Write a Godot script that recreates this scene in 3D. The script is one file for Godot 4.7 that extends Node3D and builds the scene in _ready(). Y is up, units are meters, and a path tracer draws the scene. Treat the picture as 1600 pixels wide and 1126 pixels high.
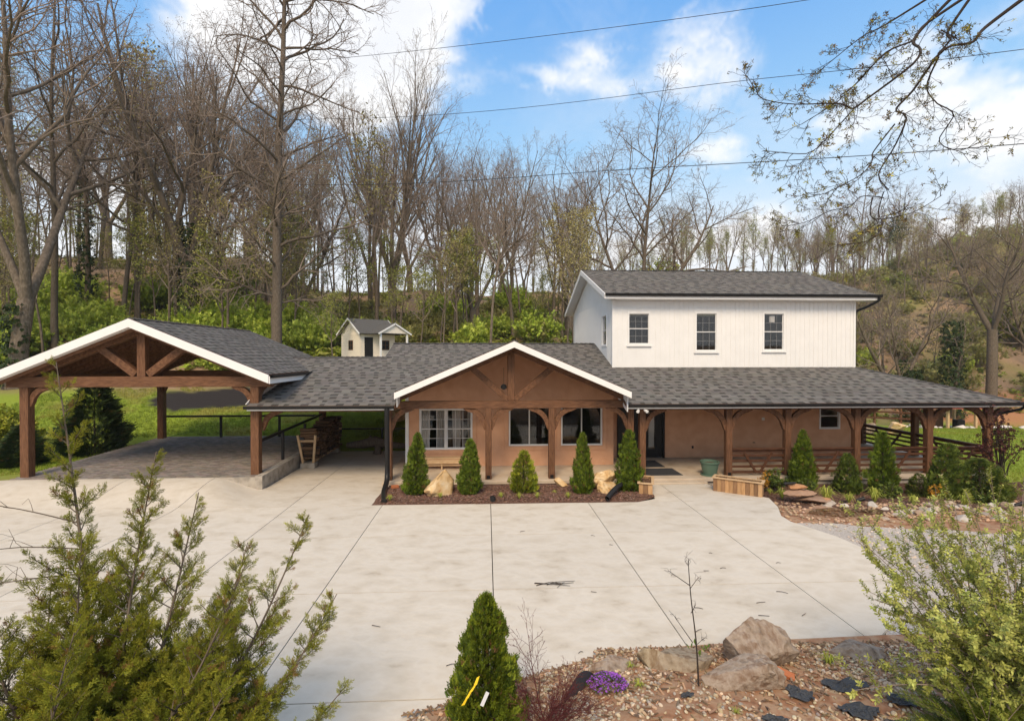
extends Node3D

# ---------------------------------------------------------------- all of it
func _ready() -> void:
	var cam := Camera3D.new()
	cam.name = "camera"
	cam.position = Vector3(0, 4.42, 0)
	cam.rotation_degrees = Vector3(-0.58, -2.9, 0)
	cam.fov = 70.95
	cam.near = 0.1
	cam.far = 1500.0
	add_child(cam)
	cam.current = true
	var sky_mat := PanoramaSkyMaterial.new()
	sky_mat.panorama = cloud_sky()
	sky_mat.energy_multiplier = 0.47
	var sky := Sky.new()
	sky.sky_material = sky_mat
	var env := Environment.new()
	env.background_mode = Environment.BG_SKY
	env.sky = sky
	env.tonemap_mode = Environment.TONE_MAPPER_LINEAR
	env.tonemap_exposure = 2.32
	env.fog_enabled = true
	env.fog_density = 0.0003
	env.fog_light_color = Color(0.8, 0.83, 0.86)
	env.sdfgi_enabled = true
	env.ssao_enabled = true
	env.ssil_enabled = true
	var we := WorldEnvironment.new()
	we.name = "world"
	we.environment = env
	add_child(we)
	var sun := DirectionalLight3D.new()
	sun.name = "sun"
	sun.light_color = Color(1.0, 0.9, 0.76)
	sun.light_energy = 0.5
	sun.light_angular_distance = 24.0
	sun.shadow_enabled = true
	sun.rotation_degrees = Vector3(-45, -12, 0)
	add_child(sun)
	make_materials()
	build_ground()
	build_driveway()
	build_beds()
	build_house()
	build_carport()
	build_forest()
	build_lawn()
	build_front_objects()
	build_front_plants()
	build_porch_bed()
	build_background_objects()
	build_juniper()
	build_near_shrub()
	build_roadside()
	build_overhanging_tree()


# ---------------------------------------------------------------- mesh builder
class MB:
	var v := PackedVector3Array()
	var nn := PackedVector3Array()
	var cc := PackedColorArray()
	var ix := PackedInt32Array()
	var col := Color(1, 1, 1)
	func vert(p: Vector3, n: Vector3) -> void:
		v.append(p); nn.append(n); cc.append(col)
	func q(a: Vector3, b: Vector3, c: Vector3, d: Vector3) -> void:  # counter-clockwise seen from outside
		var n := (c - a).cross(d - b).normalized()
		var k := v.size()
		vert(a, n); vert(b, n); vert(c, n); vert(d, n)
		ix.append_array([k, k + 2, k + 1, k, k + 3, k + 2])
	func t(a: Vector3, b: Vector3, c: Vector3) -> void:
		var n := (b - a).cross(c - a).normalized()
		var k := v.size()
		vert(a, n); vert(b, n); vert(c, n)
		ix.append_array([k, k + 2, k + 1])
	func qo(a: Vector3, b: Vector3, c: Vector3, d: Vector3, o: Vector3) -> void:  # turned away from o
		if (c - a).cross(d - b).dot(a + c - o * 2.0) < 0.0: q(d, c, b, a)
		else: q(a, b, c, d)
	func to(a: Vector3, b: Vector3, c: Vector3, o: Vector3) -> void:
		if (b - a).cross(c - a).dot(a - o) < 0.0: t(c, b, a)
		else: t(a, b, c)
	func bx(T: Transform3D, s: Vector3, b := 0.0) -> void:  # box, chamfered by b
		var h := s * 0.5
		var o := T.origin
		for k in 3:
			var k1 := (k + 1) % 3
			var k2 := (k + 2) % 3
			for sg in [-1.0, 1.0]:
				var f := []
				for w in [[-1, -1], [1, -1], [1, 1], [-1, 1]]:
					var p := Vector3.ZERO
					p[k] = h[k] * sg
					p[k1] = (h[k1] - b) * w[0]
					p[k2] = (h[k2] - b) * w[1]
					f.append(T * p)
				qo(f[0], f[1], f[2], f[3], o)
			if b > 0.0:
				for s1 in [-1.0, 1.0]:
					for s2 in [-1.0, 1.0]:
						var f := []
						for w in [[0, -1.0], [0, 1.0], [1, 1.0], [1, -1.0]]:
							var p := Vector3.ZERO
							p[k] = (h[k] - b) * w[1]
							p[k1] = (h[k1] - (b if w[0] == 1 else 0.0)) * s1
							p[k2] = (h[k2] - (b if w[0] == 0 else 0.0)) * s2
							f.append(T * p)
						qo(f[0], f[1], f[2], f[3], o)
		if b > 0.0:
			for sx in [-1.0, 1.0]:
				for sy in [-1.0, 1.0]:
					for sz in [-1.0, 1.0]:
						to(T * Vector3(h.x * sx, (h.y - b) * sy, (h.z - b) * sz), T * Vector3((h.x - b) * sx, h.y * sy, (h.z - b) * sz), T * Vector3((h.x - b) * sx, (h.y - b) * sy, h.z * sz), o)
	func bb(x0: float, x1: float, y0: float, y1: float, d0: float, d1: float, b := 0.0) -> void:  # box by its bounds, d is depth away from the road
		bx(Transform3D(Basis(), Vector3(x0 + x1, y0 + y1, -d0 - d1) * 0.5), Vector3(absf(x1 - x0), absf(y1 - y0), absf(d1 - d0)), b)
	func beam(a: Vector3, c: Vector3, w: float, h: float, b := 0.0) -> void:
		var z := (c - a).normalized()
		var up := Vector3.UP if absf(z.y) < 0.95 else Vector3.BACK
		var x := up.cross(z).normalized()
		bx(Transform3D(Basis(x, z.cross(x), z), (a + c) * 0.5), Vector3(w, h, a.distance_to(c)), b)
	func prism(poly: PackedVector2Array, T: Transform3D, z0: float, z1: float) -> void:
		var pl := poly.duplicate()
		if Geometry2D.is_polygon_clockwise(pl): pl.reverse()
		var tr := Geometry2D.triangulate_polygon(pl)
		for i in range(0, tr.size(), 3):
			var a := pl[tr[i]]
			var b := pl[tr[i + 1]]
			var c := pl[tr[i + 2]]
			if (b - a).cross(c - a) < 0.0:
				var m := b
				b = c
				c = m
			t(T * Vector3(a.x, a.y, z1), T * Vector3(b.x, b.y, z1), T * Vector3(c.x, c.y, z1))
			t(T * Vector3(a.x, a.y, z0), T * Vector3(c.x, c.y, z0), T * Vector3(b.x, b.y, z0))
		for i in pl.size():
			var a := pl[i]
			var b := pl[(i + 1) % pl.size()]
			q(T * Vector3(a.x, a.y, z0), T * Vector3(b.x, b.y, z0), T * Vector3(b.x, b.y, z1), T * Vector3(a.x, a.y, z1))
	func tube(pts: PackedVector3Array, rad: PackedFloat32Array, sides: int, caps := false) -> void:
		var k0 := v.size()
		var last := pts.size() - 1
		var tg := (pts[1] - pts[0]).normalized()
		var u := tg.cross(Vector3(0.31, 0.2, 0.93)).normalized()
		for i in pts.size():
			var d := (pts[mini(i + 1, last)] - pts[maxi(i - 1, 0)]).normalized()
			u = (u - d * u.dot(d)).normalized()
			var w := d.cross(u)
			for s in sides:
				var an := TAU * s / sides
				var n := u * cos(an) + w * sin(an)
				v.append(pts[i] + n * rad[i]); nn.append(n); cc.append(col)
		for i in last:
			for s in sides:
				var a := k0 + i * sides + s
				var b := k0 + i * sides + (s + 1) % sides
				ix.append_array([a, a + sides, b, b, a + sides, b + sides])
		if caps:
			for e in [0, last]:
				var k := v.size()
				var n := (pts[e] - pts[1 if e == 0 else last - 1]).normalized()
				vert(pts[e], n)
				for s in sides: vert(v[k0 + e * sides + s], n)
				for s in sides:
					if e == 0: ix.append_array([k, k + 1 + s, k + 1 + (s + 1) % sides])
					else: ix.append_array([k, k + 1 + (s + 1) % sides, k + 1 + s])
	func mesh() -> ArrayMesh:
		var a := []
		a.resize(Mesh.ARRAY_MAX)
		a[Mesh.ARRAY_VERTEX] = v
		a[Mesh.ARRAY_NORMAL] = nn
		a[Mesh.ARRAY_COLOR] = cc
		a[Mesh.ARRAY_INDEX] = ix
		var m := ArrayMesh.new()
		m.add_surface_from_arrays(Mesh.PRIMITIVE_TRIANGLES, a)
		return m

var rng := RandomNumberGenerator.new()
var M := {}
var driveway_outline: PackedVector2Array

func P(x: float, y: float, d: float) -> Vector3: return Vector3(x, y, -d)
func lc(r: float, g: float, b: float) -> Color: return Color(r, g, b).linear_to_srgb()
func rf(a: float, b: float) -> float: return rng.randf_range(a, b)
func rv() -> Vector3: return Vector3(rng.randf() * 2.0 - 1.0, rng.randf() * 2.0 - 1.0, rng.randf() * 2.0 - 1.0)
func sm(a: float, b: float, x: float) -> float: return smoothstep(a, b, x)
func jit(c: Color, k: float) -> Color:
	var m := 1.0 + rf(-k, k)
	return Color(c.r * m * (1.0 + rf(-k, k) * 0.3), c.g * m, c.b * m * (1.0 + rf(-k, k) * 0.3))
func xf(o: Vector3, yaw := 0.0, s := Vector3.ONE) -> Transform3D: return Transform3D(Basis(Vector3.UP, yaw).scaled_local(s), o)
func pv(a: Array) -> PackedVector2Array:
	var o := PackedVector2Array()
	for i in range(0, a.size(), 2): o.append(Vector2(a[i], a[i + 1]))
	return o

# ---------------------------------------------------------------- nodes
func thing(called: String, label: String, category: String, at := Vector3.ZERO, group := "") -> Node3D:
	var o := Node3D.new()
	o.name = called
	o.position = at
	add_child(o, true)
	tag(o, label, category, group)
	return o
func tag(o: Node3D, label := "", category := "", group := "", kind := "") -> void:
	if label: o.set_meta("label", label)
	if category: o.set_meta("category", category)
	if group: o.set_meta("group", group)
	if kind: o.set_meta("kind", kind)
# a part whose shape is given in the scene's own coordinates
func part(root: Node3D, called: String, b: MB, mat: Material, kind := "") -> MeshInstance3D:
	var o := local(root, called, b.mesh(), mat, kind)
	var r: Node = root
	var off := Vector3.ZERO
	while r != self:
		off += r.position
		r = r.get_parent()
	o.position = -off
	return o
# a part whose shape is given in its parent's coordinates
func local(root: Node3D, called: String, m: Mesh, mat: Material, kind := "") -> MeshInstance3D:
	var o := MeshInstance3D.new()
	o.name = called
	o.mesh = m
	o.material_override = mat
	if kind: o.set_meta("kind", kind)
	root.add_child(o, true)
	return o
func single(called: String, b: MB, mat: Material, label: String, category: String, group := "", kind := "", at := Vector3.ZERO) -> MeshInstance3D:
	var o := local(self, called, b.mesh(), mat, kind)
	o.position = at
	tag(o, label, category, group)
	return o
func struct(called: String, b: MB, mat: Material) -> MeshInstance3D: return local(self, called, b.mesh(), mat, "structure")
func copy(o: Node3D, at: Vector3, yaw := 0.0, s := Vector3.ONE, label := "") -> Node3D:
	var c: Node3D = o.duplicate()
	c.name = o.name
	c.transform = xf(at, yaw, s)
	add_child(c, true)
	if label: c.set_meta("label", label)
	return c
func scatter(root: Node3D, called: String, m: Mesh, mat: Material, at: Array, tint: PackedColorArray, kind := "stuff") -> MultiMeshInstance3D:
	var mm := MultiMesh.new()
	mm.transform_format = MultiMesh.TRANSFORM_3D
	mm.use_colors = true
	mm.mesh = m
	mm.instance_count = at.size()
	for i in at.size():
		var tr: Transform3D = at[i]
		mm.set_instance_transform(i, tr)
		mm.set_instance_color(i, tint[i])
	var o := MultiMeshInstance3D.new()
	o.name = called
	o.multimesh = mm
	o.material_override = mat
	if kind: o.set_meta("kind", kind)
	root.add_child(o, true)
	return o

# ---------------------------------------------------------------- materials
func ntex(sd: int, freq: float, cols: Array, oct := 5, size := 512, normal := 0.0, warp := 0.0, kind := FastNoiseLite.TYPE_SIMPLEX_SMOOTH) -> NoiseTexture2D:
	var n := FastNoiseLite.new()
	n.seed = sd
	n.noise_type = kind
	n.frequency = freq
	n.fractal_octaves = oct
	n.fractal_gain = 0.55
	if warp > 0.0:
		n.domain_warp_enabled = true
		n.domain_warp_amplitude = warp
		n.domain_warp_frequency = freq * 0.7
	var tx := NoiseTexture2D.new()
	tx.width = size
	tx.height = size
	tx.seamless = true
	tx.noise = n
	if normal > 0.0:
		tx.as_normal_map = true
		tx.bump_strength = normal
	else:
		var g := Gradient.new()
		var off := PackedFloat32Array()
		var cl := PackedColorArray()
		for i in cols.size():
			off.append(float(i) / (cols.size() - 1))
			cl.append(cols[i])
		g.offsets = off
		g.colors = cl
		tx.color_ramp = g
	return tx
func mat(called: String, c: Color, rough := 0.85, tex: Texture2D = null, tile := Vector3.ONE, nrm: Texture2D = null, ns := 1.0) -> StandardMaterial3D:
	var m := StandardMaterial3D.new()
	m.resource_name = called
	m.albedo_color = c
	m.roughness = rough
	m.metallic_specular = 0.35
	m.vertex_color_use_as_albedo = true
	m.cull_mode = BaseMaterial3D.CULL_DISABLED
	if tex or nrm:
		m.uv1_triplanar = true
		m.uv1_world_triplanar = true
		m.uv1_scale = tile
	if tex: m.albedo_texture = tex
	if nrm:
		m.normal_enabled = true
		m.normal_texture = nrm
		m.normal_scale = ns
	M[called] = m
	return m
func leafmat(called: String, back: Color) -> void:
	var m := mat(called, Color.WHITE, 0.6)
	m.backlight_enabled = true
	m.backlight = back

func make_materials() -> void:
	var v3 := Vector3.ONE
	mat("concrete", Color.WHITE, 0.85, ntex(3, 0.006, [lc(0.41, 0.35, 0.275), lc(0.52, 0.465, 0.385), lc(0.56, 0.505, 0.425), lc(0.59, 0.54, 0.465), lc(0.55, 0.495, 0.415), lc(0.61, 0.565, 0.49)], 9, 2048, 0.0, 25.0), Vector3(0.085, 0.1, 0.12), ntex(4, 0.05, [], 4, 512, 1.2), 0.4)
	mat("foundation", Color.WHITE, 0.85, ntex(5, 0.012, [lc(0.22, 0.2, 0.17), lc(0.38, 0.34, 0.29), lc(0.46, 0.42, 0.36)], 5), v3 * 0.4)
	mat("porch", Color.WHITE, 0.7, ntex(6, 0.008, [lc(0.4, 0.31, 0.22), lc(0.52, 0.43, 0.33), lc(0.58, 0.5, 0.4)], 5), v3 * 0.25)
	mat("paver", Color.WHITE, 0.85, ntex(7, 0.02, [gy(0.75), gy(0.95), gy(1.0)], 4), v3)
	mat("stucco", Color.WHITE, 0.9, ntex(8, 0.01, [lc(0.58, 0.32, 0.19), lc(0.64, 0.365, 0.225), lc(0.69, 0.405, 0.255)], 6), v3 * 0.3, ntex(9, 0.09, [], 3, 512, 2.0), 0.35)
	mat("white", lc(0.8, 0.8, 0.79), 0.55, ntex(10, 0.01, [gy(0.93), gy(1.0)], 4), v3 * 0.2)
	mat("black", lc(0.012, 0.012, 0.013), 0.4)
	mat("rubber", lc(0.022, 0.022, 0.024), 0.6, ntex(11, 0.03, [gy(0.7), gy(1.0)], 4), v3)
	mat("gutter", lc(0.016, 0.016, 0.017), 0.35)
	var grain := ntex(12, 0.016, [lc(0.055, 0.025, 0.013), lc(0.12, 0.056, 0.028), lc(0.165, 0.08, 0.041), lc(0.21, 0.107, 0.058)], 6, 512, 0.0, 8.0)
	mat("wood_up", Color.WHITE, 0.65, grain, Vector3(2.6, 0.3, 2.6))
	mat("wood_across", Color.WHITE, 0.65, grain, Vector3(0.3, 2.6, 2.6))
	mat("wood_deep", Color.WHITE, 0.65, grain, Vector3(2.6, 2.6, 0.3))
	mat("wood_plain", Color.WHITE, 0.7, grain, v3 * 0.9)
	mat("rail_wood", lc(0.62, 0.55, 0.55), 0.6, grain, Vector3(0.3, 2.6, 0.3))
	var pine := ntex(13, 0.014, [lc(0.4, 0.25, 0.13), lc(0.55, 0.38, 0.22), lc(0.64, 0.48, 0.3)], 5, 512, 0.0, 6.0)
	mat("pine_up", Color.WHITE, 0.7, pine, Vector3(3, 0.4, 3))
	mat("pine_across", Color.WHITE, 0.7, pine, Vector3(0.4, 3, 3))
	mat("shingle", Color.WHITE, 0.95, ntex(14, 0.05, [gy(0.75), gy(1.0)], 4), v3 * 1.5)
	mat("roofdeck", lc(0.09, 0.088, 0.085), 0.95)
	mat("soffit", Color.WHITE, 0.7, grain, Vector3(1.2, 1.2, 1.2))
	mat("bark", Color.WHITE, 0.95, ntex(15, 0.02, [lc(0.075, 0.058, 0.043), lc(0.14, 0.112, 0.085), lc(0.21, 0.175, 0.138)], 5, 512, 0.0, 12.0), Vector3(1.2, 0.3, 1.2))
	mat("pale_bark", Color.WHITE, 0.9, ntex(16, 0.016, [lc(0.08, 0.063, 0.047), lc(0.15, 0.12, 0.092), lc(0.3, 0.25, 0.2)], 5, 512, 0.0, 20.0), Vector3(0.8, 0.3, 0.8))
	mat("twig", lc(0.25, 0.2, 0.165), 0.95)
	mat("dark_twig", lc(0.045, 0.034, 0.028), 0.9)
	mat("red_twig", lc(0.13, 0.035, 0.035), 0.85)
	mat("ground", Color.WHITE, 1.0, ntex(17, 0.02, [gy(0.55), gy(0.9), gy(1.0), gy(0.75)], 7, 1024, 0.0, 10.0), v3 * 0.22)
	mat("mulch", Color.WHITE, 1.0, ntex(18, 0.04, [lc(0.05, 0.026, 0.018), lc(0.12, 0.065, 0.045), lc(0.2, 0.12, 0.085)], 5), v3 * 0.6)
	mat("clay", Color.WHITE, 1.0, ntex(19, 0.015, [lc(0.14, 0.07, 0.04), lc(0.29, 0.145, 0.08), lc(0.36, 0.24, 0.155), lc(0.22, 0.11, 0.06)], 6), v3 * 0.4)
	mat("gravel_bed", Color.WHITE, 1.0, ntex(20, 0.08, [lc(0.2, 0.17, 0.15), lc(0.42, 0.38, 0.34), lc(0.58, 0.54, 0.5)], 4), v3 * 0.5)
	mat("chip", Color.WHITE, 0.9)
	mat("stone", Color.WHITE, 0.85, ntex(21, 0.015, [gy(0.55), gy(0.85), gy(1.0), gy(0.8)], 6, 512, 0.0, 20.0), v3 * 0.7, ntex(22, 0.03, [], 5, 512, 3.0), 0.6)
	mat("gold_rock", Color.WHITE, 0.8, ntex(23, 0.01, [lc(0.34, 0.17, 0.06), lc(0.55, 0.36, 0.17), lc(0.66, 0.5, 0.3), lc(0.72, 0.62, 0.47)], 6, 512, 0.0, 30.0), v3 * 0.6, ntex(22, 0.03, [], 5, 512, 3.0), 0.5)
	mat("gray_rock", Color.WHITE, 0.9, ntex(24, 0.012, [lc(0.06, 0.045, 0.035), lc(0.22, 0.165, 0.12), lc(0.34, 0.28, 0.23), lc(0.16, 0.1, 0.065), lc(0.42, 0.37, 0.32)], 7, 512, 0.0, 30.0), v3 * 0.6, ntex(25, 0.025, [], 6, 512, 6.0), 1.0)
	mat("cloth", lc(0.07, 0.075, 0.084), 0.55, ntex(26, 0.05, [gy(0.5), gy(1.0)], 4), v3 * 2.0)
	mat("pot", lc(0.1, 0.16, 0.115), 0.35)
	mat("brick", Color.WHITE, 0.9, ntex(27, 0.05, [lc(0.34, 0.11, 0.05), lc(0.48, 0.18, 0.08)], 4), v3 * 2.0)
	mat("log", Color.WHITE, 0.9, ntex(28, 0.05, [gy(0.5), gy(1.0)], 4), v3 * 2.0)
	mat("white_siding", lc(0.9, 0.82, 0.69), 0.75, ntex(29, 0.02, [gy(0.82), gy(1.0)], 5), v3 * 0.6)
	mat("plain", Color.WHITE, 0.8)
	mat("curtain", lc(0.7, 0.68, 0.64), 0.9)
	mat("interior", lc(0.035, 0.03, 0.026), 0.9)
	mat("yellow_tape", lc(0.75, 0.52, 0.02), 0.5)
	mat("tag_white", lc(0.6, 0.62, 0.64), 0.5)
	mat("muntin", lc(0.3, 0.3, 0.3), 0.6)
	mat("red_metal", lc(0.5, 0.16, 0.14), 0.45)
	mat("wire", lc(0.02, 0.02, 0.022), 0.6)
	var gl := mat("glass", Color(0.02, 0.025, 0.03, 0.12), 0.03)
	gl.transparency = BaseMaterial3D.TRANSPARENCY_ALPHA
	gl.metallic_specular = 0.5
	gl.vertex_color_use_as_albedo = false
	var wa := mat("water", Color(0.25, 0.17, 0.08, 0.35), 0.04)
	wa.transparency = BaseMaterial3D.TRANSPARENCY_ALPHA
	wa.vertex_color_use_as_albedo = false
	leafmat("leaf", lc(0.2, 0.24, 0.03))
	leafmat("needle", lc(0.07, 0.085, 0.012))
	leafmat("petal", lc(0.1, 0.03, 0.12))
func gy(k: float) -> Color: return lc(k, k, k)

# ---------------------------------------------------------------- sky
func cloud_sky() -> ImageTexture:
	var w := 1792
	var h := 896
	var im := Image.create(w, h, false, Image.FORMAT_RGBF)
	var n := FastNoiseLite.new()
	n.seed = 41
	n.noise_type = FastNoiseLite.TYPE_SIMPLEX_SMOOTH
	n.frequency = 1.1
	n.fractal_octaves = 6
	n.fractal_gain = 0.5
	n.domain_warp_enabled = true
	n.domain_warp_amplitude = 0.25
	n.domain_warp_frequency = 1.3
	# clouds: azimuth, elevation, spread in azimuth, spread in elevation (degrees), weight
	var cl := [[-26, 31, 9, 7, 0.6], [-9, 34, 4, 5, 0.5], [-14, 27, 7, 3, 0.45], [-24, 17, 18, 5, 0.4], [11, 28, 5, 2.5, 0.52], [17, 27, 5, 2.5, 0.36], [24, 27, 6, 5, 0.62], [26, 19.5, 5, 3, 0.5], [45, 25, 8, 2, 0.28], [46, 19, 8, 2.5, 0.3], [34, 12, 20, 3, 0.3], [12, 36, 12, 4, -0.4], [6, 20, 10, 7, -0.45], [35, 30, 8, 7, -0.3], [42, 35, 9, 4, -0.3], [-45, 32, 7, 7, -0.4], [-17, 38, 3, 4, -0.3]]
	for y in h:
		var el := PI * (0.5 - (y + 0.5) / h)
		if el < -0.02:
			var k := sm(-0.02, -0.25, el)
			im.fill_rect(Rect2i(0, y, w, 1), Color(lerpf(0.7, 0.3, k), lerpf(0.72, 0.28, k), lerpf(0.74, 0.25, k)))
			continue
		var up := sin(el)
		var ed := rad_to_deg(el)
		var base := Color(0.80, 0.88, 0.96).lerp(Color(0.38, 0.65, 0.93), sm(3.0, 21.0, ed)).lerp(Color(0.165, 0.41, 0.83), sm(16.0, 37.0, ed)).lerp(Color(0.17, 0.38, 0.74), sm(37.0, 85.0, ed))
		var haze := 0.88 * sm(24.0, 4.0, ed)
		for x in w:
			var az := wrapf(TAU * (x + 0.5) / w, -PI, PI)
			var dir := Vector3(sin(az) * cos(el), up, -cos(az) * cos(el))
			var p := dir / (up + 0.22)
			var a := rad_to_deg(az)
			var bias := 0.2 * sm(60.0, 85.0, absf(a)) + 0.2 * sm(42.0, 60.0, ed)
			if absf(a) < 75.0:
				for c in cl:
					var dx: float = (a - c[0]) / c[2]
					var dy: float = (ed - c[1]) / c[3]
					var r2 := dx * dx + dy * dy
					if r2 < 6.0: bias += c[4] * exp(-r2 * 0.9)
			var f := n.get_noise_3d(p.x * 1.3, p.z * 1.3, dir.x * 0.4)
			var den := sm(0.08, 0.56, f * 0.95 + bias)
			var body := Color(1.02, 1.01, 1.0).lerp(Color(0.8, 0.83, 0.9), sm(0.35, 0.9, f + bias * 0.5) * 0.55)
			var veil := sm(-0.25, 0.5, n.get_noise_3d(p.x * 0.5 + 7.0, p.z * 0.5, 3.0)) * 0.3
			im.set_pixel(x, y, base.lerp(Color(0.93, 0.95, 0.98), maxf(veil, haze)).lerp(body, den * 0.95))
	return ImageTexture.create_from_image(im)

# ---------------------------------------------------------------- ground heights
func curve(k: PackedVector2Array, d: float) -> float:
	if d <= k[0].x: return k[0].y
	for i in range(1, k.size()):
		if d <= k[i].x:
			var u := (d - k[i - 1].x) / (k[i].x - k[i - 1].x)
			return lerpf(k[i - 1].y, k[i].y, u)
	return k[k.size() - 1].y
var KL := pv([15, 0.1, 18, 0.28, 24, 0.45, 27, 0.9, 31, 1.75, 35, 2.6, 40, 4.2, 48, 7.5, 60, 13, 75, 18, 100, 22, 200, 26])
var KM := pv([22.5, -0.16, 25, 0.4, 27, 1.1, 30, 2.9, 33, 4.0, 40, 4.7, 50, 6.5, 62, 9.8, 75, 13.2, 100, 16.0, 200, 20])
var KR := pv([24, -0.28, 30, -0.7, 43, -2.0, 50, -1.9, 58, 0.5, 75, 8, 95, 17, 120, 23, 200, 29])
var bump := FastNoiseLite.new()
func bank(x: float, d: float) -> float:  # the bank beside the road, in front of the driveway
	var e := 7.45
	if x < 1.6: e = lerpf(6.15, 7.3, clampf((x + 0.9) / 2.5, 0.0, 1.0))
	if x < -0.9: e = lerpf(6.15, 3.2, clampf((-0.9 - x) / 1.6, 0.0, 1.0))
	return maxf(0.0, e - d) * 0.13
func th(x: float, d: float) -> float:
	if d < 14.5: return bank(x, d) - 0.17
	var sc := maxf(d, 24.0) / 30.0
	var wl := 1.0 - sm(-13.5, -9.5, x / sc)
	var wr := sm(3.0, 15.0, x / sc)
	var y := lerpf(lerpf(curve(KM, d), curve(KR, d), wr), curve(KL, d), wl)
	if x > -3.9 and x < 20.0 and d < 31.5: y = minf(y, -0.17)
	if x > -20.0 and x < -7.3 and d < 24.6: y = minf(y, 0.22)
	if x > -7.7 and x < -3.2 and d < 23.8: y = minf(y, -0.16)
	y = lerpf(-0.17, y, sm(14.5, 18.0, d))
	if d > 55.0: y += 11.0 * sm(0.72, 1.1, x / d) * sm(55.0, 105.0, d)
	if d > 38.0: y += bump.get_noise_2d(x, d) * 1.6 * sm(38.0, 60.0, d)
	return y
func drive_y(x: float, d: float) -> float:
	var right := lerpf(-6.8, -7.75, sm(14.4, 16.9, d))
	return 0.40 * sm(14.6, 17.0, d) * sm(right + 0.35, right - 1.15, x) * (1.0 if x < -7.0 or d < 16.95 else 0.0)

# ---------------------------------------------------------------- surfaces cut to an outline
func height(kind: int, x: float, d: float) -> float:
	match kind:
		0: return drive_y(x, d)
		1: return -0.015 + 0.085 * sm(0.0, 0.5, minf(d - 14.95, 17.2 - d)) + bump.get_noise_2d(x * 30.0, d * 30.0) * 0.02   # bed before the gable
		2: return bank(x, d) + 0.025 + bump.get_noise_2d(x * 14.0, d * 14.0) * 0.09 * sm(7.5, 6.3, d)                   # bed by the road
		3: return -0.05 - 0.1 * sm(13.5, 16.0, d) + bump.get_noise_2d(x * 14.0, d * 14.0) * 0.05                        # bed before the porch
	return 0.0
func sheet(b: MB, outline: PackedVector2Array, step: float, kind: int, lift := 0.0, skirt := 0.0) -> void:
	var r := Rect2(outline[0], Vector2.ZERO)
	for p in outline: r = r.expand(p)
	var nx := maxi(1, ceili(r.size.x / step))
	var ny := maxi(1, ceili(r.size.y / step))
	var s := Vector2(r.size.x / nx, r.size.y / ny)
	for i in nx:
		for j in ny:
			var o := r.position + Vector2(i, j) * s
			var cell := PackedVector2Array([o, o + Vector2(s.x, 0), o + s, o + Vector2(0, s.y)])
			for pl in Geometry2D.intersect_polygons(outline, cell):
				if Geometry2D.is_polygon_clockwise(pl): pl.reverse()
				var tr := Geometry2D.triangulate_polygon(pl)
				var k := b.v.size()
				for p in pl:
					var hx := height(kind, p.x + 0.05, p.y) - height(kind, p.x - 0.05, p.y)
					var hd := height(kind, p.x, p.y + 0.05) - height(kind, p.x, p.y - 0.05)
					b.vert(P(p.x, height(kind, p.x, p.y) + lift, p.y), Vector3(-hx * 10.0, 1.0, hd * 10.0).normalized())
				for m in range(0, tr.size(), 3):
					var a := pl[tr[m]]
					var c := pl[tr[m + 1]]
					var e := pl[tr[m + 2]]
					if (c - a).cross(e - a) < 0.0: b.ix.append_array([k + tr[m], k + tr[m + 1], k + tr[m + 2]])
					else: b.ix.append_array([k + tr[m], k + tr[m + 2], k + tr[m + 1]])
	if skirt > 0.0:
		for i in outline.size():
			var a := outline[i]
			var c := outline[(i + 1) % outline.size()]
			var n := maxi(1, ceili(a.distance_to(c) / step))
			for m in n:
				var e := a.lerp(c, float(m) / n)
				var f := a.lerp(c, float(m + 1) / n)
				var ye := height(kind, e.x, e.y) + lift
				var yf := height(kind, f.x, f.y) + lift
				b.q(P(e.x, ye - skirt, e.y), P(f.x, yf - skirt, f.y), P(f.x, yf, f.y), P(e.x, ye, e.y))

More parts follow.
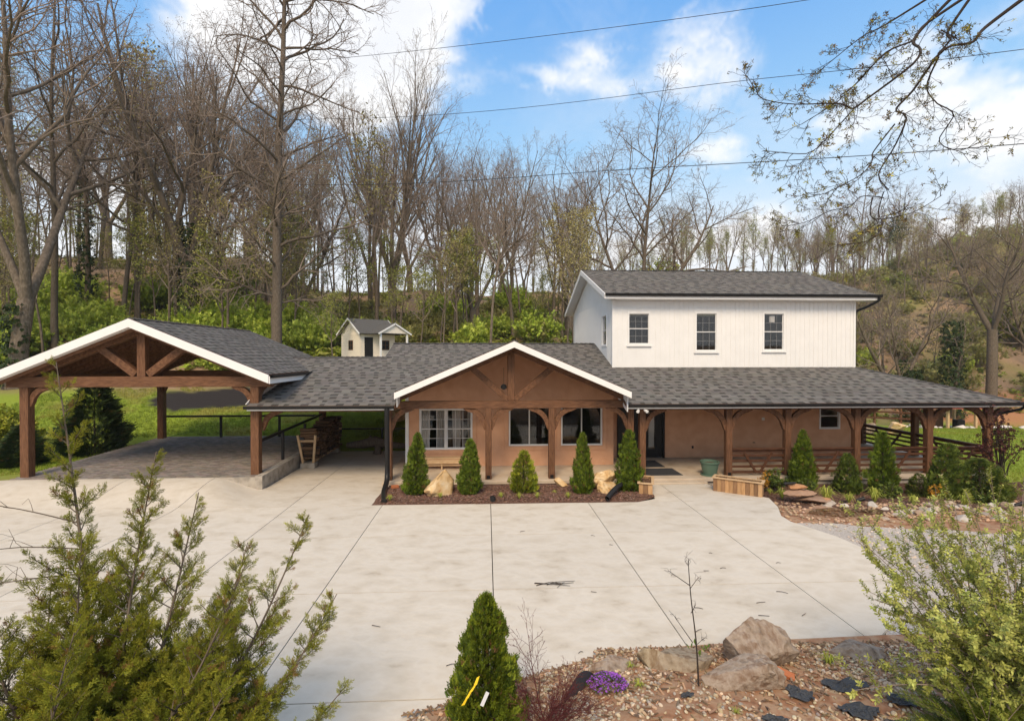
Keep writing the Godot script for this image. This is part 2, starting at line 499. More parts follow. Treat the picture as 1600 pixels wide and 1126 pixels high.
func build_ground() -> void:
	bump.seed = 5
	bump.frequency = 0.05
	bump.fractal_octaves = 3
	var xs := PackedFloat32Array()
	var ds := PackedFloat32Array()
	var x := -320.0
	while x < 320.0:
		xs.append(x)
		x += 0.6 if absf(x + 0.01) < 24.0 else (2.0 if absf(x) < 80.0 else 10.0)
	var d := -40.0
	while d < 420.0:
		ds.append(d)
		d += 3.0 if d < -2.0 else (0.45 if d < 38.0 else (1.8 if d < 110.0 else 14.0))
	var b := MB.new()
	var litter := Color(0.3, 0.2, 0.125)
	var grass := Color(0.22, 0.29, 0.03)
	for dd in ds:
		for xx in xs:
			var y := th(xx, dd)
			var n := Vector3(th(xx - 0.4, dd) - th(xx + 0.4, dd), 0.8, th(xx, dd + 0.4) - th(xx, dd - 0.4)).normalized()
			var c := litter
			var e := bump.get_noise_2d(xx * 5.0, dd * 5.0)
			var lawn := 0.0
			if xx < -3.5: lawn = sm(34.5, 31.5, dd + e * 2.0) * sm(16.0, 19.0, dd)
			elif xx > 17.0: lawn = sm(46.0, 43.0, dd - (xx - 30.0) * 0.15 + e * 3.0) * sm(15.5, 17.5, dd)
			c = c.lerp(grass, lawn)
			if xx < -9.0 and lawn > 0.2: c = c.lerp(Color(0.24, 0.2, 0.07), sm(0.15, 0.5, e) * 0.6)
			if dd > 30.0: c = c.lerp(Color(0.15, 0.18, 0.03), sm(-0.1, 0.35, bump.get_noise_2d(xx * 1.7 + 90.0, dd * 1.7)) * 0.55 * (1.0 - lawn))
			if xx > 44.0 - (dd - 48.0) * 0.4 and dd > 40.0 and dd < 58.0: c = c.lerp(Color(0.42, 0.19, 0.09), sm(40.0, 45.0, dd) * sm(58.0, 54.0, dd) * 0.9)
			var mr := Vector2((xx + 15.8) / 4.6, (dd - 31.3) / 2.2).length() + e * 0.55
			if xx < -9.0: c = c.lerp(Color(0.03, 0.026, 0.025), sm(1.08, 0.9, mr))
			if dd < 15.0 and xx < 9.3 and dd > 0.5: c = Color(0.05, 0.042, 0.035)
			b.col = c
			b.vert(P(xx, y, dd), n)
	var w := xs.size()
	for j in ds.size() - 1:
		for i in w - 1:
			var k := j * w + i
			b.ix.append_array([k, k + w, k + 1, k + 1, k + w, k + w + 1])
	struct("ground", b, M.ground)
func build_driveway() -> void:
	driveway_outline = pv([8.75, 15.2, 8.5, 14.3, 8.12, 13.5, 8.1, 13.0, 8.3, 12.5, 8.55, 11.9, 8.64, 11.2, 8.43, 10.4, 8.15, 9.7, 7.4, 8.5, 6.25, 7.65, 4.34, 7.58, 2.3, 7.45, 1.58, 7.25, 0.79, 6.95, -0.08, 6.54, -0.85, 6.17, -1.6, 5.2, -2.3, 4.0, -3.2, 1.5, -32, 1.5, -32, 12.0, -19, 15.6, -15.45, 17.05, -7.62, 17.05, -7.34, 17.2, -7.34, 23.6, -3.25, 23.6, -3.3, 17.22, -3.36, 15.25, -3.4, 15.06, 4.55, 14.98, 5.2, 15.3, 5.35, 17.22, 7.55, 17.22, 7.7, 16.3, 8.5, 15.5])
	var root := Node3D.new()
	root.name = "driveway"
	root.set_meta("kind", "structure")
	add_child(root)
	var cx := [-33.0, -25.0, -20.0, -15.6, -11.6, -8.9, -5.75, -3.07, 0.125, 3.05, 5.95, 10.0]
	var cd := [1.0, 3.6, 6.5, 9.5, 12.42, 15.02, 20.0, 24.0]
	for j in cd.size() - 1:
		for i in cx.size() - 1:
			var g := 0.009
			var x0: float = cx[i] + g
			var x1: float = cx[i + 1] - g
			var lo0: float = cd[j] + (0.02 * (-x0) if j == 3 else 0.0)
			var cell := pv([x0, cd[j] + g, x1, cd[j] + g, x1, cd[j + 1] - g, x0, cd[j + 1] - g])
			for pl in Geometry2D.intersect_polygons(driveway_outline, cell):
				var b := MB.new()
				b.col = Color(1, 1, 1) * rf(0.95, 1.03)
				var fine: bool = x1 < -5.0 and cd[j + 1] > 13.0
				if Geometry2D.is_polygon_clockwise(pl): pl.reverse()
				sheet(b, pl, 0.35 if fine else 3.0, 0, 0.0, 0.14)
				part(root, "slab", b, M.concrete)

func build_beds() -> void:
	var b := MB.new()
	sheet(b, pv([-3.355, 15.25, -3.395, 15.065, 4.55, 14.985, 5.195, 15.305, 5.345, 17.27, -3.3, 17.27]), 0.25, 1)
	struct("mulch_bed", b, M.mulch)
	b = MB.new()
	sheet(b, pv([-0.95, 6.1, -0.1, 6.52, 0.78, 6.92, 1.57, 7.22, 2.3, 7.42, 4.34, 7.55, 6.25, 7.6, 9.5, 7.6, 9.5, 1.0, -3.2, 1.0, -2.2, 4.0, -1.65, 5.2]), 0.22, 2)
	struct("pebble_bed_ground", b, M.clay)
	b = MB.new()
	sheet(b, pv([7.4, 16.4, 7.4, 17.26, 26, 17.26, 26, 14.3, 14, 13.9, 11, 13.8, 9.2, 14.5, 8.3, 15.35, 8.2, 15.65]), 0.3, 3)
	struct("porch_bed_ground", b, M.mulch)
	b = MB.new()
	sheet(b, pv([8.4, 15.3, 9.2, 14.55, 11, 13.85, 14, 13.95, 26, 14.25, 26, 12.1, 13.5, 11.8, 10.4, 12.5, 9.2, 12.9, 7.9, 13.05, 8.2, 14.2]), 0.3, 3, -0.02)
	struct("creek_bed_ground", b, M.clay)
	b = MB.new()
	sheet(b, pv([7.9, 13.1, 9.2, 12.95, 10.4, 12.55, 13.5, 11.85, 26, 12.15, 26, 7.4, 6.2, 7.5, 7.0, 8.5, 7.8, 9.65, 8.1, 10.4, 8.3, 11.2, 8.2, 11.9, 7.95, 12.5]), 0.4, 3)
	struct("gravel_ground", b, M.gravel_bed)

# ---------------------------------------------------------------- roofs
# a plane over the plan (x, d): y = y0 + gx (x - x0) + gd (d - d0)
class Plane2:
	var x0: float
	var d0: float
	var y0: float
	var g: Vector2
	func _init(x: float, d: float, y: float, gx: float, gd: float) -> void:
		x0 = x; d0 = d; y0 = y; g = Vector2(gx, gd)
	func y(p: Vector2) -> float: return y0 + g.x * (p.x - x0) + g.y * (p.y - d0)
	func at(p: Vector2, up: float) -> Vector3: return Vector3(p.x, y(p) + up, -p.y)

func roof(root: Node3D, called: String, pl: Plane2, outline: PackedVector2Array, thick: float, deck: Material, courses := true) -> MeshInstance3D:
	var o := outline.duplicate()
	if Geometry2D.is_polygon_clockwise(o): o.reverse()
	var b := MB.new()
	var tr := Geometry2D.triangulate_polygon(o)
	for i in range(0, tr.size(), 3):
		var a := o[tr[i]]
		var c := o[tr[i + 1]]
		var e := o[tr[i + 2]]
		if (c - a).cross(e - a) < 0.0:
			var m := c
			c = e
			e = m
		b.t(pl.at(a, 0), pl.at(c, 0), pl.at(e, 0))
		b.t(pl.at(a, -thick), pl.at(e, -thick), pl.at(c, -thick))
	for i in o.size():
		var a := o[i]
		var c := o[(i + 1) % o.size()]
		b.q(pl.at(a, -thick), pl.at(c, -thick), pl.at(c, 0), pl.at(a, 0))
	var dk := part(root, called, b, deck)
	if not courses: return dk
	var up := pl.g.normalized()
	var along := Vector2(up.y, -up.x)
	var t0 := 1e9
	var t1 := -1e9
	for p in o:
		t0 = minf(t0, p.dot(up))
		t1 = maxf(t1, p.dot(up))
	var ex := 0.15 / sqrt(1.0 + pl.g.length_squared())
	var s := MB.new()
	var shades := [Color(0.175, 0.166, 0.156), Color(0.16, 0.152, 0.143), Color(0.145, 0.137, 0.13), Color(0.19, 0.18, 0.167), Color(0.155, 0.144, 0.135)]
	var t := t0
	var row := 0
	while t < t1 - 0.01:
		var te := minf(t + ex, t1)
		var tm := (t + te) * 0.5
		var cuts := PackedFloat32Array()
		for i in o.size():
			var a := o[i]
			var c := o[(i + 1) % o.size()]
			var ta := a.dot(up)
			var tc := c.dot(up)
			if (ta - tm) * (tc - tm) < 0.0: cuts.append(lerpf(a.dot(along), c.dot(along), (tm - ta) / (tc - ta)))
		cuts.sort()
		for k in range(0, cuts.size() - 1, 2):
			var x := cuts[k]
			var x1 := cuts[k + 1]
			var dark := rng.randf() < 0.5 and row % 2 == 0
			while x < x1 - 0.005:
				var w := rf(0.15, 0.27) if dark else rf(0.17, 0.38)
				var xe := minf(x + w, x1)
				s.col = jit(shades[rng.randi() % 5], 0.1)
				var hi := 0.019
				if dark:
					s.col = jit(Color(0.07, 0.066, 0.062), 0.2)
					hi = 0.009
				var p0 := up * t + along * x
				var p1 := up * t + along * xe
				var q0 := up * te + along * x
				var q1 := up * te + along * xe
				s.qo(pl.at(p0, hi), pl.at(p1, hi), pl.at(q1, 0.005), pl.at(q0, 0.005), pl.at(p0, -5))
				s.qo(pl.at(p0, 0.0), pl.at(p1, 0.0), pl.at(p1, hi), pl.at(p0, hi), pl.at(q0, 0))
				x = xe
				dark = not dark and row % 2 == 0
		t += ex
		row += 1
	part(dk, "shingles", s, M.shingle, "stuff")
	return dk

func ridge_cap(root: Node3D, a: Vector3, c: Vector3, w := 0.15, slope := 0.35) -> void:
	var b := MB.new()
	var n := maxi(2, int(a.distance_to(c) / 0.22))
	var dir := (c - a).normalized()
	var side := dir.cross(Vector3.UP).normalized() * w
	var drop := Vector3.DOWN * w * slope
	for i in n:
		b.col = jit(Color(0.085, 0.08, 0.078), 0.2)
		var p := a.lerp(c, float(i) / n)
		var e := a.lerp(c, float(i + 1) / n)
		var u := Vector3.UP * 0.045
		var l := Vector3.UP * 0.026
		b.qo(p + u, e + l, e + l + side + drop, p + u + side + drop, p - Vector3.UP * 4)
		b.qo(p + u, e + l, e + l - side + drop, p + u - side + drop, p - Vector3.UP * 4)
		b.qo(p + u, p + u + side + drop, p + side + drop, p, e)
		b.qo(p + u, p + u - side + drop, p - side + drop, p, e)
	part(root, "ridge_cap", b, M.shingle)

# ---------------------------------------------------------------- walls, windows, braces
# wall in its own frame: x right, y up, its outer face at z = 0
func wall(root: Node3D, T: Transform3D, w: float, h0: float, h1: float, holes: Array, thick: float, m: Material, called := "wall") -> MeshInstance3D:
	var b := MB.new()
	var xs := [0.0, w]
	var ys := [h0, h1]
	for r in holes:
		for e in [r.position.x, r.end.x]: if not xs.has(e): xs.append(e)
		for e in [r.position.y, r.end.y]: if not ys.has(e): ys.append(e)
	xs.sort()
	ys.sort()
	for i in xs.size() - 1:
		for j in ys.size() - 1:
			var c := Vector2(xs[i] + xs[i + 1], ys[j] + ys[j + 1]) * 0.5
			var hole := false
			for r in holes: if r.has_point(c): hole = true
			if hole: continue
			b.q(T * Vector3(xs[i], ys[j], 0), T * Vector3(xs[i + 1], ys[j], 0), T * Vector3(xs[i + 1], ys[j + 1], 0), T * Vector3(xs[i], ys[j + 1], 0))
			b.q(T * Vector3(xs[i + 1], ys[j], -thick), T * Vector3(xs[i], ys[j], -thick), T * Vector3(xs[i], ys[j + 1], -thick), T * Vector3(xs[i + 1], ys[j + 1], -thick))
	for r in holes:
		var o: Vector2 = r.position
		var e: Vector2 = r.end
		var f := [Vector2(o.x, o.y), Vector2(e.x, o.y), Vector2(e.x, e.y), Vector2(o.x, e.y)]
		for i in 4:
			var p: Vector2 = f[i]
			var s: Vector2 = f[(i + 1) % 4]
			b.q(T * Vector3(p.x, p.y, 0), T * Vector3(s.x, s.y, 0), T * Vector3(s.x, s.y, -thick), T * Vector3(p.x, p.y, -thick))
	b.q(T * Vector3(0, h0, -thick), T * Vector3(0, h0, 0), T * Vector3(0, h1, 0), T * Vector3(0, h1, -thick))
	b.q(T * Vector3(w, h0, 0), T * Vector3(w, h0, -thick), T * Vector3(w, h1, -thick), T * Vector3(w, h1, 0))
	return part(root, called, b, m)

# sashes: [x0, y0, x1, y1, columns, rows] inside the opening
func window(root: Node3D, T: Transform3D, r: Rect2, sashes: Array, fm: Material, fw := 0.05, bar_mat: Material = null, barw := 0.016) -> MeshInstance3D:
	var b := MB.new()
	var o := r.position
	var e := r.end
	for s in [[o.x - fw, o.x + 0.012, o.y - fw, e.y + fw], [e.x - 0.012, e.x + fw, o.y - fw, e.y + fw]]:
		b.bx(T * Transform3D(Basis(), Vector3((s[0] + s[1]) * 0.5, (s[2] + s[3]) * 0.5, -0.005)), Vector3(s[1] - s[0], s[3] - s[2], 0.07), 0.006)
	for s in [[o.y - fw, o.y + 0.012], [e.y - 0.012, e.y + fw]]:
		b.bx(T * Transform3D(Basis(), Vector3((o.x + e.x) * 0.5, (s[0] + s[1]) * 0.5, -0.008)), Vector3(e.x - o.x - 0.024, s[1] - s[0], 0.07), 0.006)
	var f := part(root, "window", b, fm)
	for s in sashes:
		var z := -0.045 if s[1] > o.y + 0.3 else -0.03
		var k := MB.new()
		var st := 0.032
		for u in [[s[0], s[0] + st, s[1], s[3]], [s[2] - st, s[2], s[1], s[3]], [s[0] + st, s[2] - st, s[1], s[1] + st], [s[0] + st, s[2] - st, s[3] - st, s[3]]]:
			k.bx(T * Transform3D(Basis(), Vector3((u[0] + u[1]) * 0.5, (u[2] + u[3]) * 0.5, z)), Vector3(u[1] - u[0], u[3] - u[2], 0.03), 0.004)
		part(f, "sash", k, fm)
		var gb := MB.new()
		gb.bx(T * Transform3D(Basis(), Vector3((s[0] + s[2]) * 0.5, (s[1] + s[3]) * 0.5, z - 0.004)), Vector3(s[2] - s[0] - st, s[3] - s[1] - st, 0.006))
		part(f, "pane", gb, M.glass)
		var mb := MB.new()
		for i in range(1, int(s[4])):
			mb.bx(T * Transform3D(Basis(), Vector3(lerpf(s[0] + st, s[2] - st, i / float(s[4])), (s[1] + s[3]) * 0.5, z + 0.006)), Vector3(barw, s[3] - s[1] - st * 2.0, 0.011))
		for i in range(1, int(s[5])):
			mb.bx(T * Transform3D(Basis(), Vector3((s[0] + s[2]) * 0.5, lerpf(s[1] + st, s[3] - st, i / float(s[5])), z + 0.006)), Vector3(s[2] - s[0] - st * 2.0, barw, 0.009))
		if mb.v.size(): part(f, "muntin", mb, bar_mat if bar_mat else fm)
	return f

# quarter-round brace in the plane of T's x and y, from a post at the origin out along +x, top at y = 0
func brace(b: MB, T: Transform3D, reach := 0.62, band := 0.15, thick := 0.13) -> void:
	var p := PackedVector2Array()
	for i in 9:
		var a := PI - PI * 0.5 * i / 8.0
		p.append(Vector2(reach + cos(a) * reach, -reach + sin(a) * reach))
	p[0].y -= 0.12
	p.append(Vector2(reach + 0.1, 0.0))
	p.append(Vector2(reach - 0.1, 0.0))
	for i in range(7, -1, -1):
		var a := PI - PI * 0.5 * i / 8.0
		var q := Vector2(reach + cos(a) * (reach + band), -reach + sin(a) * (reach + band))
		p.append(Vector2(maxf(q.x, 0.0), minf(q.y, -0.001)))
	# the band lies between the arch and the post or beam
	var o := PackedVector2Array()
	for i in 9:
		var a := PI - PI * 0.5 * i / 8.0
		o.append(Vector2(reach + cos(a) * reach, -reach + sin(a) * reach) + Vector2(band, -band) * 0.62)
	var n := PackedVector2Array([Vector2(0.0, -reach - 0.12)])
	for i in range(0, 9):
		var q := o[i]
		if i == 0: q = Vector2(0.03, -reach - 0.14)
		if i == 8: q = Vector2(reach + 0.14, -0.03)
		n.append(q)
	n.append(Vector2(reach + 0.12, 0.0))
	for i in range(7, 0, -1):
		var a := PI - PI * 0.5 * i / 8.0
		n.append(Vector2(reach + cos(a) * reach, -reach + sin(a) * reach) + Vector2(-band, band) * 0.18)
	b.prism(n, T, -thick * 0.5, thick * 0.5)

func post(root: Node3D, x: float, d: float, y0: float, y1: float, w := 0.22) -> MeshInstance3D:
	var b := MB.new()
	b.bx(Transform3D(Basis(), P(x, (y0 + y1) * 0.5, d)), Vector3(w, y1 - y0, w), 0.012)
	return part(root, "post", b, M.wood_up)

func gutter(root: Node3D, a: Vector3, c: Vector3) -> void:
	var b := MB.new()
	var dir := (c - a).normalized()
	var out := Vector3.UP.cross(dir).normalized()   # away from the wall
	var pr := [Vector2(0.0, 0.0), Vector2(0.0, -0.1), Vector2(0.075, -0.1), Vector2(0.1, -0.06), Vector2(0.105, -0.01), Vector2(0.125, 0.0), Vector2(0.12, 0.008), Vector2(0.1, -0.004), Vector2(0.088, -0.085), Vector2(0.01, -0.09), Vector2(0.01, 0.0)]
	var e := a.distance_to(c)
	var poly := PackedVector2Array(pr)
	b.prism(poly, Transform3D(Basis(out, Vector3.UP, out.cross(Vector3.UP)), a if out.cross(Vector3.UP).dot(dir) > 0.0 else c), 0.0, e)
	part(root, "gutter", b, M.gutter)

func pipe(root: Node3D, pts: Array, r: float, called := "downspout", m: Material = null) -> void:
	var b := MB.new()
	var p := PackedVector3Array()
	var q := PackedFloat32Array()
	var cv := Curve3D.new()
	for i in pts.size():
		var t: Vector3 = pts[i]
		var h := Vector3.ZERO
		if i > 0 and i < pts.size() - 1: h = (pts[i + 1] - pts[i - 1]).normalized() * minf(t.distance_to(pts[i - 1]), t.distance_to(pts[i + 1])) * 0.3
		cv.add_point(t, -h, h)
	var n := pts.size() * 5
	for i in n + 1:
		p.append(cv.sample_baked(cv.get_baked_length() * i / n, true))
		q.append(r)
	b.tube(p, q, 10, true)
	part(root, called, b, m if m else M.gutter)

# ---------------------------------------------------------------- the house
func build_house() -> void:
	var h := thing("house", "brown house with white upper storey and gabled timber porch", "house", P(6, 0, 21))
	var b := MB.new()
	# porch floor and foundation
	b.bb(-3.55, 18.75, 0.0, 0.12, 17.28, 30.5, 0.012)
	part(h, "porch_floor", b, M.porch)
	b = MB.new()
	b.bb(-3.5, 18.68, -0.6, -0.003, 17.36, 30.4)
	part(h, "foundation", b, M.foundation)
	b = MB.new()
	b.bb(5.3, 7.62, 0.0, 0.055, 16.98, 17.275, 0.01)
	part(h, "step", b, M.porch)
	# lower walls
	var front := Transform3D(Basis(), P(-3.1, 0.12, 19.65))
	var gw := [Rect2(0.56, 0.70, 1.95, 1.50), Rect2(4.0, 0.80, 1.55, 1.46), Rect2(6.05, 0.80, 1.57, 1.46)]
	var gable_wall := wall(h, front, 8.1, 0.0, 2.75, gw, 0.15, M.stucco)
	b = MB.new()
	b.prism(pv([-3.1, 2.872, 5.0, 2.872, 5.0, 3.0, 0.92, 4.74, -3.1, 3.02]), Transform3D(Basis(), P(0, 0, 19.65)), -0.15, 0.0)
	part(h, "gable_wall", b, M.stucco)
	for r in gw:
		var o: Vector2 = r.position + Vector2(-3.1, 0.12)
		var e: Vector2 = r.end + Vector2(-3.1, 0.12)
		for s in [[o.x - 0.2, o.x - 0.055, o.y - 0.2, e.y + 0.16], [e.x + 0.055, e.x + 0.2, o.y - 0.2, e.y + 0.16], [o.x - 0.054, e.x + 0.054, o.y - 0.2, o.y - 0.055]]:
			b = MB.new()
			b.bb(s[0], s[1], s[2], s[3], 19.615, 19.655, 0.006)
			part(h, "window_trim", b, M.stucco)
	# windows under the gable: a pair of double-hung sashes, then two sliders
	var r0: Rect2 = gw[0]
	var x0 := r0.position.x
	var y0 := r0.position.y
	window(h, front, r0, [[x0, y0, x0 + 0.94, y0 + 0.77, 3, 2], [x0, y0 + 0.73, x0 + 0.94, y0 + 1.5, 3, 2], [x0 + 1.01, y0, x0 + 1.95, y0 + 0.77, 3, 2], [x0 + 1.01, y0 + 0.73, x0 + 1.95, y0 + 1.5, 3, 2]], M.white)
	b = MB.new()
	b.bx(front * Transform3D(Basis(), Vector3(x0 + 0.975, y0 + 0.75, -0.01)), Vector3(0.068, 1.47, 0.06), 0.005)
	part(h, "mullion", b, M.white)
	for k in [1, 2]:
		var r: Rect2 = gw[k]
		var c := r.position
		window(h, front, r, [[c.x, c.y, c.x + r.size.x * 0.515, c.y + r.size.y, 2, 4], [c.x + r.size.x * 0.485, c.y, c.x + r.size.x, c.y + r.size.y, 2, 4]], M.white, 0.03, M.gutter, 0.012)
	# curtains behind the paired window
	for s in [[-2.62, -2.2], [-1.98, -1.5], [-1.36, -0.98], [-0.75, -0.5]]:
		b = MB.new()
		var n := 26
		for i in n:
			var p := []
			for w in [[i, 0], [i + 1, 0], [i + 1, 1], [i, 1]]:
				var u: float = w[0] / float(n)
				var gather := 1.0 if w[1] == 1 else 0.72
				p.append(P(lerpf(s[0], s[1], 0.5 + (u - 0.5) * gather), 0.5 + 1.9 * w[1], 19.95 + 0.03 * sin(u * 34.0)))
			b.q(p[0], p[1], p[2], p[3])
		part(h, "curtain", b, M.curtain)
	# entry wall with the double door
	var entry := Transform3D(Basis(), P(4.85, 0.12, 20.9))
	var door := Rect2(0.62, 0.0, 2.02, 2.2)
	var ew := Rect2(9.42, 1.2, 0.82, 1.02)
	wall(h, entry, 10.93, 0.0, 2.9, [door, ew], 0.15, M.stucco)
	window(h, entry, ew, [[9.42, 1.2, 10.24, 1.73, 1, 1], [9.42, 1.69, 10.24, 2.22, 1, 1]], M.white, 0.055)
	for s in [[4.85, 5.0, 2.9, 19.8, 20.88], [-3.1, -2.95, 2.87, 19.8, 30.4], [15.63, 15.78, 2.87, 21.05, 30.4], [-3.1, 15.78, 2.87, 30.25, 30.4]]:
		b = MB.new()
		b.bb(s[0], s[1], 0.12, s[2], s[3], s[4])
		part(h, "wall", b, M.stucco)
	b = MB.new()
	b.bb(-3.12, -2.99, 0.12, 2.9, 19.60, 19.652, 0.005)
	part(h, "corner_trim", b, M.white)
	b = MB.new()
	for s in [[5.47, 5.56], [7.4, 7.49]]: b.bb(s[0], s[1], 0.12, 2.32, 20.84, 21.0, 0.005)
	b.bb(5.56, 7.4, 2.24, 2.32, 20.84, 21.0, 0.005)
	part(h, "door_frame", b, M.black)
	for s in [[5.565, 6.47], [6.485, 7.395]]:
		b = MB.new()
		var g := Vector2(s[0] + 0.3, s[1] - 0.3)
		b.bb(s[0], g.x, 0.14, 2.235, 20.9, 20.945)
		b.bb(g.y, s[1], 0.14, 2.235, 20.9, 20.945)
		b.bb(g.x, g.y, 0.14, 0.5, 20.9, 20.945)
		b.bb(g.x, g.y, 2.05, 2.235, 20.9, 20.945)
		var dr := part(h, "door", b, M.black)
		b = MB.new()
		b.bb(g.x, g.y, 0.5, 2.05, 20.915, 20.925)
		part(dr, "pane", b, M.glass)
		b = MB.new()
		b.bb(g.x + 0.05, g.y - 0.02, 0.55, 2.0, 20.98, 20.99)
		part(dr, "curtain", b, M.curtain)
		b = MB.new()
		var hx: float = s[1] - 0.07 if s[0] < 6.0 else s[0] + 0.07
		b.bb(hx - 0.015, hx + 0.015, 1.05, 1.4, 20.85, 20.87, 0.005)
		b.bb(hx - 0.012, hx + 0.012, 1.08, 1.11, 20.87, 20.9)
		b.bb(hx - 0.012, hx + 0.012, 1.34, 1.37, 20.87, 20.9)
		part(dr, "handle", b, M.gutter)
	# rooms behind the glass
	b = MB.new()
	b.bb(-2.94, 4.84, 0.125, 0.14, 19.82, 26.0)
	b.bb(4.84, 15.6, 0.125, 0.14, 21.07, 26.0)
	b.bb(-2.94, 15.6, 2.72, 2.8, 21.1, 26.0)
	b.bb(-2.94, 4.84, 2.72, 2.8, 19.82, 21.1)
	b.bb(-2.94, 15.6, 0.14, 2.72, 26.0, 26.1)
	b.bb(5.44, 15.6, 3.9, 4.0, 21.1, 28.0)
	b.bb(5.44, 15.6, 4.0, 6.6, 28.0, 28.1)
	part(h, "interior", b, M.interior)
	# outlets and a small lamp on the entry wall
	for s in [[8.7, 0.55, 0.07, 0.11], [11.35, 0.72, 0.1, 0.03], [11.75, 1.72, 0.12, 0.12]]:
		b = MB.new()
		b.bb(s[0] - s[2] * 0.5, s[0] + s[2] * 0.5, s[1] - s[3] * 0.5, s[1] + s[3] * 0.5, 20.865, 20.902, 0.008)
		part(h, "outlet", b, M.white if s[1] > 1.5 else M.interior)
	# posts, beams and braces along the porch
	var px := [-3.36, 0.07, 2.28, 5.07, 5.5, 8.62, 10.78, 13.35, 16.08, 18.36]
	for i in px.size():
		var top := 2.58 if i < 4 else 2.5
		var ps := post(h, px[i], 17.6, 0.122, top)
		b = MB.new()
		b.bx(Transform3D(Basis(), P(px[i], 0.2, 17.485)), Vector3(0.12, 0.12, 0.012))
		part(ps, "bracket", b, M.black)
		for sg in [-1.0, 1.0]:
			if (i == 0 and sg < 0) or (i == 3 and sg > 0) or (i == 4 and sg < 0): continue
			b = MB.new()
			brace(b, Transform3D(Basis(Vector3(sg, 0, 0), Vector3.UP, Vector3(0, 0, 1)), P(px[i] + sg * 0.11, top, 17.6)))
			part(ps, "brace", b, M.wood_plain)
		if i == 9:
			b = MB.new()
			brace(b, Transform3D(Basis(Vector3(0, 0, -1), Vector3.UP, Vector3(1, 0, 0)), P(px[i], top, 17.71)))
			part(ps, "brace", b, M.wood_plain)
	for d in [20.75, 23.75, 26.8]:
		var ps := post(h, 18.36, d, 0.122, 2.5)
		for sg in [-1.0, 1.0]:
			b = MB.new()
			brace(b, Transform3D(Basis(Vector3(0, 0, sg), Vector3.UP, Vector3(1, 0, 0)), P(18.36, 2.5, d - sg * -0.11)))
			part(ps, "brace", b, M.wood_plain)
	b = MB.new()
	b.bb(-3.5, 5.2, 2.58, 2.84, 17.49, 17.71, 0.012)
	part(h, "beam", b, M.wood_across)
	b = MB.new()
	b.bb(5.36, 18.5, 2.5, 2.74, 17.48, 17.72, 0.012)
	part(h, "beam", b, M.wood_across)
	b = MB.new()
	b.bb(-7.9, -3.52, 2.5, 2.72, 17.49, 17.71, 0.012)
	part(h, "beam", b, M.wood_across)
	b = MB.new()
	b.bb(18.25, 18.47, 2.502, 2.738, 17.73, 30.0, 0.012)
	part(h, "beam", b, M.wood_deep)
	# truss in the porch gable
	b = MB.new()
	b.bx(Transform3D(Basis(), P(0.85, 3.68, 17.6)), Vector3(0.24, 1.66, 0.2), 0.012)
	part(h, "king_post", b, M.wood_up)
	for s in [[0.72, -0.62], [1.0, 2.42]]:
		b = MB.new()
		b.beam(P(s[0], 2.9, 17.6), P(s[1], 4.08, 17.6), 0.18, 0.2, 0.01)
		part(h, "strut", b, M.wood_plain)
	for sg in [-1.0, 1.0]:
		b = MB.new()
		b.beam(P(0.92, 4.62, 17.6), P(0.92 + sg * 3.95, 2.93, 17.6), 0.2, 0.2, 0.01)
		part(h, "rafter", b, M.wood_across)
	b = MB.new()
	b.tube(PackedVector3Array([P(0.6, 4.0, 17.45), P(0.6, 3.42, 17.45)]), PackedFloat32Array([0.006, 0.006]), 5)
	b.tube(PackedVector3Array([P(0.6, 3.43, 17.45), P(0.6, 3.38, 17.45), P(0.6, 3.3, 17.45), P(0.6, 3.24, 17.45)]), PackedFloat32Array([0.03, 0.1, 0.12, 0.04]), 10, true)
	part(h, "pendant_lamp", b, M.black)
	# roofs
	var F := Plane2.new(0, 17.05, 2.75, 0, 0.302)
	var B := Plane2.new(0, 24.45, F.y(Vector2(0, 24.45)), 0, -0.302)
	var main := roof(h, "roof", F, pv([-7.9, 17.05, -3.06, 17.05, -3.06, 18.4, 0.92, 24.0, 0.92, 24.45, -4.42, 24.45, -4.42, 22.3, -8.7, 22.3, -7.62, 19.4]), 0.1, M.soffit)
	roof(h, "roof", F, pv([4.78, 17.05, 19.06, 17.05, 15.78, 20.9, 5.29, 20.9, 5.29, 24.45, 0.92, 24.45, 0.92, 24.0, 4.78, 18.6]), 0.1, M.soffit)
	roof(h, "roof", Plane2.new(15.78, 0, F.y(Vector2(0, 20.9)), -(F.y(Vector2(0, 20.9)) - 2.75) / 3.28, 0), pv([15.78, 20.9, 19.06, 17.05, 19.06, 30.6, 15.78, 30.6]), 0.1, M.soffit)
	roof(h, "roof", B, pv([-4.42, 24.455, 5.29, 24.455, 5.29, 31, -4.42, 31]), 0.1, M.roofdeck, false)
	roof(h, "roof", Plane2.new(0, 22.3, F.y(Vector2(0, 22.3)), 0, -0.302), pv([-8.9, 22.305, -4.43, 22.305, -4.43, 27.4, -8.9, 27.4]), 0.1, M.roofdeck, false)
	var G1 := Plane2.new(0.92, 0, 4.9, 0.43, 0)
	var G2 := Plane2.new(0.92, 0, 4.9, -0.43, 0)
	roof(h, "porch_gable_roof", G1, pv([-2.98, 16.7, 0.918, 16.7, 0.918, 24.25, -2.98, 18.62]), 0.1, M.soffit)
	roof(h, "porch_gable_roof", G2, pv([0.922, 16.7, 4.82, 16.7, 4.82, 18.62, 0.922, 24.25]), 0.1, M.soffit)
	ridge_cap(h, P(0.92, 4.9, 16.7), P(0.92, 4.9, 24.0), 0.14, 0.43)
	ridge_cap(h, P(-4.42, F.y(Vector2(0, 24.45)), 24.45), P(5.25, F.y(Vector2(0, 24.45)), 24.45), 0.14, 0.3)
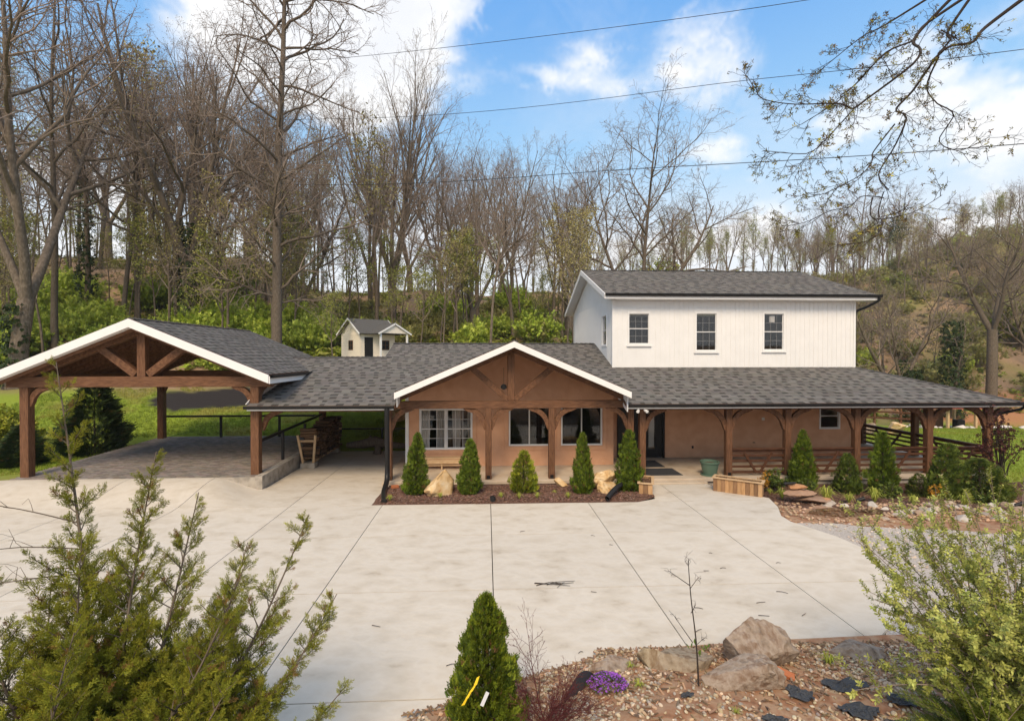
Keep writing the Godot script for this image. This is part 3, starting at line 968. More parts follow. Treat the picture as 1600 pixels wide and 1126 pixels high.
	ridge_cap(h, P(-8.5, F.y(Vector2(0, 22.3)), 22.3), P(-4.1, F.y(Vector2(0, 22.3)), 22.3), 0.14, 0.3)
	ridge_cap(h, P(19.04, 2.76, 17.07), P(15.8, F.y(Vector2(0, 20.88)), 20.88), 0.13, 0.3)
	b = MB.new()
	b.prism(pv([22.31, F.y(Vector2(0, 22.31)) - 0.3, 24.45, F.y(Vector2(0, 22.31)) - 0.3, 24.45, F.y(Vector2(0, 24.45)) - 0.11]), Transform3D(Basis(Vector3(0, 0, -1), Vector3.UP, Vector3(1, 0, 0)), Vector3(-4.36, 0, 0)), -0.05, 0.0)
	part(h, "gable_end", b, M.stucco)
	# white boards along the gable and the eaves
	for sg in [-1.0, 1.0]:
		b = MB.new()
		b.prism(pv([0, 4.885, 0, 4.68, sg * 3.92, 2.995, sg * 3.92, 3.2]), Transform3D(Basis(), P(0.92, 0, 16.69)), -0.0, 0.04)
		part(h, "barge_board", b, M.white)
		b = MB.new()
		var xc: float = 0.92 + sg * 3.92
		b.prism(pv([16.66, 2.99, 18.65, 3.18, 18.65, 3.2, 16.66, 3.2]), Transform3D(Basis(Vector3(0, 0, -1), Vector3.UP, Vector3(1, 0, 0)), Vector3(xc, 0, 0)), -0.015, 0.015)
		part(h, "cheek_board", b, M.white)
		b = MB.new()
		b.prism(pv([17.0, 2.7, 17.1, 2.7, 18.5, 3.05, 18.5, 3.17, 17.0, 3.01]), Transform3D(Basis(Vector3(0, 0, -1), Vector3.UP, Vector3(1, 0, 0)), Vector3(xc - sg * 0.02 , 0, 0)), -0.012, 0.012)
		part(h, "cheek_board", b, M.white)
	for s in [[-7.88, -3.1, 17.02, 17.048], [4.8, 19.05, 17.02, 17.048], [19.062, 19.09, 17.05, 30.6]]:
		b = MB.new()
		b.bb(s[0], s[1], 2.59, 2.735, s[2], s[3], 0.004)
		part(h, "fascia", b, M.white)
	gutter(h, P(-3.08, 2.745, 17.018), P(-7.95, 2.745, 17.018))
	gutter(h, P(19.2, 2.745, 17.018), P(4.84, 2.745, 17.018))
	gutter(h, P(19.092, 2.744, 30.6), P(19.092, 2.744, 17.02))
	b = MB.new()
	b.prism(pv([16.95, 2.5, 17.02, 2.5, 18.4, 2.92, 18.4, 3.1, 16.95, 2.74]), Transform3D(Basis(Vector3(0, 0, -1), Vector3.UP, Vector3(1, 0, 0)), Vector3(4.8, 0, 0)), -0.012, 0.012)
	part(h, "return_board", b, M.white)
	# upper storey
	var up := Transform3D(Basis(), P(5.29, 0, 20.9))
	var uw := [Rect2(0.67, 4.9, 0.86, 1.27), Rect2(3.55, 4.62, 0.87, 1.57), Rect2(6.48, 4.65, 0.86, 1.54)]
	wall(h, up, 10.49, 3.6, 6.85, uw, 0.15, M.white, "upper_wall")
	var side := Transform3D(Basis(Vector3(0, 0, 1), Vector3.UP, Vector3(-1, 0, 0)), P(5.29, 0, 30.5))
	var sw := Rect2(7.62, 4.88, 0.85, 1.3)
	wall(h, side, 9.45, 3.0, 6.85, [sw], 0.15, M.white, "upper_wall")
	b = MB.new()
	b.bb(15.63, 15.78, 3.4, 6.85, 21.06, 30.5)
	b.bb(5.45, 15.62, 3.4, 6.85, 30.35, 30.5)
	part(h, "upper_wall", b, M.white)
	for xg in [5.29, 15.63]:
		b = MB.new()
		b.prism(pv([20.9, 6.851, 30.5, 6.851, 25.7, 8.58]), Transform3D(Basis(Vector3(0, 0, -1), Vector3.UP, Vector3(1, 0, 0)), Vector3(xg, 0, 0)), 0.0, 0.15)
		part(h, "upper_gable", b, M.white)
	var k := 0
	for r in uw:
		var c: Vector2 = r.position
		var e: Vector2 = r.end
		var my := (c.y + e.y) * 0.5
		window(h, up, r, [[c.x, c.y, e.x, my + 0.02, 3, 2], [c.x, my - 0.02, e.x, e.y, 3, 2]], M.white, 0.065, M.muntin, 0.009)
		b = MB.new()
		b.bb(5.29 + c.x - 0.1, 5.29 + e.x + 0.1, c.y - 0.115, c.y - 0.072, 20.83, 20.895, 0.006)
		part(h, "window_sill", b, M.white)
		if k == 2:
			b = MB.new()
			b.bb(5.29 + c.x + 0.28, 5.29 + c.x + 0.52, e.y - 0.36, e.y - 0.09, 20.985, 20.988)
			part(h, "window_sticker", b, M.curtain)
		k += 1
	window(h, side, sw, [[7.62, 4.88, 8.47, 5.55, 1, 1], [7.62, 5.51, 8.47, 6.18, 1, 1]], M.white, 0.075)
	b = MB.new()   # grooves of the vertical siding show as thin raised seams
	for i in range(1, 52):
		var x := 5.29 + i * 10.49 / 52.0
		var hit := false
		for r in uw: if x > 5.29 + r.position.x - 0.1 and x < 5.29 + r.end.x + 0.1: hit = true
		if not hit: b.bb(x - 0.013, x + 0.013, 3.7, 6.83, 20.882, 20.902)
		else:
			for r in uw:
				if x > 5.29 + r.position.x - 0.1 and x < 5.29 + r.end.x + 0.1:
					b.bb(x - 0.013, x + 0.013, 3.7, r.position.y - 0.12, 20.891, 20.902)
					b.bb(x - 0.013, x + 0.013, r.end.y + 0.08, 6.83, 20.891, 20.902)
	for i in range(1, 46):
		var d := 20.9 + i * 0.2
		if d > 21.9 and d < 23.05: continue
		b.bb(5.281, 5.292, 3.2, 6.83, d - 0.009, d + 0.009)
	part(h, "siding_seams", b, M.white, "stuff")
	for s in [[5.25, 5.36, 20.87, 20.899], [15.7, 15.8, 20.87, 20.899], [5.26, 5.288, 20.9, 21.0]]:
		b = MB.new()
		b.bb(s[0], s[1], 3.8, 6.85, s[2], s[3], 0.004)
		part(h, "corner_trim", b, M.white)
	roof(h, "upper_roof", Plane2.new(0, 20.45, 6.95, 0, 0.345), pv([4.86, 20.45, 16.45, 20.45, 16.45, 25.7, 4.86, 25.7]), 0.13, M.white)
	roof(h, "upper_roof", Plane2.new(0, 25.7, 6.95 + 0.345 * 5.25, 0, -0.345), pv([4.86, 25.704, 16.45, 25.704, 16.45, 30.95, 4.86, 30.95]), 0.13, M.white, false)
	ridge_cap(h, P(4.86, 8.765, 25.7), P(16.45, 8.765, 25.7), 0.13, 0.34)
	for s in [[20.42, 6.94], [30.98, 6.94]]:
		b = MB.new()
		b.prism(pv([s[0], s[1] - 0.2, 25.7, 8.535, 25.7, 8.765, s[0], s[1] + 0.0]), Transform3D(Basis(Vector3(0, 0, -1), Vector3.UP, Vector3(1, 0, 0)), Vector3(4.84, 0, 0)), -0.02, 0.018)
		part(h, "barge_board", b, M.white)
	b = MB.new()
	b.bb(4.86, 16.45, 6.73, 6.93, 20.415, 20.448, 0.004)
	b.bb(5.3, 16.45, 6.72, 6.74, 20.46, 20.89)
	part(h, "fascia", b, M.white)
	gutter(h, P(16.55, 6.945, 20.413), P(4.84, 6.945, 20.413))
	pipe(h, [P(16.42, 6.86, 20.36), P(16.42, 6.72, 20.38), P(16.2, 6.5, 20.7), P(15.9, 6.32, 20.95), P(15.86, 6.1, 21.0), P(15.86, 4.0, 21.0)], 0.055)
	pipe(h, [P(-3.3, 2.66, 16.95), P(-3.3, 2.3, 16.93), P(-3.28, 0.7, 16.9), P(-3.27, 0.3, 16.75), P(-3.24, 0.09, 16.1), P(-3.05, 0.08, 15.2)], 0.085)
	pipe(h, [P(19.2, 2.62, 17.05), P(19.15, 2.5, 17.15), P(18.75, 2.3, 17.5), P(18.55, 2.2, 17.62)], 0.05)
	# flood lamps under the corner
	for s in [[5.22, 0.35], [5.42, -0.3]]:
		b = MB.new()
		b.tube(PackedVector3Array([P(s[0], 2.55, 17.1), P(s[0] - s[1] * 0.2, 2.5, 16.95)]), PackedFloat32Array([0.04, 0.055]), 8, true)
		part(h, "flood_lamp", b, M.white)
	# railings between the posts
	var bays := [[8.62, 10.78], [10.78, 13.35], [13.35, 16.08], [16.08, 18.36]]
	for s in bays: railing(h, P(s[0] + 0.11, 0.12, 17.6), P(s[1] - 0.11, 0.12, 17.6))
	for s in [[17.6, 20.75], [20.75, 23.75], [23.75, 26.8]]: railing(h, P(18.36, 0.12, s[0] + 0.11), P(18.36, 0.12, s[1] - 0.11))

func railing(h: Node3D, a: Vector3, c: Vector3) -> void:
	var b := MB.new()
	var u := Vector3.UP
	b.beam(a + u * 0.95, c + u * 0.95, 0.17, 0.045, 0.006)
	b.beam(a + u * 0.875, c + u * 0.875, 0.045, 0.09, 0.006)
	var r := part(h, "railing", b, M.rail_wood)
	for y in [0.13, 0.33, 0.53, 0.72]:
		b = MB.new()
		b.beam(a + u * y, c + u * y, 0.035, 0.085, 0.004)
		part(r, "slat", b, M.rail_wood)
	var out := (c - a).normalized().cross(Vector3.UP) * 0.045
	for s in [0.24, 0.76]:
		b = MB.new()
		b.beam(a.lerp(c, 0.5 + (s - 0.5) * 0.12) + u * 0.1 + out, a.lerp(c, s) + u * 0.83 + out, 0.035, 0.09, 0.004)
		part(r, "diagonal_plank", b, M.rail_wood)

# ---------------------------------------------------------------- the carport
func build_carport() -> void:
	var c := thing("carport", "open timber carport with white gable trim and shingled roof", "carport", P(-11.4, 0.4, 21))
	var b := MB.new()
	b.bb(-15.4, -7.62, -0.2, 0.40, 17.06, 24.65)
	part(c, "floor_slab", b, M.foundation)
	b = MB.new()
	var row := 0
	var d := 17.08
	while d < 24.6:
		var x := -15.38 + (0.1 if row % 2 == 1 else 0.0)
		while x < -7.66:
			b.col = jit(Color(0.235, 0.205, 0.185), 0.28)
			var x1 := minf(x + 0.196, -7.64)
			var y := 0.418 + 0.02 * (d - 17.0) + rf(0.0, 0.005)
			var y1 := y + 0.002
			b.q(P(x, y, d), P(x1, y, d), P(x1, y1, d + 0.096), P(x, y1, d + 0.096))
			b.q(P(x, y - 0.02, d), P(x1, y - 0.02, d), P(x1, y, d), P(x, y, d))
			b.q(P(x1, y - 0.02, d), P(x1, y1 - 0.02, d + 0.096), P(x1, y1, d + 0.096), P(x1, y, d))
			x += 0.2
		d += 0.1
		row += 1
	part(c, "pavers", b, M.paver, "stuff")
	b = MB.new()
	b.prism(pv([17.0, -0.2, 25.2, -0.2, 25.2, 0.62, 17.0, 0.44]), Transform3D(Basis(Vector3(0, 0, -1), Vector3.UP, Vector3(1, 0, 0)), Vector3(-7.62, 0, 0)), 0.0, 0.24)
	part(c, "curb_wall", b, M.foundation)
	for s in [[-15.1, 17.4, 0.41], [-7.74, 17.4, 0.43], [-15.1, 24.3, 0.55], [-7.74, 24.3, 0.58]]:
		var ps := post(c, s[0], s[1], s[2], 3.37, 0.27)
		b = MB.new()
		var sg := 1.0 if s[0] < -10.0 else -1.0
		brace(b, Transform3D(Basis(Vector3(sg, 0, 0), Vector3.UP, Vector3(0, 0, 1)), P(s[0] + sg * 0.135, 3.37, s[1])), 0.5)
		part(ps, "brace", b, M.wood_plain)
		b = MB.new()
		var sd := 1.0 if s[1] < 20.0 else -1.0
		brace(b, Transform3D(Basis(Vector3(0, 0, -sd), Vector3.UP, Vector3(1, 0, 0)), P(s[0], 3.37, s[1] + sd * 0.135)), 0.5)
		part(ps, "brace", b, M.wood_plain)
		if s[0] > -10.0 and s[1] < 20.0:
			b = MB.new()
			brace(b, Transform3D(Basis(Vector3(1, 0, 0), Vector3.UP, Vector3(0, 0, 1)), P(-7.6, 2.5, 17.6)), 0.5)
			part(ps, "brace", b, M.wood_plain)
	for dd in [17.4, 24.3]:
		b = MB.new()
		b.bb(-15.65, -7.2, 3.371, 3.72, dd - 0.13, dd + 0.13, 0.014)
		part(c, "cross_beam", b, M.wood_across)
		b = MB.new()
		b.bx(Transform3D(Basis(), P(-11.4, 4.52, dd)), Vector3(0.27, 1.6, 0.24), 0.012)
		part(c, "king_post", b, M.wood_up)
		for sg in [-1.0, 1.0]:
			b = MB.new()
			b.beam(P(-11.4 + sg * 0.2, 3.78, dd), P(-11.4 + sg * 1.5, 4.8, dd), 0.22, 0.25, 0.012)
			part(c, "strut", b, M.wood_plain)
			b = MB.new()
			b.beam(P(-11.4, 5.28, dd), P(-11.4 + sg * 4.1, 3.58, dd), 0.24, 0.25, 0.012)
			part(c, "rafter", b, M.wood_plain)
	for xx in [-15.1, -7.74]:
		b = MB.new()
		b.bb(xx - 0.13, xx + 0.13, 3.375, 3.715, 17.54, 24.16, 0.014)
		part(c, "side_beam", b, M.wood_deep)
	b = MB.new()
	b.bb(-11.5, -11.3, 5.05, 5.35, 17.55, 24.15)
	part(c, "ridge_beam", b, M.wood_deep)
	for i in 11:
		var dd := 18.0 + i * 0.58
		for sg in [-1.0, 1.0]:
			b = MB.new()
			b.beam(P(-11.4 + sg * 0.1, 5.34, dd), P(-11.4 + sg * 4.2, 3.66, dd), 0.05, 0.18)
			part(c, "rafter", b, M.wood_plain)
	roof(c, "roof", Plane2.new(-11.4, 0, 5.6, 0.415, 0), pv([-15.78, 16.75, -11.402, 16.75, -11.402, 25.0, -15.78, 25.0]), 0.1, M.soffit)
	roof(c, "roof", Plane2.new(-11.4, 0, 5.6, -0.415, 0), pv([-11.398, 16.75, -7.06, 16.75, -7.06, 25.0, -11.398, 25.0]), 0.1, M.soffit)
	ridge_cap(c, P(-11.4, 5.6, 16.75), P(-11.4, 5.6, 25.0), 0.14, 0.41)
	for sg in [-1.0, 1.0]:
		var e := 4.36
		b = MB.new()
		b.prism(pv([0, 5.59, 0, 5.32, sg * e, 5.32 - e * 0.415, sg * e, 5.59 - e * 0.415]), Transform3D(Basis(), P(-11.4, 0, 16.74)), 0.0, 0.04)
		part(c, "barge_board", b, M.white)
		b = MB.new()
		b.prism(pv([0, 5.34, 0, 5.2, sg * e * 0.97, 5.2 - e * 0.97 * 0.415, sg * e * 0.97, 5.34 - e * 0.97 * 0.415]), Transform3D(Basis(), P(-11.4, 0, 16.98)), 0.0, 0.04)
		part(c, "barge_board", b, M.wood_across)
		b = MB.new()   # soffit between the two boards
		b.prism(pv([0, 5.315, 0, 5.33, sg * e, 5.33 - e * 0.415, sg * e, 5.315 - e * 0.415]), Transform3D(Basis(), P(-11.4, 0, 16.94)), 0.0, 0.2)
		part(c, "rake_soffit", b, M.white)
		b = MB.new()
		b.bb(-11.4 + sg * 4.37, -11.4 + sg * 4.40, 3.5, 3.74, 16.72, 25.0)
		part(c, "fascia", b, M.white)
	gutter(c, P(-6.998, 3.78, 25.0), P(-6.998, 3.78, 16.72))
	gutter(c, P(-15.802, 3.78, 16.72), P(-15.802, 3.78, 25.0))
	# white strip closing the side above the lower roof
	b = MB.new()
	b.prism(pv([17.05, 2.8, 17.15, 2.8, 19.2, 3.42, 19.2, 3.5, 17.9, 3.2]), Transform3D(Basis(Vector3(0, 0, -1), Vector3.UP, Vector3(1, 0, 0)), Vector3(-7.93, 0, 0)), -0.012, 0.012)
	part(c, "flashing_board", b, M.white)
	# black pipe rail
	var r := MB.new()
	r.beam(P(-15.0, 1.56, 24.45), P(-7.7, 1.56, 24.45), 0.07, 0.09, 0.008)
	var rl := part(c, "rail", r, M.black)
	for x in [-12.5, -9.8]:
		r = MB.new()
		r.beam(P(x, 0.56, 24.45), P(x, 1.52, 24.45), 0.09, 0.09)
		part(rl, "rail_post", r, M.black)
	r = MB.new()
	r.beam(P(-7.72, 1.5, 17.55), P(-7.72, 1.66, 24.1), 0.07, 0.1, 0.008)
	rl = part(c, "rail", r, M.black)
	for dd in [19.55, 21.9]:
		r = MB.new()
		r.beam(P(-7.72, 0.46, dd), P(-7.72, 1.52, dd), 0.09, 0.09)
		part(rl, "rail_post", r, M.black)
	# rail across the back of the covered passage
	var k := thing("passage_rail", "black metal rail closing the back of the covered passage", "railing", P(-5.3, 0, 24.0))
	r = MB.new()
	r.beam(P(-7.3, 0.98, 24.0), P(-3.2, 0.98, 24.0), 0.06, 0.07, 0.008)
	part(k, "top_rail", r, M.black)
	for x in [-7.2, -4.9, -3.4]:
		r = MB.new()
		r.beam(P(x, -0.2, 24.0), P(x, 0.945, 24.0), 0.08, 0.08)
		part(k, "rail_post", r, M.black)

# ---------------------------------------------------------------- plants
func grow(bt: MB, tw: MB, tips: Array, p0: Vector3, d0: Vector3, ln: float, r0: float, lv: int, S: Dictionary) -> void:
	var seg: int = S.seg[lv]
	var pts := PackedVector3Array([p0])
	var rad := PackedFloat32Array([r0])
	var d := d0
	var p := p0
	var re := maxf(S.rmin, r0 * S.tap[lv])
	for i in seg:
		d = (d + rv() * S.wig[lv] + Vector3.UP * S.up[lv]).normalized()
		p += d * ln / seg
		pts.append(p)
		rad.append(lerpf(r0, re, float(i + 1) / seg))
	(bt if lv <= S.split else tw).tube(pts, rad, S.sides[lv])
	if lv >= S.n.size():
		tips.append(pts[seg])
		tips.append(pts[seg / 2])
		return
	var n: int = S.n[lv]
	var az := rf(0.0, TAU)
	for i in n:
		var rel := (i + rng.randf()) / n
		var t: float = lerpf(S.t0[lv], 0.99, rel) * seg
		var k := mini(int(t), seg - 1)
		var q := pts[k].lerp(pts[k + 1], t - k)
		var tg := (pts[k + 1] - pts[k]).normalized()
		az += 2.4 + rf(-0.5, 0.5)
		var u := tg.cross(Vector3(0.3, 0.1, 0.95) if absf(tg.y) > 0.5 else Vector3.UP).normalized()
		var w := tg.cross(u)
		var side := u * cos(az) + w * sin(az)
		var an: float = deg_to_rad(S.ang[lv] * rf(0.75, 1.25))
		var rr := lerpf(rad[k], rad[k + 1], t - k)
		var l2: float = ln * S.lr[lv] * (1.0 - S.fall[lv] * rel) * rf(0.7, 1.2)
		grow(bt, tw, tips, q, (tg * cos(an) + side * sin(an)).normalized(), l2, minf(rr * 0.72, maxf(S.rmin, l2 * S.thick)), lv + 1, S)

func spread(n: Array, seg: Array, ang: Array, lr: Array, t0: Array, fall: Array, wig: Array, up: Array, extra := {}) -> Dictionary:
	var S := {"n": n, "seg": seg, "ang": ang, "lr": lr, "t0": t0, "fall": fall, "wig": wig, "up": up, "tap": [0.18, 0.3, 0.35, 0.5, 0.6], "sides": [9, 6, 4, 3, 3], "split": 1, "rmin": 0.008, "thick": 0.017}
	S.merge(extra, true)
	return S

func bud_mesh(tips: Array, size: float, per: int, reach: float) -> MB:
	var b := MB.new()
	for p in tips:
		for i in per:
			var c: Vector3 = p + rv() * reach
			var u := rv().normalized() * size * rf(0.6, 1.3)
			var w := u.cross(rv()).normalized() * size * rf(0.4, 0.8)
			b.col = Color(1, 1, 1) * rf(0.7, 1.25)
			b.q(c - u * 0.5, c + w * 0.5, c + u * 0.5, c - w * 0.5)
	return b

# a bare tree about H metres high at the origin, hidden until it is copied
func bare_tree(sd: int, H: float, r: float, S: Dictionary, bark: Material, lean := Vector3.ZERO, leaders := 1, buds: Material = null, bud := 0.1, per := 1) -> Node3D:
	rng.seed = sd
	var bt := MB.new()
	var tw := MB.new()
	var tips := []
	bt.tube(PackedVector3Array([Vector3(0, -0.6, 0), Vector3(0, 0.0, 0), Vector3(0, 0.5, 0) + lean * 0.03]), PackedFloat32Array([r * 1.7, r * 1.45, r * 1.05]), 9)
	if leaders == 1:
		grow(bt, tw, tips, Vector3.ZERO, (Vector3.UP + lean).normalized(), H, r, 0, S)
	else:
		var fork: float = S.fork * H
		var top := Vector3(lean.x, 1.0, lean.z) * fork
		bt.tube(PackedVector3Array([Vector3.ZERO, top * 0.5 + Vector3(rf(-0.1, 0.1), 0, rf(-0.1, 0.1)), top]), PackedFloat32Array([r * 1.1, r, r * 0.95]), 9)
		for i in leaders:
			var a := TAU * i / leaders + rf(-0.3, 0.3)
			var an: float = deg_to_rad(S.fan * rf(0.5, 1.1))
			grow(bt, tw, tips, top - Vector3.UP * 0.3, (Vector3(cos(a) * sin(an), cos(an), sin(a) * sin(an)) + lean * 0.3).normalized(), (H - fork) * rf(0.85, 1.05), r * rf(0.5, 0.68), 0, S)
	var o := Node3D.new()
	o.name = "bare_tree"
	local(o, "trunk", bt.mesh(), bark)
	local(o, "twigs", tw.mesh(), M.twig)
	if buds: local(o, "buds", bud_mesh(tips, bud, per, bud * 1.6).mesh(), buds, "stuff")
	return o

func plant(o: Node3D, at: Vector3, label: String, group: String, s := 1.0, yaw := -1.0, called := "bare_tree", category := "tree") -> Node3D:
	var c: Node3D = o.duplicate()
	c.name = called
	c.transform = xf(at, rf(0.0, TAU) if yaw < 0.0 else yaw, Vector3.ONE * s)
	add_child(c, true)
	tag(c, label, category, group)
	return c

func leaf_shape(l: float, w: float, fold := 0.25) -> ArrayMesh:
	var b := MB.new()
	var f := Vector3(0, 0, w * fold)
	b.q(Vector3.ZERO, Vector3(w * 0.5, l * 0.45, 0) + f, Vector3(0, l, 0), Vector3(0, l * 0.5, 0) - f * 0.2)
	b.q(Vector3.ZERO, Vector3(0, l * 0.5, 0) - f * 0.2, Vector3(0, l, 0), Vector3(-w * 0.5, l * 0.45, 0) + f)
	return b.mesh()
# cluster of leaves round a short shoot, along +y
func clump_shape(n: int, l: float, w: float, reach: float) -> ArrayMesh:
	var b := MB.new()
	for i in n:
		var y := reach * i / n
		var a := i * 2.4
		var out := Vector3(cos(a), rf(0.2, 0.9), sin(a)).normalized()
		var sd := out.cross(Vector3.UP).normalized()
		b.col = Color(1, 1, 1) * rf(0.75, 1.2)
		var o := Vector3(0, y, 0)
		var ll := l * rf(0.7, 1.2)
		b.q(o, o + out * ll * 0.5 + sd * w * 0.5, o + out * ll + Vector3.DOWN * l * 0.12, o + out * ll * 0.5 - sd * w * 0.5)
	return b.mesh()
# flat fan of scale-leaved twiglets, along +y
func spray_shape(l: float, pairs: int, wide: float, tw := 0.09) -> ArrayMesh:
	var b := MB.new()
	for i in pairs * 2 + 1:
		var u := float(i / 2) / pairs
		var sg := 1.0 if i % 2 == 0 else -1.0
		var o := Vector3(0, l * u * 0.8, 0)
		var dir := Vector3(sg * 0.8, 0.7, rf(-0.25, 0.25)).normalized()
		var ll := l * wide * (1.0 - u * 0.65) * rf(0.8, 1.15)
		if i == pairs * 2:
			dir = Vector3(rf(-0.1, 0.1), 1, 0)
			ll = l * 0.35
		var w := l * tw
		var n := Vector3(-dir.y, dir.x, 0).normalized() * w * 0.5
		b.col = Color(1, 1, 1) * rf(0.8, 1.2)
		var m := o + dir * ll * 0.55 + Vector3(0, 0, rf(-0.04, 0.04) * l)
		b.q(o - n * 0.5, m - n, o + dir * ll, m + n)
	b.col = Color(0.75, 0.6, 0.5)
	b.q(Vector3(-l * 0.02, 0, 0), Vector3(l * 0.02, 0, 0), Vector3(l * 0.012, l * 0.85, 0), Vector3(-l * 0.012, l * 0.85, 0))
	return b.mesh()
func facing(o: Vector3, y: Vector3, s: float, roll := 0.0) -> Transform3D:
	var yy := y.normalized()
	var x := yy.cross(Vector3(sin(roll), 0.3, cos(roll))).normalized()
	return Transform3D(Basis(x * s, yy * s, x.cross(yy) * s), o)

# dense conical evergreen: foliage at the origin
func cone_tree(sd: int, called: String, h: float, w: float, n: int, size: float, dark: Color, light: Color, prof: float, spray: Mesh, outward := 0.42) -> Node3D:
	rng.seed = sd
	var o := Node3D.new()
	o.name = called
	var b := MB.new()
	b.tube(PackedVector3Array([Vector3(0, -0.2, 0), Vector3(0, h * 0.5, 0), Vector3(0, h * 0.92, 0)]), PackedFloat32Array([0.05, 0.03, 0.008]), 6)
	local(o, "trunk", b.mesh(), M.dark_twig)
	var at := []
	var tint := PackedColorArray()
	var lob := PackedFloat32Array()
	for i in 24: lob.append(rf(0.7, 1.2))
	for i in n:
		var u := pow(rng.randf(), 1.25)
		var a := rf(0.0, TAU)
		var low := sm(-0.02, 0.16, u) * 0.35 + 0.65
		var lb: float = lob[int(a / TAU * 8.0) % 8 + 8 * (int(u * 9.0) % 3)]
		var R := w * 0.5 * pow(1.0 - u, prof) * low * lb
		var depth := 1.0 - 0.5 * pow(rng.randf(), 1.8)
		var dir := Vector3(cos(a), 0, sin(a))
		var p := dir * R * depth + Vector3.UP * (h * u * 0.97 + 0.03)
		var yy := (dir * outward + Vector3.UP * (1.0 - outward * 0.5) + rv() * 0.35).normalized()
		at.append(facing(p, yy, size * rf(0.7, 1.25) * (1.0 - 0.35 * u), a + rf(-0.8, 0.8)))
		tint.append(jit(dark.lerp(light, clampf(rf(-0.2, 0.9), 0.0, 1.0)), 0.18) if rng.randf() > 0.04 else jit(Color(0.16, 0.1, 0.04), 0.3))
	scatter(o, "foliage", spray, M.needle, at, tint)
	return o

# broad-leaved bush of many stems with leaf clumps on them
func leafy_bush(sd: int, called: String, h: float, w: float, stems: int, per: int, clump: Mesh, size: float, dark: Color, light: Color, bark: Material, fill := 0.25) -> Node3D:
	rng.seed = sd
	var o := Node3D.new()
	o.name = called
	var b := MB.new()
	var at := []
	var tint := PackedColorArray()
	for i in stems:
		var a := rf(0.0, TAU)
		var R := w * 0.5 * sqrt(rng.randf())
		var tip := Vector3(cos(a) * R, h * rf(0.65, 1.05) * (1.0 - 0.45 * pow(R / (w * 0.5), 2.0)), sin(a) * R)
		var root := Vector3(cos(a), 0, sin(a)) * R * 0.2
		var mid := root.lerp(tip, 0.5) + Vector3.UP * h * 0.1
		var pts := PackedVector3Array()
		for k in 6:
			var t := k / 5.0
			pts.append(root.lerp(mid, t).lerp(mid.lerp(tip, t), t) + rv() * 0.02 * h)
		b.tube(pts, PackedFloat32Array([0.016, 0.014, 0.011, 0.009, 0.006, 0.004]), 4)
		for k in per:
			var t := lerpf(fill, 1.0, rng.randf()) * 4.99
			var q := pts[int(t)].lerp(pts[int(t) + 1], t - int(t)) + rv() * w * 0.07
			at.append(facing(q, Vector3.UP * rf(0.2, 1.0) + rv() * 0.9, size * rf(0.7, 1.3), rf(0.0, TAU)))
			tint.append(jit(dark.lerp(light, rng.randf()), 0.2))
	local(o, "stems", b.mesh(), bark)
	scatter(o, "foliage", clump, M.leaf, at, tint)
	return o

func ivy(o: Node3D, h0: float, h1: float, r: float, n: int, clump: Mesh, taper := 0.5) -> void:
	var at := []
	var tint := PackedColorArray()
	for i in n:
		var u := rng.randf()
		var a := rf(0.0, TAU)
		var R := r * (1.0 - taper * u) * rf(0.7, 1.5)
		at.append(facing(Vector3(cos(a) * R, lerpf(h0, h1, u), sin(a) * R), Vector3(cos(a), rf(-0.4, 0.6), sin(a)), rf(0.7, 1.4), a))
		tint.append(jit(Color(0.035, 0.055, 0.014), 0.35))
	scatter(o, "ivy", clump, M.leaf, at, tint)

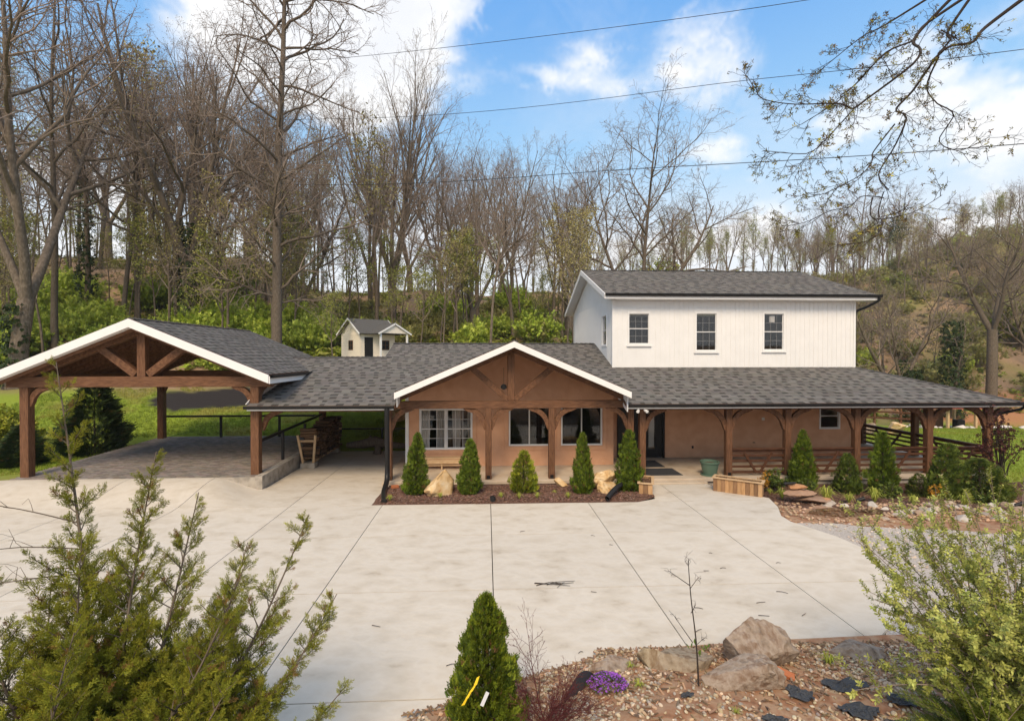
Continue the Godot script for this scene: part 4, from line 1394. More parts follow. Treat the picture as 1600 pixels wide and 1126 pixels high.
func build_forest() -> void:
	leafmat("buds_red", lc(0.06, 0.03, 0.02))
	M.buds_red.albedo_color = lc(0.28, 0.17, 0.12)
	leafmat("buds_olive", lc(0.05, 0.05, 0.01))
	M.buds_olive.albedo_color = lc(0.34, 0.3, 0.11)
	leafmat("buds_lime", lc(0.08, 0.1, 0.01))
	M.buds_lime.albedo_color = lc(0.27, 0.29, 0.06)
	# shapes
	var tall := spread([14, 6, 4, 3], [12, 7, 5, 3, 2], [60, 46, 42, 40], [0.33, 0.5, 0.5, 0.5], [0.38, 0.2, 0.2, 0.25], [0.5, 0.4, 0.35, 0.3], [0.06, 0.24, 0.28, 0.33, 0.35], [0.03, 0.09, 0.05, 0.04, 0.03], {"rmin": 0.006})
	var vase := spread([8, 6, 4, 2], [9, 6, 4, 3, 2], [30, 34, 36, 36], [0.48, 0.5, 0.5, 0.5], [0.3, 0.3, 0.25, 0.2], [0.5, 0.4, 0.35, 0.3], [0.06, 0.1, 0.16, 0.25, 0.3], [0.05, 0.1, 0.07, 0.05, 0.03], {"fork": 0.25, "fan": 20, "rmin": 0.006})
	var fan := spread([9, 6, 4, 3], [9, 6, 4, 3, 2], [24, 26, 30, 32], [0.5, 0.5, 0.5, 0.5], [0.2, 0.25, 0.25, 0.2], [0.45, 0.35, 0.3, 0.3], [0.04, 0.07, 0.12, 0.2, 0.25], [0.03, 0.07, 0.05, 0.04, 0.03], {"fork": 0.2, "fan": 19})
	var wide := spread([12, 8, 6, 3], [8, 7, 5, 3, 2], [52, 46, 45, 42], [0.5, 0.5, 0.48, 0.5], [0.25, 0.2, 0.2, 0.2], [0.4, 0.35, 0.3, 0.3], [0.1, 0.22, 0.28, 0.35, 0.4], [0.03, 0.07, 0.04, 0.02, 0.0], {"fork": 0.2, "fan": 30})
	var hero := spread([46, 9, 6, 3], [16, 8, 5, 3, 2], [62, 45, 44, 42], [0.2, 0.5, 0.5, 0.5], [0.14, 0.15, 0.2, 0.2], [0.1, 0.35, 0.3, 0.3], [0.035, 0.28, 0.34, 0.38, 0.4], [0.03, 0.06, 0.03, 0.02, 0.0])
	var thin := spread([12, 5, 4], [8, 5, 3, 2], [42, 40, 40], [0.34, 0.45, 0.5], [0.35, 0.2, 0.2], [0.5, 0.4, 0.3], [0.06, 0.16, 0.25, 0.3], [0.03, 0.1, 0.06, 0.04], {"sides": [6, 4, 3, 3], "rmin": 0.01, "split": 0})
	var slim := spread([12, 6, 4], [9, 5, 3, 2], [30, 36, 38], [0.3, 0.45, 0.5], [0.45, 0.2, 0.2], [0.4, 0.4, 0.3], [0.03, 0.1, 0.2, 0.3], [0.04, 0.14, 0.08, 0.04], {"sides": [5, 3, 3, 3], "rmin": 0.014, "split": 0})
	var T := [bare_tree(101, 25, 0.25, tall, M.bark, Vector3(0.05, 0, 0.02), 1, M.buds_red, 0.085), bare_tree(102, 25, 0.22, tall, M.bark, Vector3(-0.06, 0, 0.03), 1, M.buds_red, 0.085), bare_tree(103, 24, 0.3, vase, M.bark, Vector3(0.03, 0, 0), 4, M.buds_red, 0.085), bare_tree(104, 23, 0.28, vase, M.bark, Vector3(-0.08, 0, 0.04), 3, M.buds_olive, 0.085)]
	var W := [bare_tree(105, 20, 0.42, wide, M.bark, Vector3(0.05, 0, 0), 3, M.buds_red, 0.06), bare_tree(106, 17, 0.4, wide, M.bark, Vector3(-0.12, 0, 0), 2, M.buds_olive, 0.07)]
	var C := [bare_tree(107, 10, 0.1, thin, M.bark, Vector3(0.06, 0, 0), 1, M.buds_olive, 0.14, 4), bare_tree(108, 8, 0.09, thin, M.bark, Vector3(-0.08, 0, 0.05), 1, M.buds_lime, 0.15, 4), bare_tree(109, 12, 0.11, thin, M.pale_bark, Vector3(0.04, 0, 0), 1, null)]
	var R := [bare_tree(110, 15, 0.18, slim, M.bark, Vector3(0.02, 0, 0), 1, M.buds_olive, 0.22, 2), bare_tree(111, 14, 0.15, slim, M.bark, Vector3(-0.03, 0, 0), 1, M.buds_lime, 0.2, 3)]
	var N := [bare_tree(112, 17, 0.13, slim, M.bark, Vector3(0.03, 0, 0.02), 1, M.buds_red, 0.1), bare_tree(113, 16, 0.11, slim, M.pale_bark, Vector3(-0.05, 0, 0), 1, M.buds_red, 0.1)]
	var ivy_clump := clump_shape(7, 0.16, 0.13, 0.18)
	# trees that stand out
	rng.seed = 500
	var h0 := bare_tree(120, 31, 0.38, hero, M.bark, Vector3(0.01, 0, 0), 1, M.buds_red, 0.05)
	plant(h0, P(-14.6, th(-14.6, 36), 36), "very tall straight bare tree just behind the carport roof", "", 1.0, 0.6)
	var e0 := bare_tree(121, 27, 0.46, wide, M.pale_bark, Vector3(0.1, 0, 0), 3, M.buds_red, 0.06)
	ivy(e0, 0.0, 5.0, 0.6, 220, ivy_clump)
	plant(e0, P(-30.2, th(-30.2, 34), 34), "broken pale-barked bare tree with ivy on its foot, at the left edge", "", 1.05, 1.1)
	var e1 := bare_tree(122, 27, 0.5, vase, M.bark, Vector3(-0.04, 0, 0), 3, M.buds_red, 0.08)
	ivy(e1, 0.0, 10.0, 0.75, 800, ivy_clump)
	plant(e1, P(-23.9, th(-23.9, 42), 42), "tall forked bare tree with thick dark ivy up its trunk, left of the tallest tree", "", 1.0, 2.0)
	var e2: Node3D = T[0].duplicate()
	ivy(e2, 0.0, 13.0, 0.6, 500, ivy_clump)
	plant(e2, P(-36.4, th(-36.4, 48), 48), "bare tree with a thin ivy column on the left of the wood", "", 1.0, 3.0)
	plant(T[1], P(-32.6, th(-32.6, 40), 40), "dark bare tree right behind the broken pale tree", "", 1.15, 0.3)
	var vs := bare_tree(123, 24.5, 0.42, fan, M.bark, Vector3(0.03, 0, 0), 6, M.buds_olive, 0.08)
	plant(vs, P(-10.2, th(-10.2, 55), 55), "great vase-shaped bare tree rising behind the small white playhouse", "", 1.0, 0.9)
	plant(T[2], P(-5.4, th(-5.4, 58), 58), "bare tree just right of the great vase-shaped one", "", 0.85, 2.2)
	plant(W[0], P(-1.1, th(-1.1, 44), 44), "low wide-forked bare tree above the ridge of the porch gable", "", 0.72, 2.2)
	plant(T[3], P(3.0, th(3.0, 60), 60), "slender bare tree behind the porch gable with upright limbs", "", 0.85, 1.0)
	plant(T[2], P(8.3, th(8.3, 52), 52), "upright bare tree left of the white upper storey", "", 0.72, 4.0)
	var w0 := bare_tree(124, 19, 0.4, wide, M.bark, Vector3(0.04, 0, 0), 3, M.buds_olive, 0.05)
	plant(w0, P(14.2, th(14.2, 46), 46), "twisting bare tree that rises over the upper roof", "", 1.12, 0.0)
	plant(C[0], P(7.0, th(7.0, 38), 38), "small olive-budded tree close to the white gable end", "", 1.0)
	plant(C[1], P(-9.4, th(-9.4, 31.6), 31.6), "thin sapling standing before the white playhouse", "", 0.55, 1.0)
	# right-hand side
	var stout := wide.duplicate()
	stout.fork = 0.42
	stout.fan = 22
	var g0 := bare_tree(125, 20, 0.46, stout, M.bark, Vector3(0.02, 0, 0), 3, M.buds_olive, 0.06)
	plant(g0, P(52.5, th(52.5, 50), 50), "stout grey bare tree with heavy upright limbs, beyond the porch corner", "", 1.0, 0.4)
	plant(W[1], P(60.0, th(60, 52), 52), "two-stemmed brown tree at the right edge of the wood", "", 1.0, 2.6)
	var g1 := bare_tree(126, 9, 0.3, thin, M.bark)
	ivy(g1, 0.0, 9.5, 0.75, 900, ivy_clump, 0.25)
	plant(g1, P(46.3, th(46.3, 48), 48), "ivy-wrapped trunk like a green column, right of the white storey", "", 1.0)
	var g2 := bare_tree(127, 13, 0.3, wide, M.pale_bark, Vector3(0.05, 0, 0), 2)
	ivy(g2, 0.0, 5.0, 0.5, 200, ivy_clump)
	plant(g2, P(44.6, th(44.6, 52), 52), "pinkish bare tree with a thin trunk left of the ivy column", "", 1.0, 0.2)
	var g3 := bare_tree(128, 12, 0.32, thin, M.bark, Vector3(-0.9, 0, 0.1))
	ivy(g3, 0.0, 5.0, 0.7, 420, ivy_clump)
	plant(g3, P(41.5, th(41.5, 47), 47), "dark tree leaning left towards the upper storey", "", 1.0, 0.0)
	var g4: Node3D = T[1].duplicate()
	ivy(g4, 9.0, 16.0, 2.4, 900, ivy_clump, 0.4)
	plant(g4, P(85.5, th(85.5, 101), 101), "hilltop tree with a dark ivy bulge in its crown", "", 0.72, 0.0)
	var lime := leafy_bush(140, "lime_tree", 9.0, 7.5, 50, 30, clump_shape(8, 0.42, 0.26, 0.4), 1.0, Color(0.2, 0.24, 0.03), Color(0.36, 0.38, 0.06), M.bark)
	plant(lime, P(22, th(22, 62) + 2.0, 62), "rounded lime-green tree just over the ridge of the upper roof", "", 1.15, -1.0, "leafy_tree")
	plant(lime, P(73, th(73, 66) + 1.0, 66), "yellow-green budding tree low among trunks at the right edge", "", 0.8, -1.0, "leafy_tree")
	plant(lime, P(58, th(58, 60) - 1.0, 60), "small yellow-green bush between the ivy column and stout tree", "", 0.5, -1.0, "leafy_tree")
	# the wood on the hill
	rng.seed = 777
	var made := 0
	while made < 48:
		var d := 43.0 + 52.0 * pow(rng.randf(), 0.9)
		var q := rf(-1.12, 0.16)
		var x := q * d
		if absf(q + 0.27) < 0.035 and d < 60.0: continue
		var px := 760.0 + 790.0 * q
		var ty := curve(pv([-200, 20, 0, 70, 330, 125, 430, 165, 560, 200, 720, 255, 900, 290, 1000, 330]), px) + rf(-25.0, 70.0)
		var y := th(x, d)
		var H := clampf(4.42 + (555.0 - ty) / 790.0 * d - y, 8.0, 31.0)
		var k := rng.randi() % 8
		if k < 4: plant(T[k], P(x, y, d), "tall bare tree in the wood on the hill behind the house", "bare trees of the wood behind the house", H / 24.5)
		elif k < 6: plant(R[k - 4], P(x, y, d), "slim bare pole tree in the wood on the hill behind", "slim trees of the wood behind the house", H * 0.85 / 14.5)
		elif k == 6: plant(W[made % 2], P(x, y, d), "spreading bare tree in the wood on the hill behind the house", "spreading trees of the wood behind the house", H * 0.9 / 19.0)
		else: plant(C[2], P(x, y, d), "thin pale bare tree in the wood on the hill behind", "thin trees of the wood behind the house", H * 0.7 / 12.0)
		made += 1
	made = 0
	while made < 110:
		var d := rf(58.0, 105.0)
		var q := rf(-1.1, 0.2)
		plant(N[made % 2], P(q * d, th(q * d, d), d), "thin pole-like tree deep in the wood behind the house" if made % 2 == 0 else "thin pale pole-like tree deep in the wood behind the house", "thin poles deep in the wood" if made % 2 == 0 else "thin pale poles deep in the wood", rf(0.7, 1.15), -1.0, "pole_tree")
		made += 1
	made = 0
	while made < 80:
		var d := 56.0 + 70.0 * rng.randf()
		var q := rf(0.62, 1.2)
		var x := q * d
		var y := th(x, d)
		var k := rng.randi() % 6
		if k < 3: plant(T[k], P(x, y, d), "bare tree on the brown hillside to the right", "bare trees on the right-hand hillside", rf(0.34, 0.56))
		elif k < 5: plant(R[k - 3], P(x, y, d), "slim budding tree on the brown hillside to the right", "slim trees on the right-hand hillside", rf(0.5, 0.8))
		else: plant(C[0], P(x, y, d), "low budding tree on the brown hillside to the right", "low trees on the right-hand hillside", rf(0.7, 1.2))
		made += 1
	made = 0
	while made < 110:
		var d := rf(112.0, 170.0)
		var q := rf(0.2, 0.9)
		plant(R[made % 2] if made % 4 else T[made / 4 % 4], P(q * d, th(q * d, d), d), "far bare tree on the ridge beyond the upper roof", "far trees along the ridge beyond the house", rf(0.5, 1.1), -1.0, "ridge_tree").rotation.z = rf(-0.07, 0.07)
		made += 1
	made = 0
	while made < 95:
		var d := rf(38.0, 60.0)
		var q := rf(-1.05, 0.2)
		if absf(q + 0.26) < 0.05 and d < 42.0: continue
		plant(C[made % 3], P(q * d, th(q * d, d), d), ["sapling with olive buds at the edge of the wood", "sapling with lime-green buds at the edge of the wood", "pale bare sapling at the edge of the wood"][made % 3], ["olive-budded saplings", "lime-budded saplings", "pale saplings"][made % 3] + " below the wood", rf(0.6, 1.25), -1.0, "sapling")
		made += 1
	# spring-green undergrowth
	var cl := clump_shape(20, 0.125, 0.065, 0.42)
	var U := [leafy_bush(150, "green_bush", 3.2, 4.6, 34, 38, cl, 1.0, Color(0.27, 0.36, 0.04), Color(0.52, 0.62, 0.1), M.twig), leafy_bush(151, "green_bush", 2.6, 3.8, 28, 36, cl, 1.0, Color(0.3, 0.38, 0.04), Color(0.56, 0.64, 0.12), M.twig), leafy_bush(152, "green_bush", 2.2, 3.6, 30, 14, cl, 0.8, Color(0.22, 0.22, 0.06), Color(0.4, 0.38, 0.14), M.twig)]
	made = 0
	while made < 105:
		var q := rf(-1.12, 0.12)
		var d := rf(36.0, 54.0) if q < -0.3 else rf(40.0, 60.0)
		if q < -0.95 and d < 42.0: continue
		var near := rng.randf() < (0.85 if q < -0.35 else 0.4)
		plant(U[(rng.randi() % 2) if near else 2], P(q * d, th(q * d, d) - 0.2, d), "bright green spring bush below the bare wood" if near else "sparse olive bush below the bare wood", "green bushes below the wood" if near else "sparse bushes below the wood", rf(0.7, 1.3), -1.0, "green_bush", "bush")
		made += 1
	made = 0
	while made < 150:
		var d := rf(54.0, 112.0)
		var q := rf(0.35, 1.2)
		plant(U[1 if rng.randf() < 0.1 else 2], P(q * d, th(q * d, d) - 0.3, d), "olive scrub bush on the right-hand hillside", "scrub on the right-hand hillside", rf(0.9, 1.9), -1.0, "scrub_bush", "bush")
		made += 1
	# low leaves over the forest floor
	var at := []
	var tint := PackedColorArray()
	for i in 16000:
		var d := 35.0 + 55.0 * pow(rng.randf(), 1.3)
		var q := rf(-1.15, 0.25) if i % 4 else rf(0.6, 1.2)
		if i % 4 == 0: d = rf(47.0, 100.0)
		var x := q * d
		var e := bump.get_noise_2d(x * 1.7 + 90.0, d * 1.7)
		if rng.randf() > 0.25 + sm(-0.2, 0.3, e): continue
		at.append(Transform3D(Basis.from_euler(Vector3(rf(-0.4, 0.4), rf(0.0, TAU), rf(-0.4, 0.4))) * rf(0.6, 1.5), P(x, th(x, d), d)))
		tint.append(jit(Color(0.22, 0.29, 0.025).lerp(Color(0.28, 0.2, 0.08), rng.randf() * (0.5 if d < 60.0 else 0.9)), 0.3))
	scatter(self, "undergrowth", clump_shape(6, 0.34, 0.22, 0.3), M.leaf, at, tint)

func build_lawn() -> void:
	var b := MB.new()
	rng.seed = 21
	for i in 9:
		var a := rf(0.0, TAU)
		var o := Vector3(rf(-0.06, 0.06), 0, rf(-0.06, 0.06))
		var l := Vector3(cos(a) * 0.03, rf(0.05, 0.09), sin(a) * 0.03)
		var s := Vector3(-sin(a), 0, cos(a)) * 0.006
		b.col = Color(1, 1, 1) * rf(0.75, 1.25)
		b.t(o - s, o + s, o + l)
	var tuft := b.mesh()
	var at := []
	var tint := PackedColorArray()
	for i in 52000:
		var left := i % 2 == 0
		var x := rf(-27.0, -4.0) if left else rf(17.5, 48.0)
		var d := rf(18.5, 34.0) if left else rf(16.5, 46.0)
		if left and x > -15.7 and d < 24.9: continue
		if left and x > -7.6 and d < 24.2: continue
		if not left and x < 19.0 and d > 16.8: continue
		var e := bump.get_noise_2d(x * 5.0, d * 5.0)
		if left and d > 32.8 + e * 2.0: continue
		if not left and d > 44.0 + (x - 30.0) * 0.15 + e * 3.0: continue
		if left and Vector2((x + 15.8) / 4.6, (d - 31.3) / 2.2).length() + e * 0.55 < 1.0: continue
		at.append(Transform3D(Basis(Vector3.UP, rf(0.0, TAU)) * rf(0.8, 1.6), P(x, th(x, d), d)))
		tint.append(jit(Color(0.22, 0.29, 0.03).lerp(Color(0.4, 0.34, 0.08), sm(0.0, 0.5, e) * (0.75 if left else 0.4)), 0.25))
	scatter(self, "lawn_grass", tuft, M.leaf, at, tint)

# ---------------------------------------------------------------- stones
func rock(sd: int, size: Vector3, cuts: int, nu := 14, nv := 9, tint := Color.WHITE, rough := 0.12) -> MB:
	var r := RandomNumberGenerator.new()
	r.seed = sd
	var n := FastNoiseLite.new()
	n.seed = sd
	n.frequency = 0.9
	var pl := []
	for i in cuts:
		var a := r.randf() * TAU
		var z := r.randf_range(-0.5, 0.95)
		pl.append([Vector3(cos(a) * sqrt(1.0 - z * z), z, sin(a) * sqrt(1.0 - z * z)), r.randf_range(0.4, 0.72)])
	var b := MB.new()
	b.col = tint
	var g := []
	for j in nv + 1:
		for i in nu:
			var th2 := PI * j / nv
			var ph := TAU * (i + 0.5 * (j % 2)) / nu
			var p := Vector3(sin(th2) * cos(ph), cos(th2), sin(th2) * sin(ph))
			p *= 1.0 + rough * n.get_noise_3d(p.x * 1.5, p.y * 1.5, p.z * 1.5) * 2.0
			for c in pl:
				var e: float = p.dot(c[0]) - c[1]
				if e > 0.0: p -= c[0] * e * 0.93
			p *= 1.0 + rough * 0.4 * n.get_noise_3d(p.x * 5.0, p.y * 5.0, p.z * 5.0)
			g.append(p * size * 0.5)
	for j in nv:
		for i in nu:
			var a: Vector3 = g[j * nu + i]
			var c: Vector3 = g[j * nu + (i + 1) % nu]
			var e: Vector3 = g[(j + 1) * nu + i]
			var f: Vector3 = g[(j + 1) * nu + (i + 1) % nu]
			if j % 2 == 0:
				b.to(a, c, e, Vector3.ZERO)
				b.to(c, f, e, Vector3.ZERO)
			else:
				b.to(a, c, f, Vector3.ZERO)
				b.to(a, f, e, Vector3.ZERO)
	return b
func boulder(called: String, sd: int, at: Vector3, size: Vector3, cuts: int, m: Material, label: String, yaw := 0.0, tilt := 0.0, group := "", tint := Color.WHITE) -> void:
	var o := single(called, rock(sd, size, cuts, 34, 22, tint, 0.17), m, label, "boulder", group)
	o.transform = Transform3D(Basis.from_euler(Vector3(tilt, yaw, tilt * 0.6)), at)

func build_front_plants() -> void:
	var sp := spray_shape(0.13, 4, 0.62, 0.16)
	var dk := Color(0.055, 0.09, 0.01)
	var lt := Color(0.22, 0.3, 0.025)
	var A := cone_tree(201, "arborvitae", 1.9, 0.8, 2600, 1.0, dk, lt, 0.6, sp)
	var B := cone_tree(202, "arborvitae", 1.85, 0.84, 2600, 1.0, dk, Color(0.2, 0.28, 0.025), 0.5, sp)
	var G := cone_tree(203, "arborvitae", 1.3, 0.86, 1500, 1.0, Color(0.12, 0.16, 0.012), Color(0.42, 0.46, 0.04), 0.5, sp)
	var D := cone_tree(204, "arborvitae", 1.4, 0.95, 1700, 1.0, Color(0.05, 0.08, 0.014), Color(0.18, 0.24, 0.035), 0.45, sp)
	var S := cone_tree(205, "spreading_yew", 1.15, 1.35, 1700, 1.1, Color(0.05, 0.08, 0.014), Color(0.2, 0.25, 0.035), 0.42, sp, 0.95)
	rng.seed = 31
	var gr := "arborvitae shrubs set along the front of the house"
	var y := 0.06
	for s in [[A, -2.24, 15.95, 1.0, "first tall green arborvitae from the downspout, left of the golden boulder", 1.0], [B, -0.54, 15.9, 0.93, "green arborvitae just right of the golden boulder", 1.0], [G, 1.16, 16.0, 1.0, "short yellow-green arborvitae in the middle of the mulch bed", 1.05], [A, 3.03, 15.8, 1.0, "slender green arborvitae under the right gable window", 0.9], [B, 4.62, 16.1, 1.05, "tallest green arborvitae beside the small wooden planter", 1.0]]:
		plant(s[0], P(s[1], y, s[2]), s[4], gr, s[3], -1.0, "arborvitae", "shrub").transform *= Transform3D(Basis.from_euler(Vector3(rf(-0.05, 0.05), 0, rf(-0.05, 0.05))) * Basis.from_scale(Vector3(s[5], 1.0, s[5])), Vector3.ZERO)
	y = -0.16
	for s in [[A, 10.86, 16.8, 1.05, "tall arborvitae before the first porch railing right of the long planter", 1.1], [D, 12.0, 16.2, 0.92, "low round arborvitae before the second railing bay", 1.05], [B, 13.0, 15.95, 1.1, "tall dark arborvitae standing before the third railing bay", 1.0], [S, 14.05, 15.7, 0.62, "smallest dark green shrub at the foundation wall", 0.8], [D, 14.75, 15.4, 1.22, "broad dark arborvitae before the last railing bay", 1.0], [S, 15.55, 15.15, 1.12, "spreading yew with open lower branches near the porch corner", 1.0], [D, 18.6, 15.4, 1.1, "dark arborvitae cut by the right edge of the picture", 1.0]]:
		plant(s[0], P(s[1], y, s[2]), s[4], gr, s[3], -1.0, "arborvitae", "shrub").scale *= Vector3(s[5], 1.0, s[5])
	# dark spruces and a golden shrub beside the carport
	var long := spray_shape(0.34, 6, 0.4, 0.1)
	var Q := cone_tree(206, "spruce", 3.3, 2.6, 2600, 1.15, Color(0.02, 0.04, 0.016), Color(0.08, 0.13, 0.035), 0.75, long, 1.15)
	plant(Q, P(-16.7, 0.25, 22.4), "dark young spruce with a bare leader behind the left carport post", "", 1.0, -1.0, "spruce", "tree")
	plant(Q, P(-17.7, 0.2, 20.2), "low dark spruce left of the left carport post", "", 0.6, -1.0, "spruce", "tree").scale *= Vector3(1.15, 0.8, 1.15)
	var cl := clump_shape(8, 0.085, 0.05, 0.1)
	var gold := leafy_bush(207, "golden_shrub", 1.7, 2.0, 30, 40, cl, 1.5, Color(0.22, 0.25, 0.02), Color(0.42, 0.43, 0.05), M.twig)
	plant(gold, P(-20.3, 0.3, 22.6), "bright golden-green shrub at the left edge beside the carport", "", 1.1, -1.0, "golden_shrub", "shrub")
	# small flowering and leafy plants in the porch bed
	var az := leafy_bush(208, "azalea", 0.75, 0.9, 16, 16, cl, 0.75, Color(0.06, 0.1, 0.02), Color(0.16, 0.2, 0.03), M.twig)
	plant(az, P(9.65, -0.1, 16.4), "azalea with orange tips beside the long wooden planter", "", 1.0, -1.0, "azalea", "shrub")
	var or2 := leafy_bush(209, "orange_shoots", 0.6, 0.5, 8, 10, cl, 0.6, Color(0.5, 0.22, 0.02), Color(0.6, 0.34, 0.04), M.twig)
	plant(or2, P(9.3, 0.0, 16.3), "cluster of orange new shoots touching the long planter", "", 1.0, -1.0, "orange_shoots", "shrub")
	plant(or2, P(14.2, -0.16, 15.2), "tan dried grassy plant before the foundation wall", "", 0.9, -1.0, "dried_plant", "plant")
	plant(az, P(10.6, -0.16, 16.3), "leafy green perennial under the first tall arborvitae", "", 0.75, -1.0, "green_perennial", "plant")
	plant(az, P(12.75, -0.16, 15.4), "sprawling perennial with yellow flowers by the third railing bay", "", 0.85, -1.0, "flowering_perennial", "plant")
	plant(az, P(15.0, -0.16, 14.7), "pale-leaved perennial between the broad arborvitae and the yew", "", 0.8, -1.0, "pale_perennial", "plant")
	# red-leaved young tree at the porch corner
	var red := leafy_bush(210, "plum_tree", 2.4, 1.7, 26, 20, cl, 0.62, Color(0.04, 0.012, 0.012), Color(0.13, 0.04, 0.035), M.dark_twig, 0.35)
	var pt := plant(red, P(17.4, 0.35, 16.2), "young tree with dark red leaves at the porch corner", "", 1.0, 1.0, "plum_tree", "tree")
	var b := MB.new()
	b.tube(PackedVector3Array([Vector3(0, -0.6, 0), Vector3(0.01, 0.2, 0), Vector3(0, 0.7, 0)]), PackedFloat32Array([0.028, 0.025, 0.02]), 6)
	local(pt, "trunk", b.mesh(), M.dark_twig)
	# grasses
	var blade := MB.new()
	rng.seed = 33
	for i in 60:
		var a := rf(0.0, TAU)
		var d := Vector3(cos(a), 0, sin(a))
		var s := Vector3(-sin(a), 0, cos(a)) * 0.008
		var h := rf(0.22, 0.42)
		var w := rf(0.1, 0.38)
		blade.col = Color(0.42, 0.42, 0.09).lerp(Color(0.28, 0.34, 0.05), rng.randf())
		var m := d * w * 0.45 + Vector3.UP * h
		blade.q(-s, s, m + s * 0.8, m - s * 0.8)
		blade.t(m - s * 0.8, m + s * 0.8, d * w + Vector3.UP * h * rf(0.4, 0.9))
	var gm := blade.mesh()
	for s in [[9.35, 15.5, 0.9, "yellow grass tuft in front of the flagstone spring"], [10.45, 15.0, 1.35, "largest yellow grass tuft right of the flagstone spring"], [11.1, 14.9, 0.9, "spiky yellow grass tuft beside the black garden lamp"], [11.95, 14.95, 1.25, "pale yellow grass tuft above the river stones"], [12.9, 14.6, 0.9, "thin yellow grass tuft among the river stones"], [14.3, 14.4, 1.0, "yellow grass tuft right of the tan dried plant"]]:
		var o := local(self, "grass_tuft", gm, M.leaf)
		o.transform = xf(P(s[0], -0.14, s[1]), s[0] * 3.0, Vector3.ONE * s[2])
		tag(o, s[3], "grass", "yellow grass tufts in the porch bed")
	var k := 0
	for s in [[-2.9, 15.3, "pale tuft beside the black downspout"], [-1.4, 15.45, "pale tuft in front of the golden boulder"], [0.45, 15.4, "pale tuft right of the garden lamp"], [1.0, 15.3, "pale tuft below the short yellow arborvitae"], [1.55, 15.35, "pale tuft right of the short yellow arborvitae"], [2.5, 15.3, "pale tuft left of the slender arborvitae"], [9.1, 15.75, "grey-green tuft at the corner of the long planter"], [2.15, 15.9, "green weed left of the slender arborvitae"]]:
		var o := local(self, "grass_tuft", gm, M.leaf)
		o.transform = xf(P(s[0], 0.05 if k < 6 else -0.05, s[1]), s[0] * 3.0, Vector3.ONE * 0.5)
		tag(o, s[2], "grass", "small tufts in the mulch bed")
		k += 1

func planter(label: String, at: Vector3, yaw: float, L: float, W: float, H: float) -> void:
	var o := thing("wooden_planter", label, "planter", at)
	o.rotation.y = yaw
	var n := int(L / 0.11)
	var tones := [Color(1, 0.9, 0.8), Color(0.55, 0.45, 0.4), Color(0.85, 0.72, 0.6), Color(0.4, 0.33, 0.3)]
	for sd in [[0, 1.0], [0, -1.0], [1, 1.0], [1, -1.0]]:
		var len := L if sd[0] == 0 else W
		var m := int(len / 0.115)
		for i in m:
			var b := MB.new()
			b.col = tones[rng.randi() % 4] * rf(0.85, 1.1)
			var c := (i + 0.5) / m * len - len * 0.5
			var out: float = sd[1] * ((W if sd[0] == 0 else L) * 0.5 - 0.012)
			var w := len / m - 0.006
			var hh := H - rf(0.0, 0.01)
			if sd[0] == 0: b.bx(Transform3D(Basis(), Vector3(c, hh * 0.5, out)), Vector3(w, hh, 0.022), 0.003)
			else: b.bx(Transform3D(Basis(), Vector3(out, hh * 0.5, c)), Vector3(0.022, hh, w), 0.003)
			local(o, "board", b.mesh(), M.pine_up)
	for sd in [1.0, -1.0]:
		var b := MB.new()
		b.bx(Transform3D(Basis(), Vector3(0, H + 0.02, sd * W * 0.5)), Vector3(L + 0.08, 0.035, 0.09), 0.005)
		local(o, "rim_board", b.mesh(), M.pine_across)
		b = MB.new()
		b.bx(Transform3D(Basis(), Vector3(sd * L * 0.5, H + 0.019, 0)), Vector3(0.09, 0.034, W - 0.092), 0.005)
		local(o, "rim_board", b.mesh(), M.pine_across)
	var b := MB.new()
	b.bx(Transform3D(Basis(), Vector3(0, H * 0.45, 0)), Vector3(L - 0.06, H * 0.9, W - 0.06))
	local(o, "soil", b.mesh(), M.mulch)
	b = MB.new()
	for i in 40:
		var p := Vector3(rf(-0.45, 0.45) * L, H * 0.9, rf(-0.4, 0.4) * W)
		b.col = Color(0.3, 0.2, 0.1) * rf(0.5, 1.3)
		b.tube(PackedVector3Array([p, p + Vector3(rf(-0.1, 0.1), rf(0.02, 0.16), rf(-0.1, 0.1))]), PackedFloat32Array([0.005, 0.002]), 3)
	local(o, "dry_stems", b.mesh(), M.plain, "stuff")

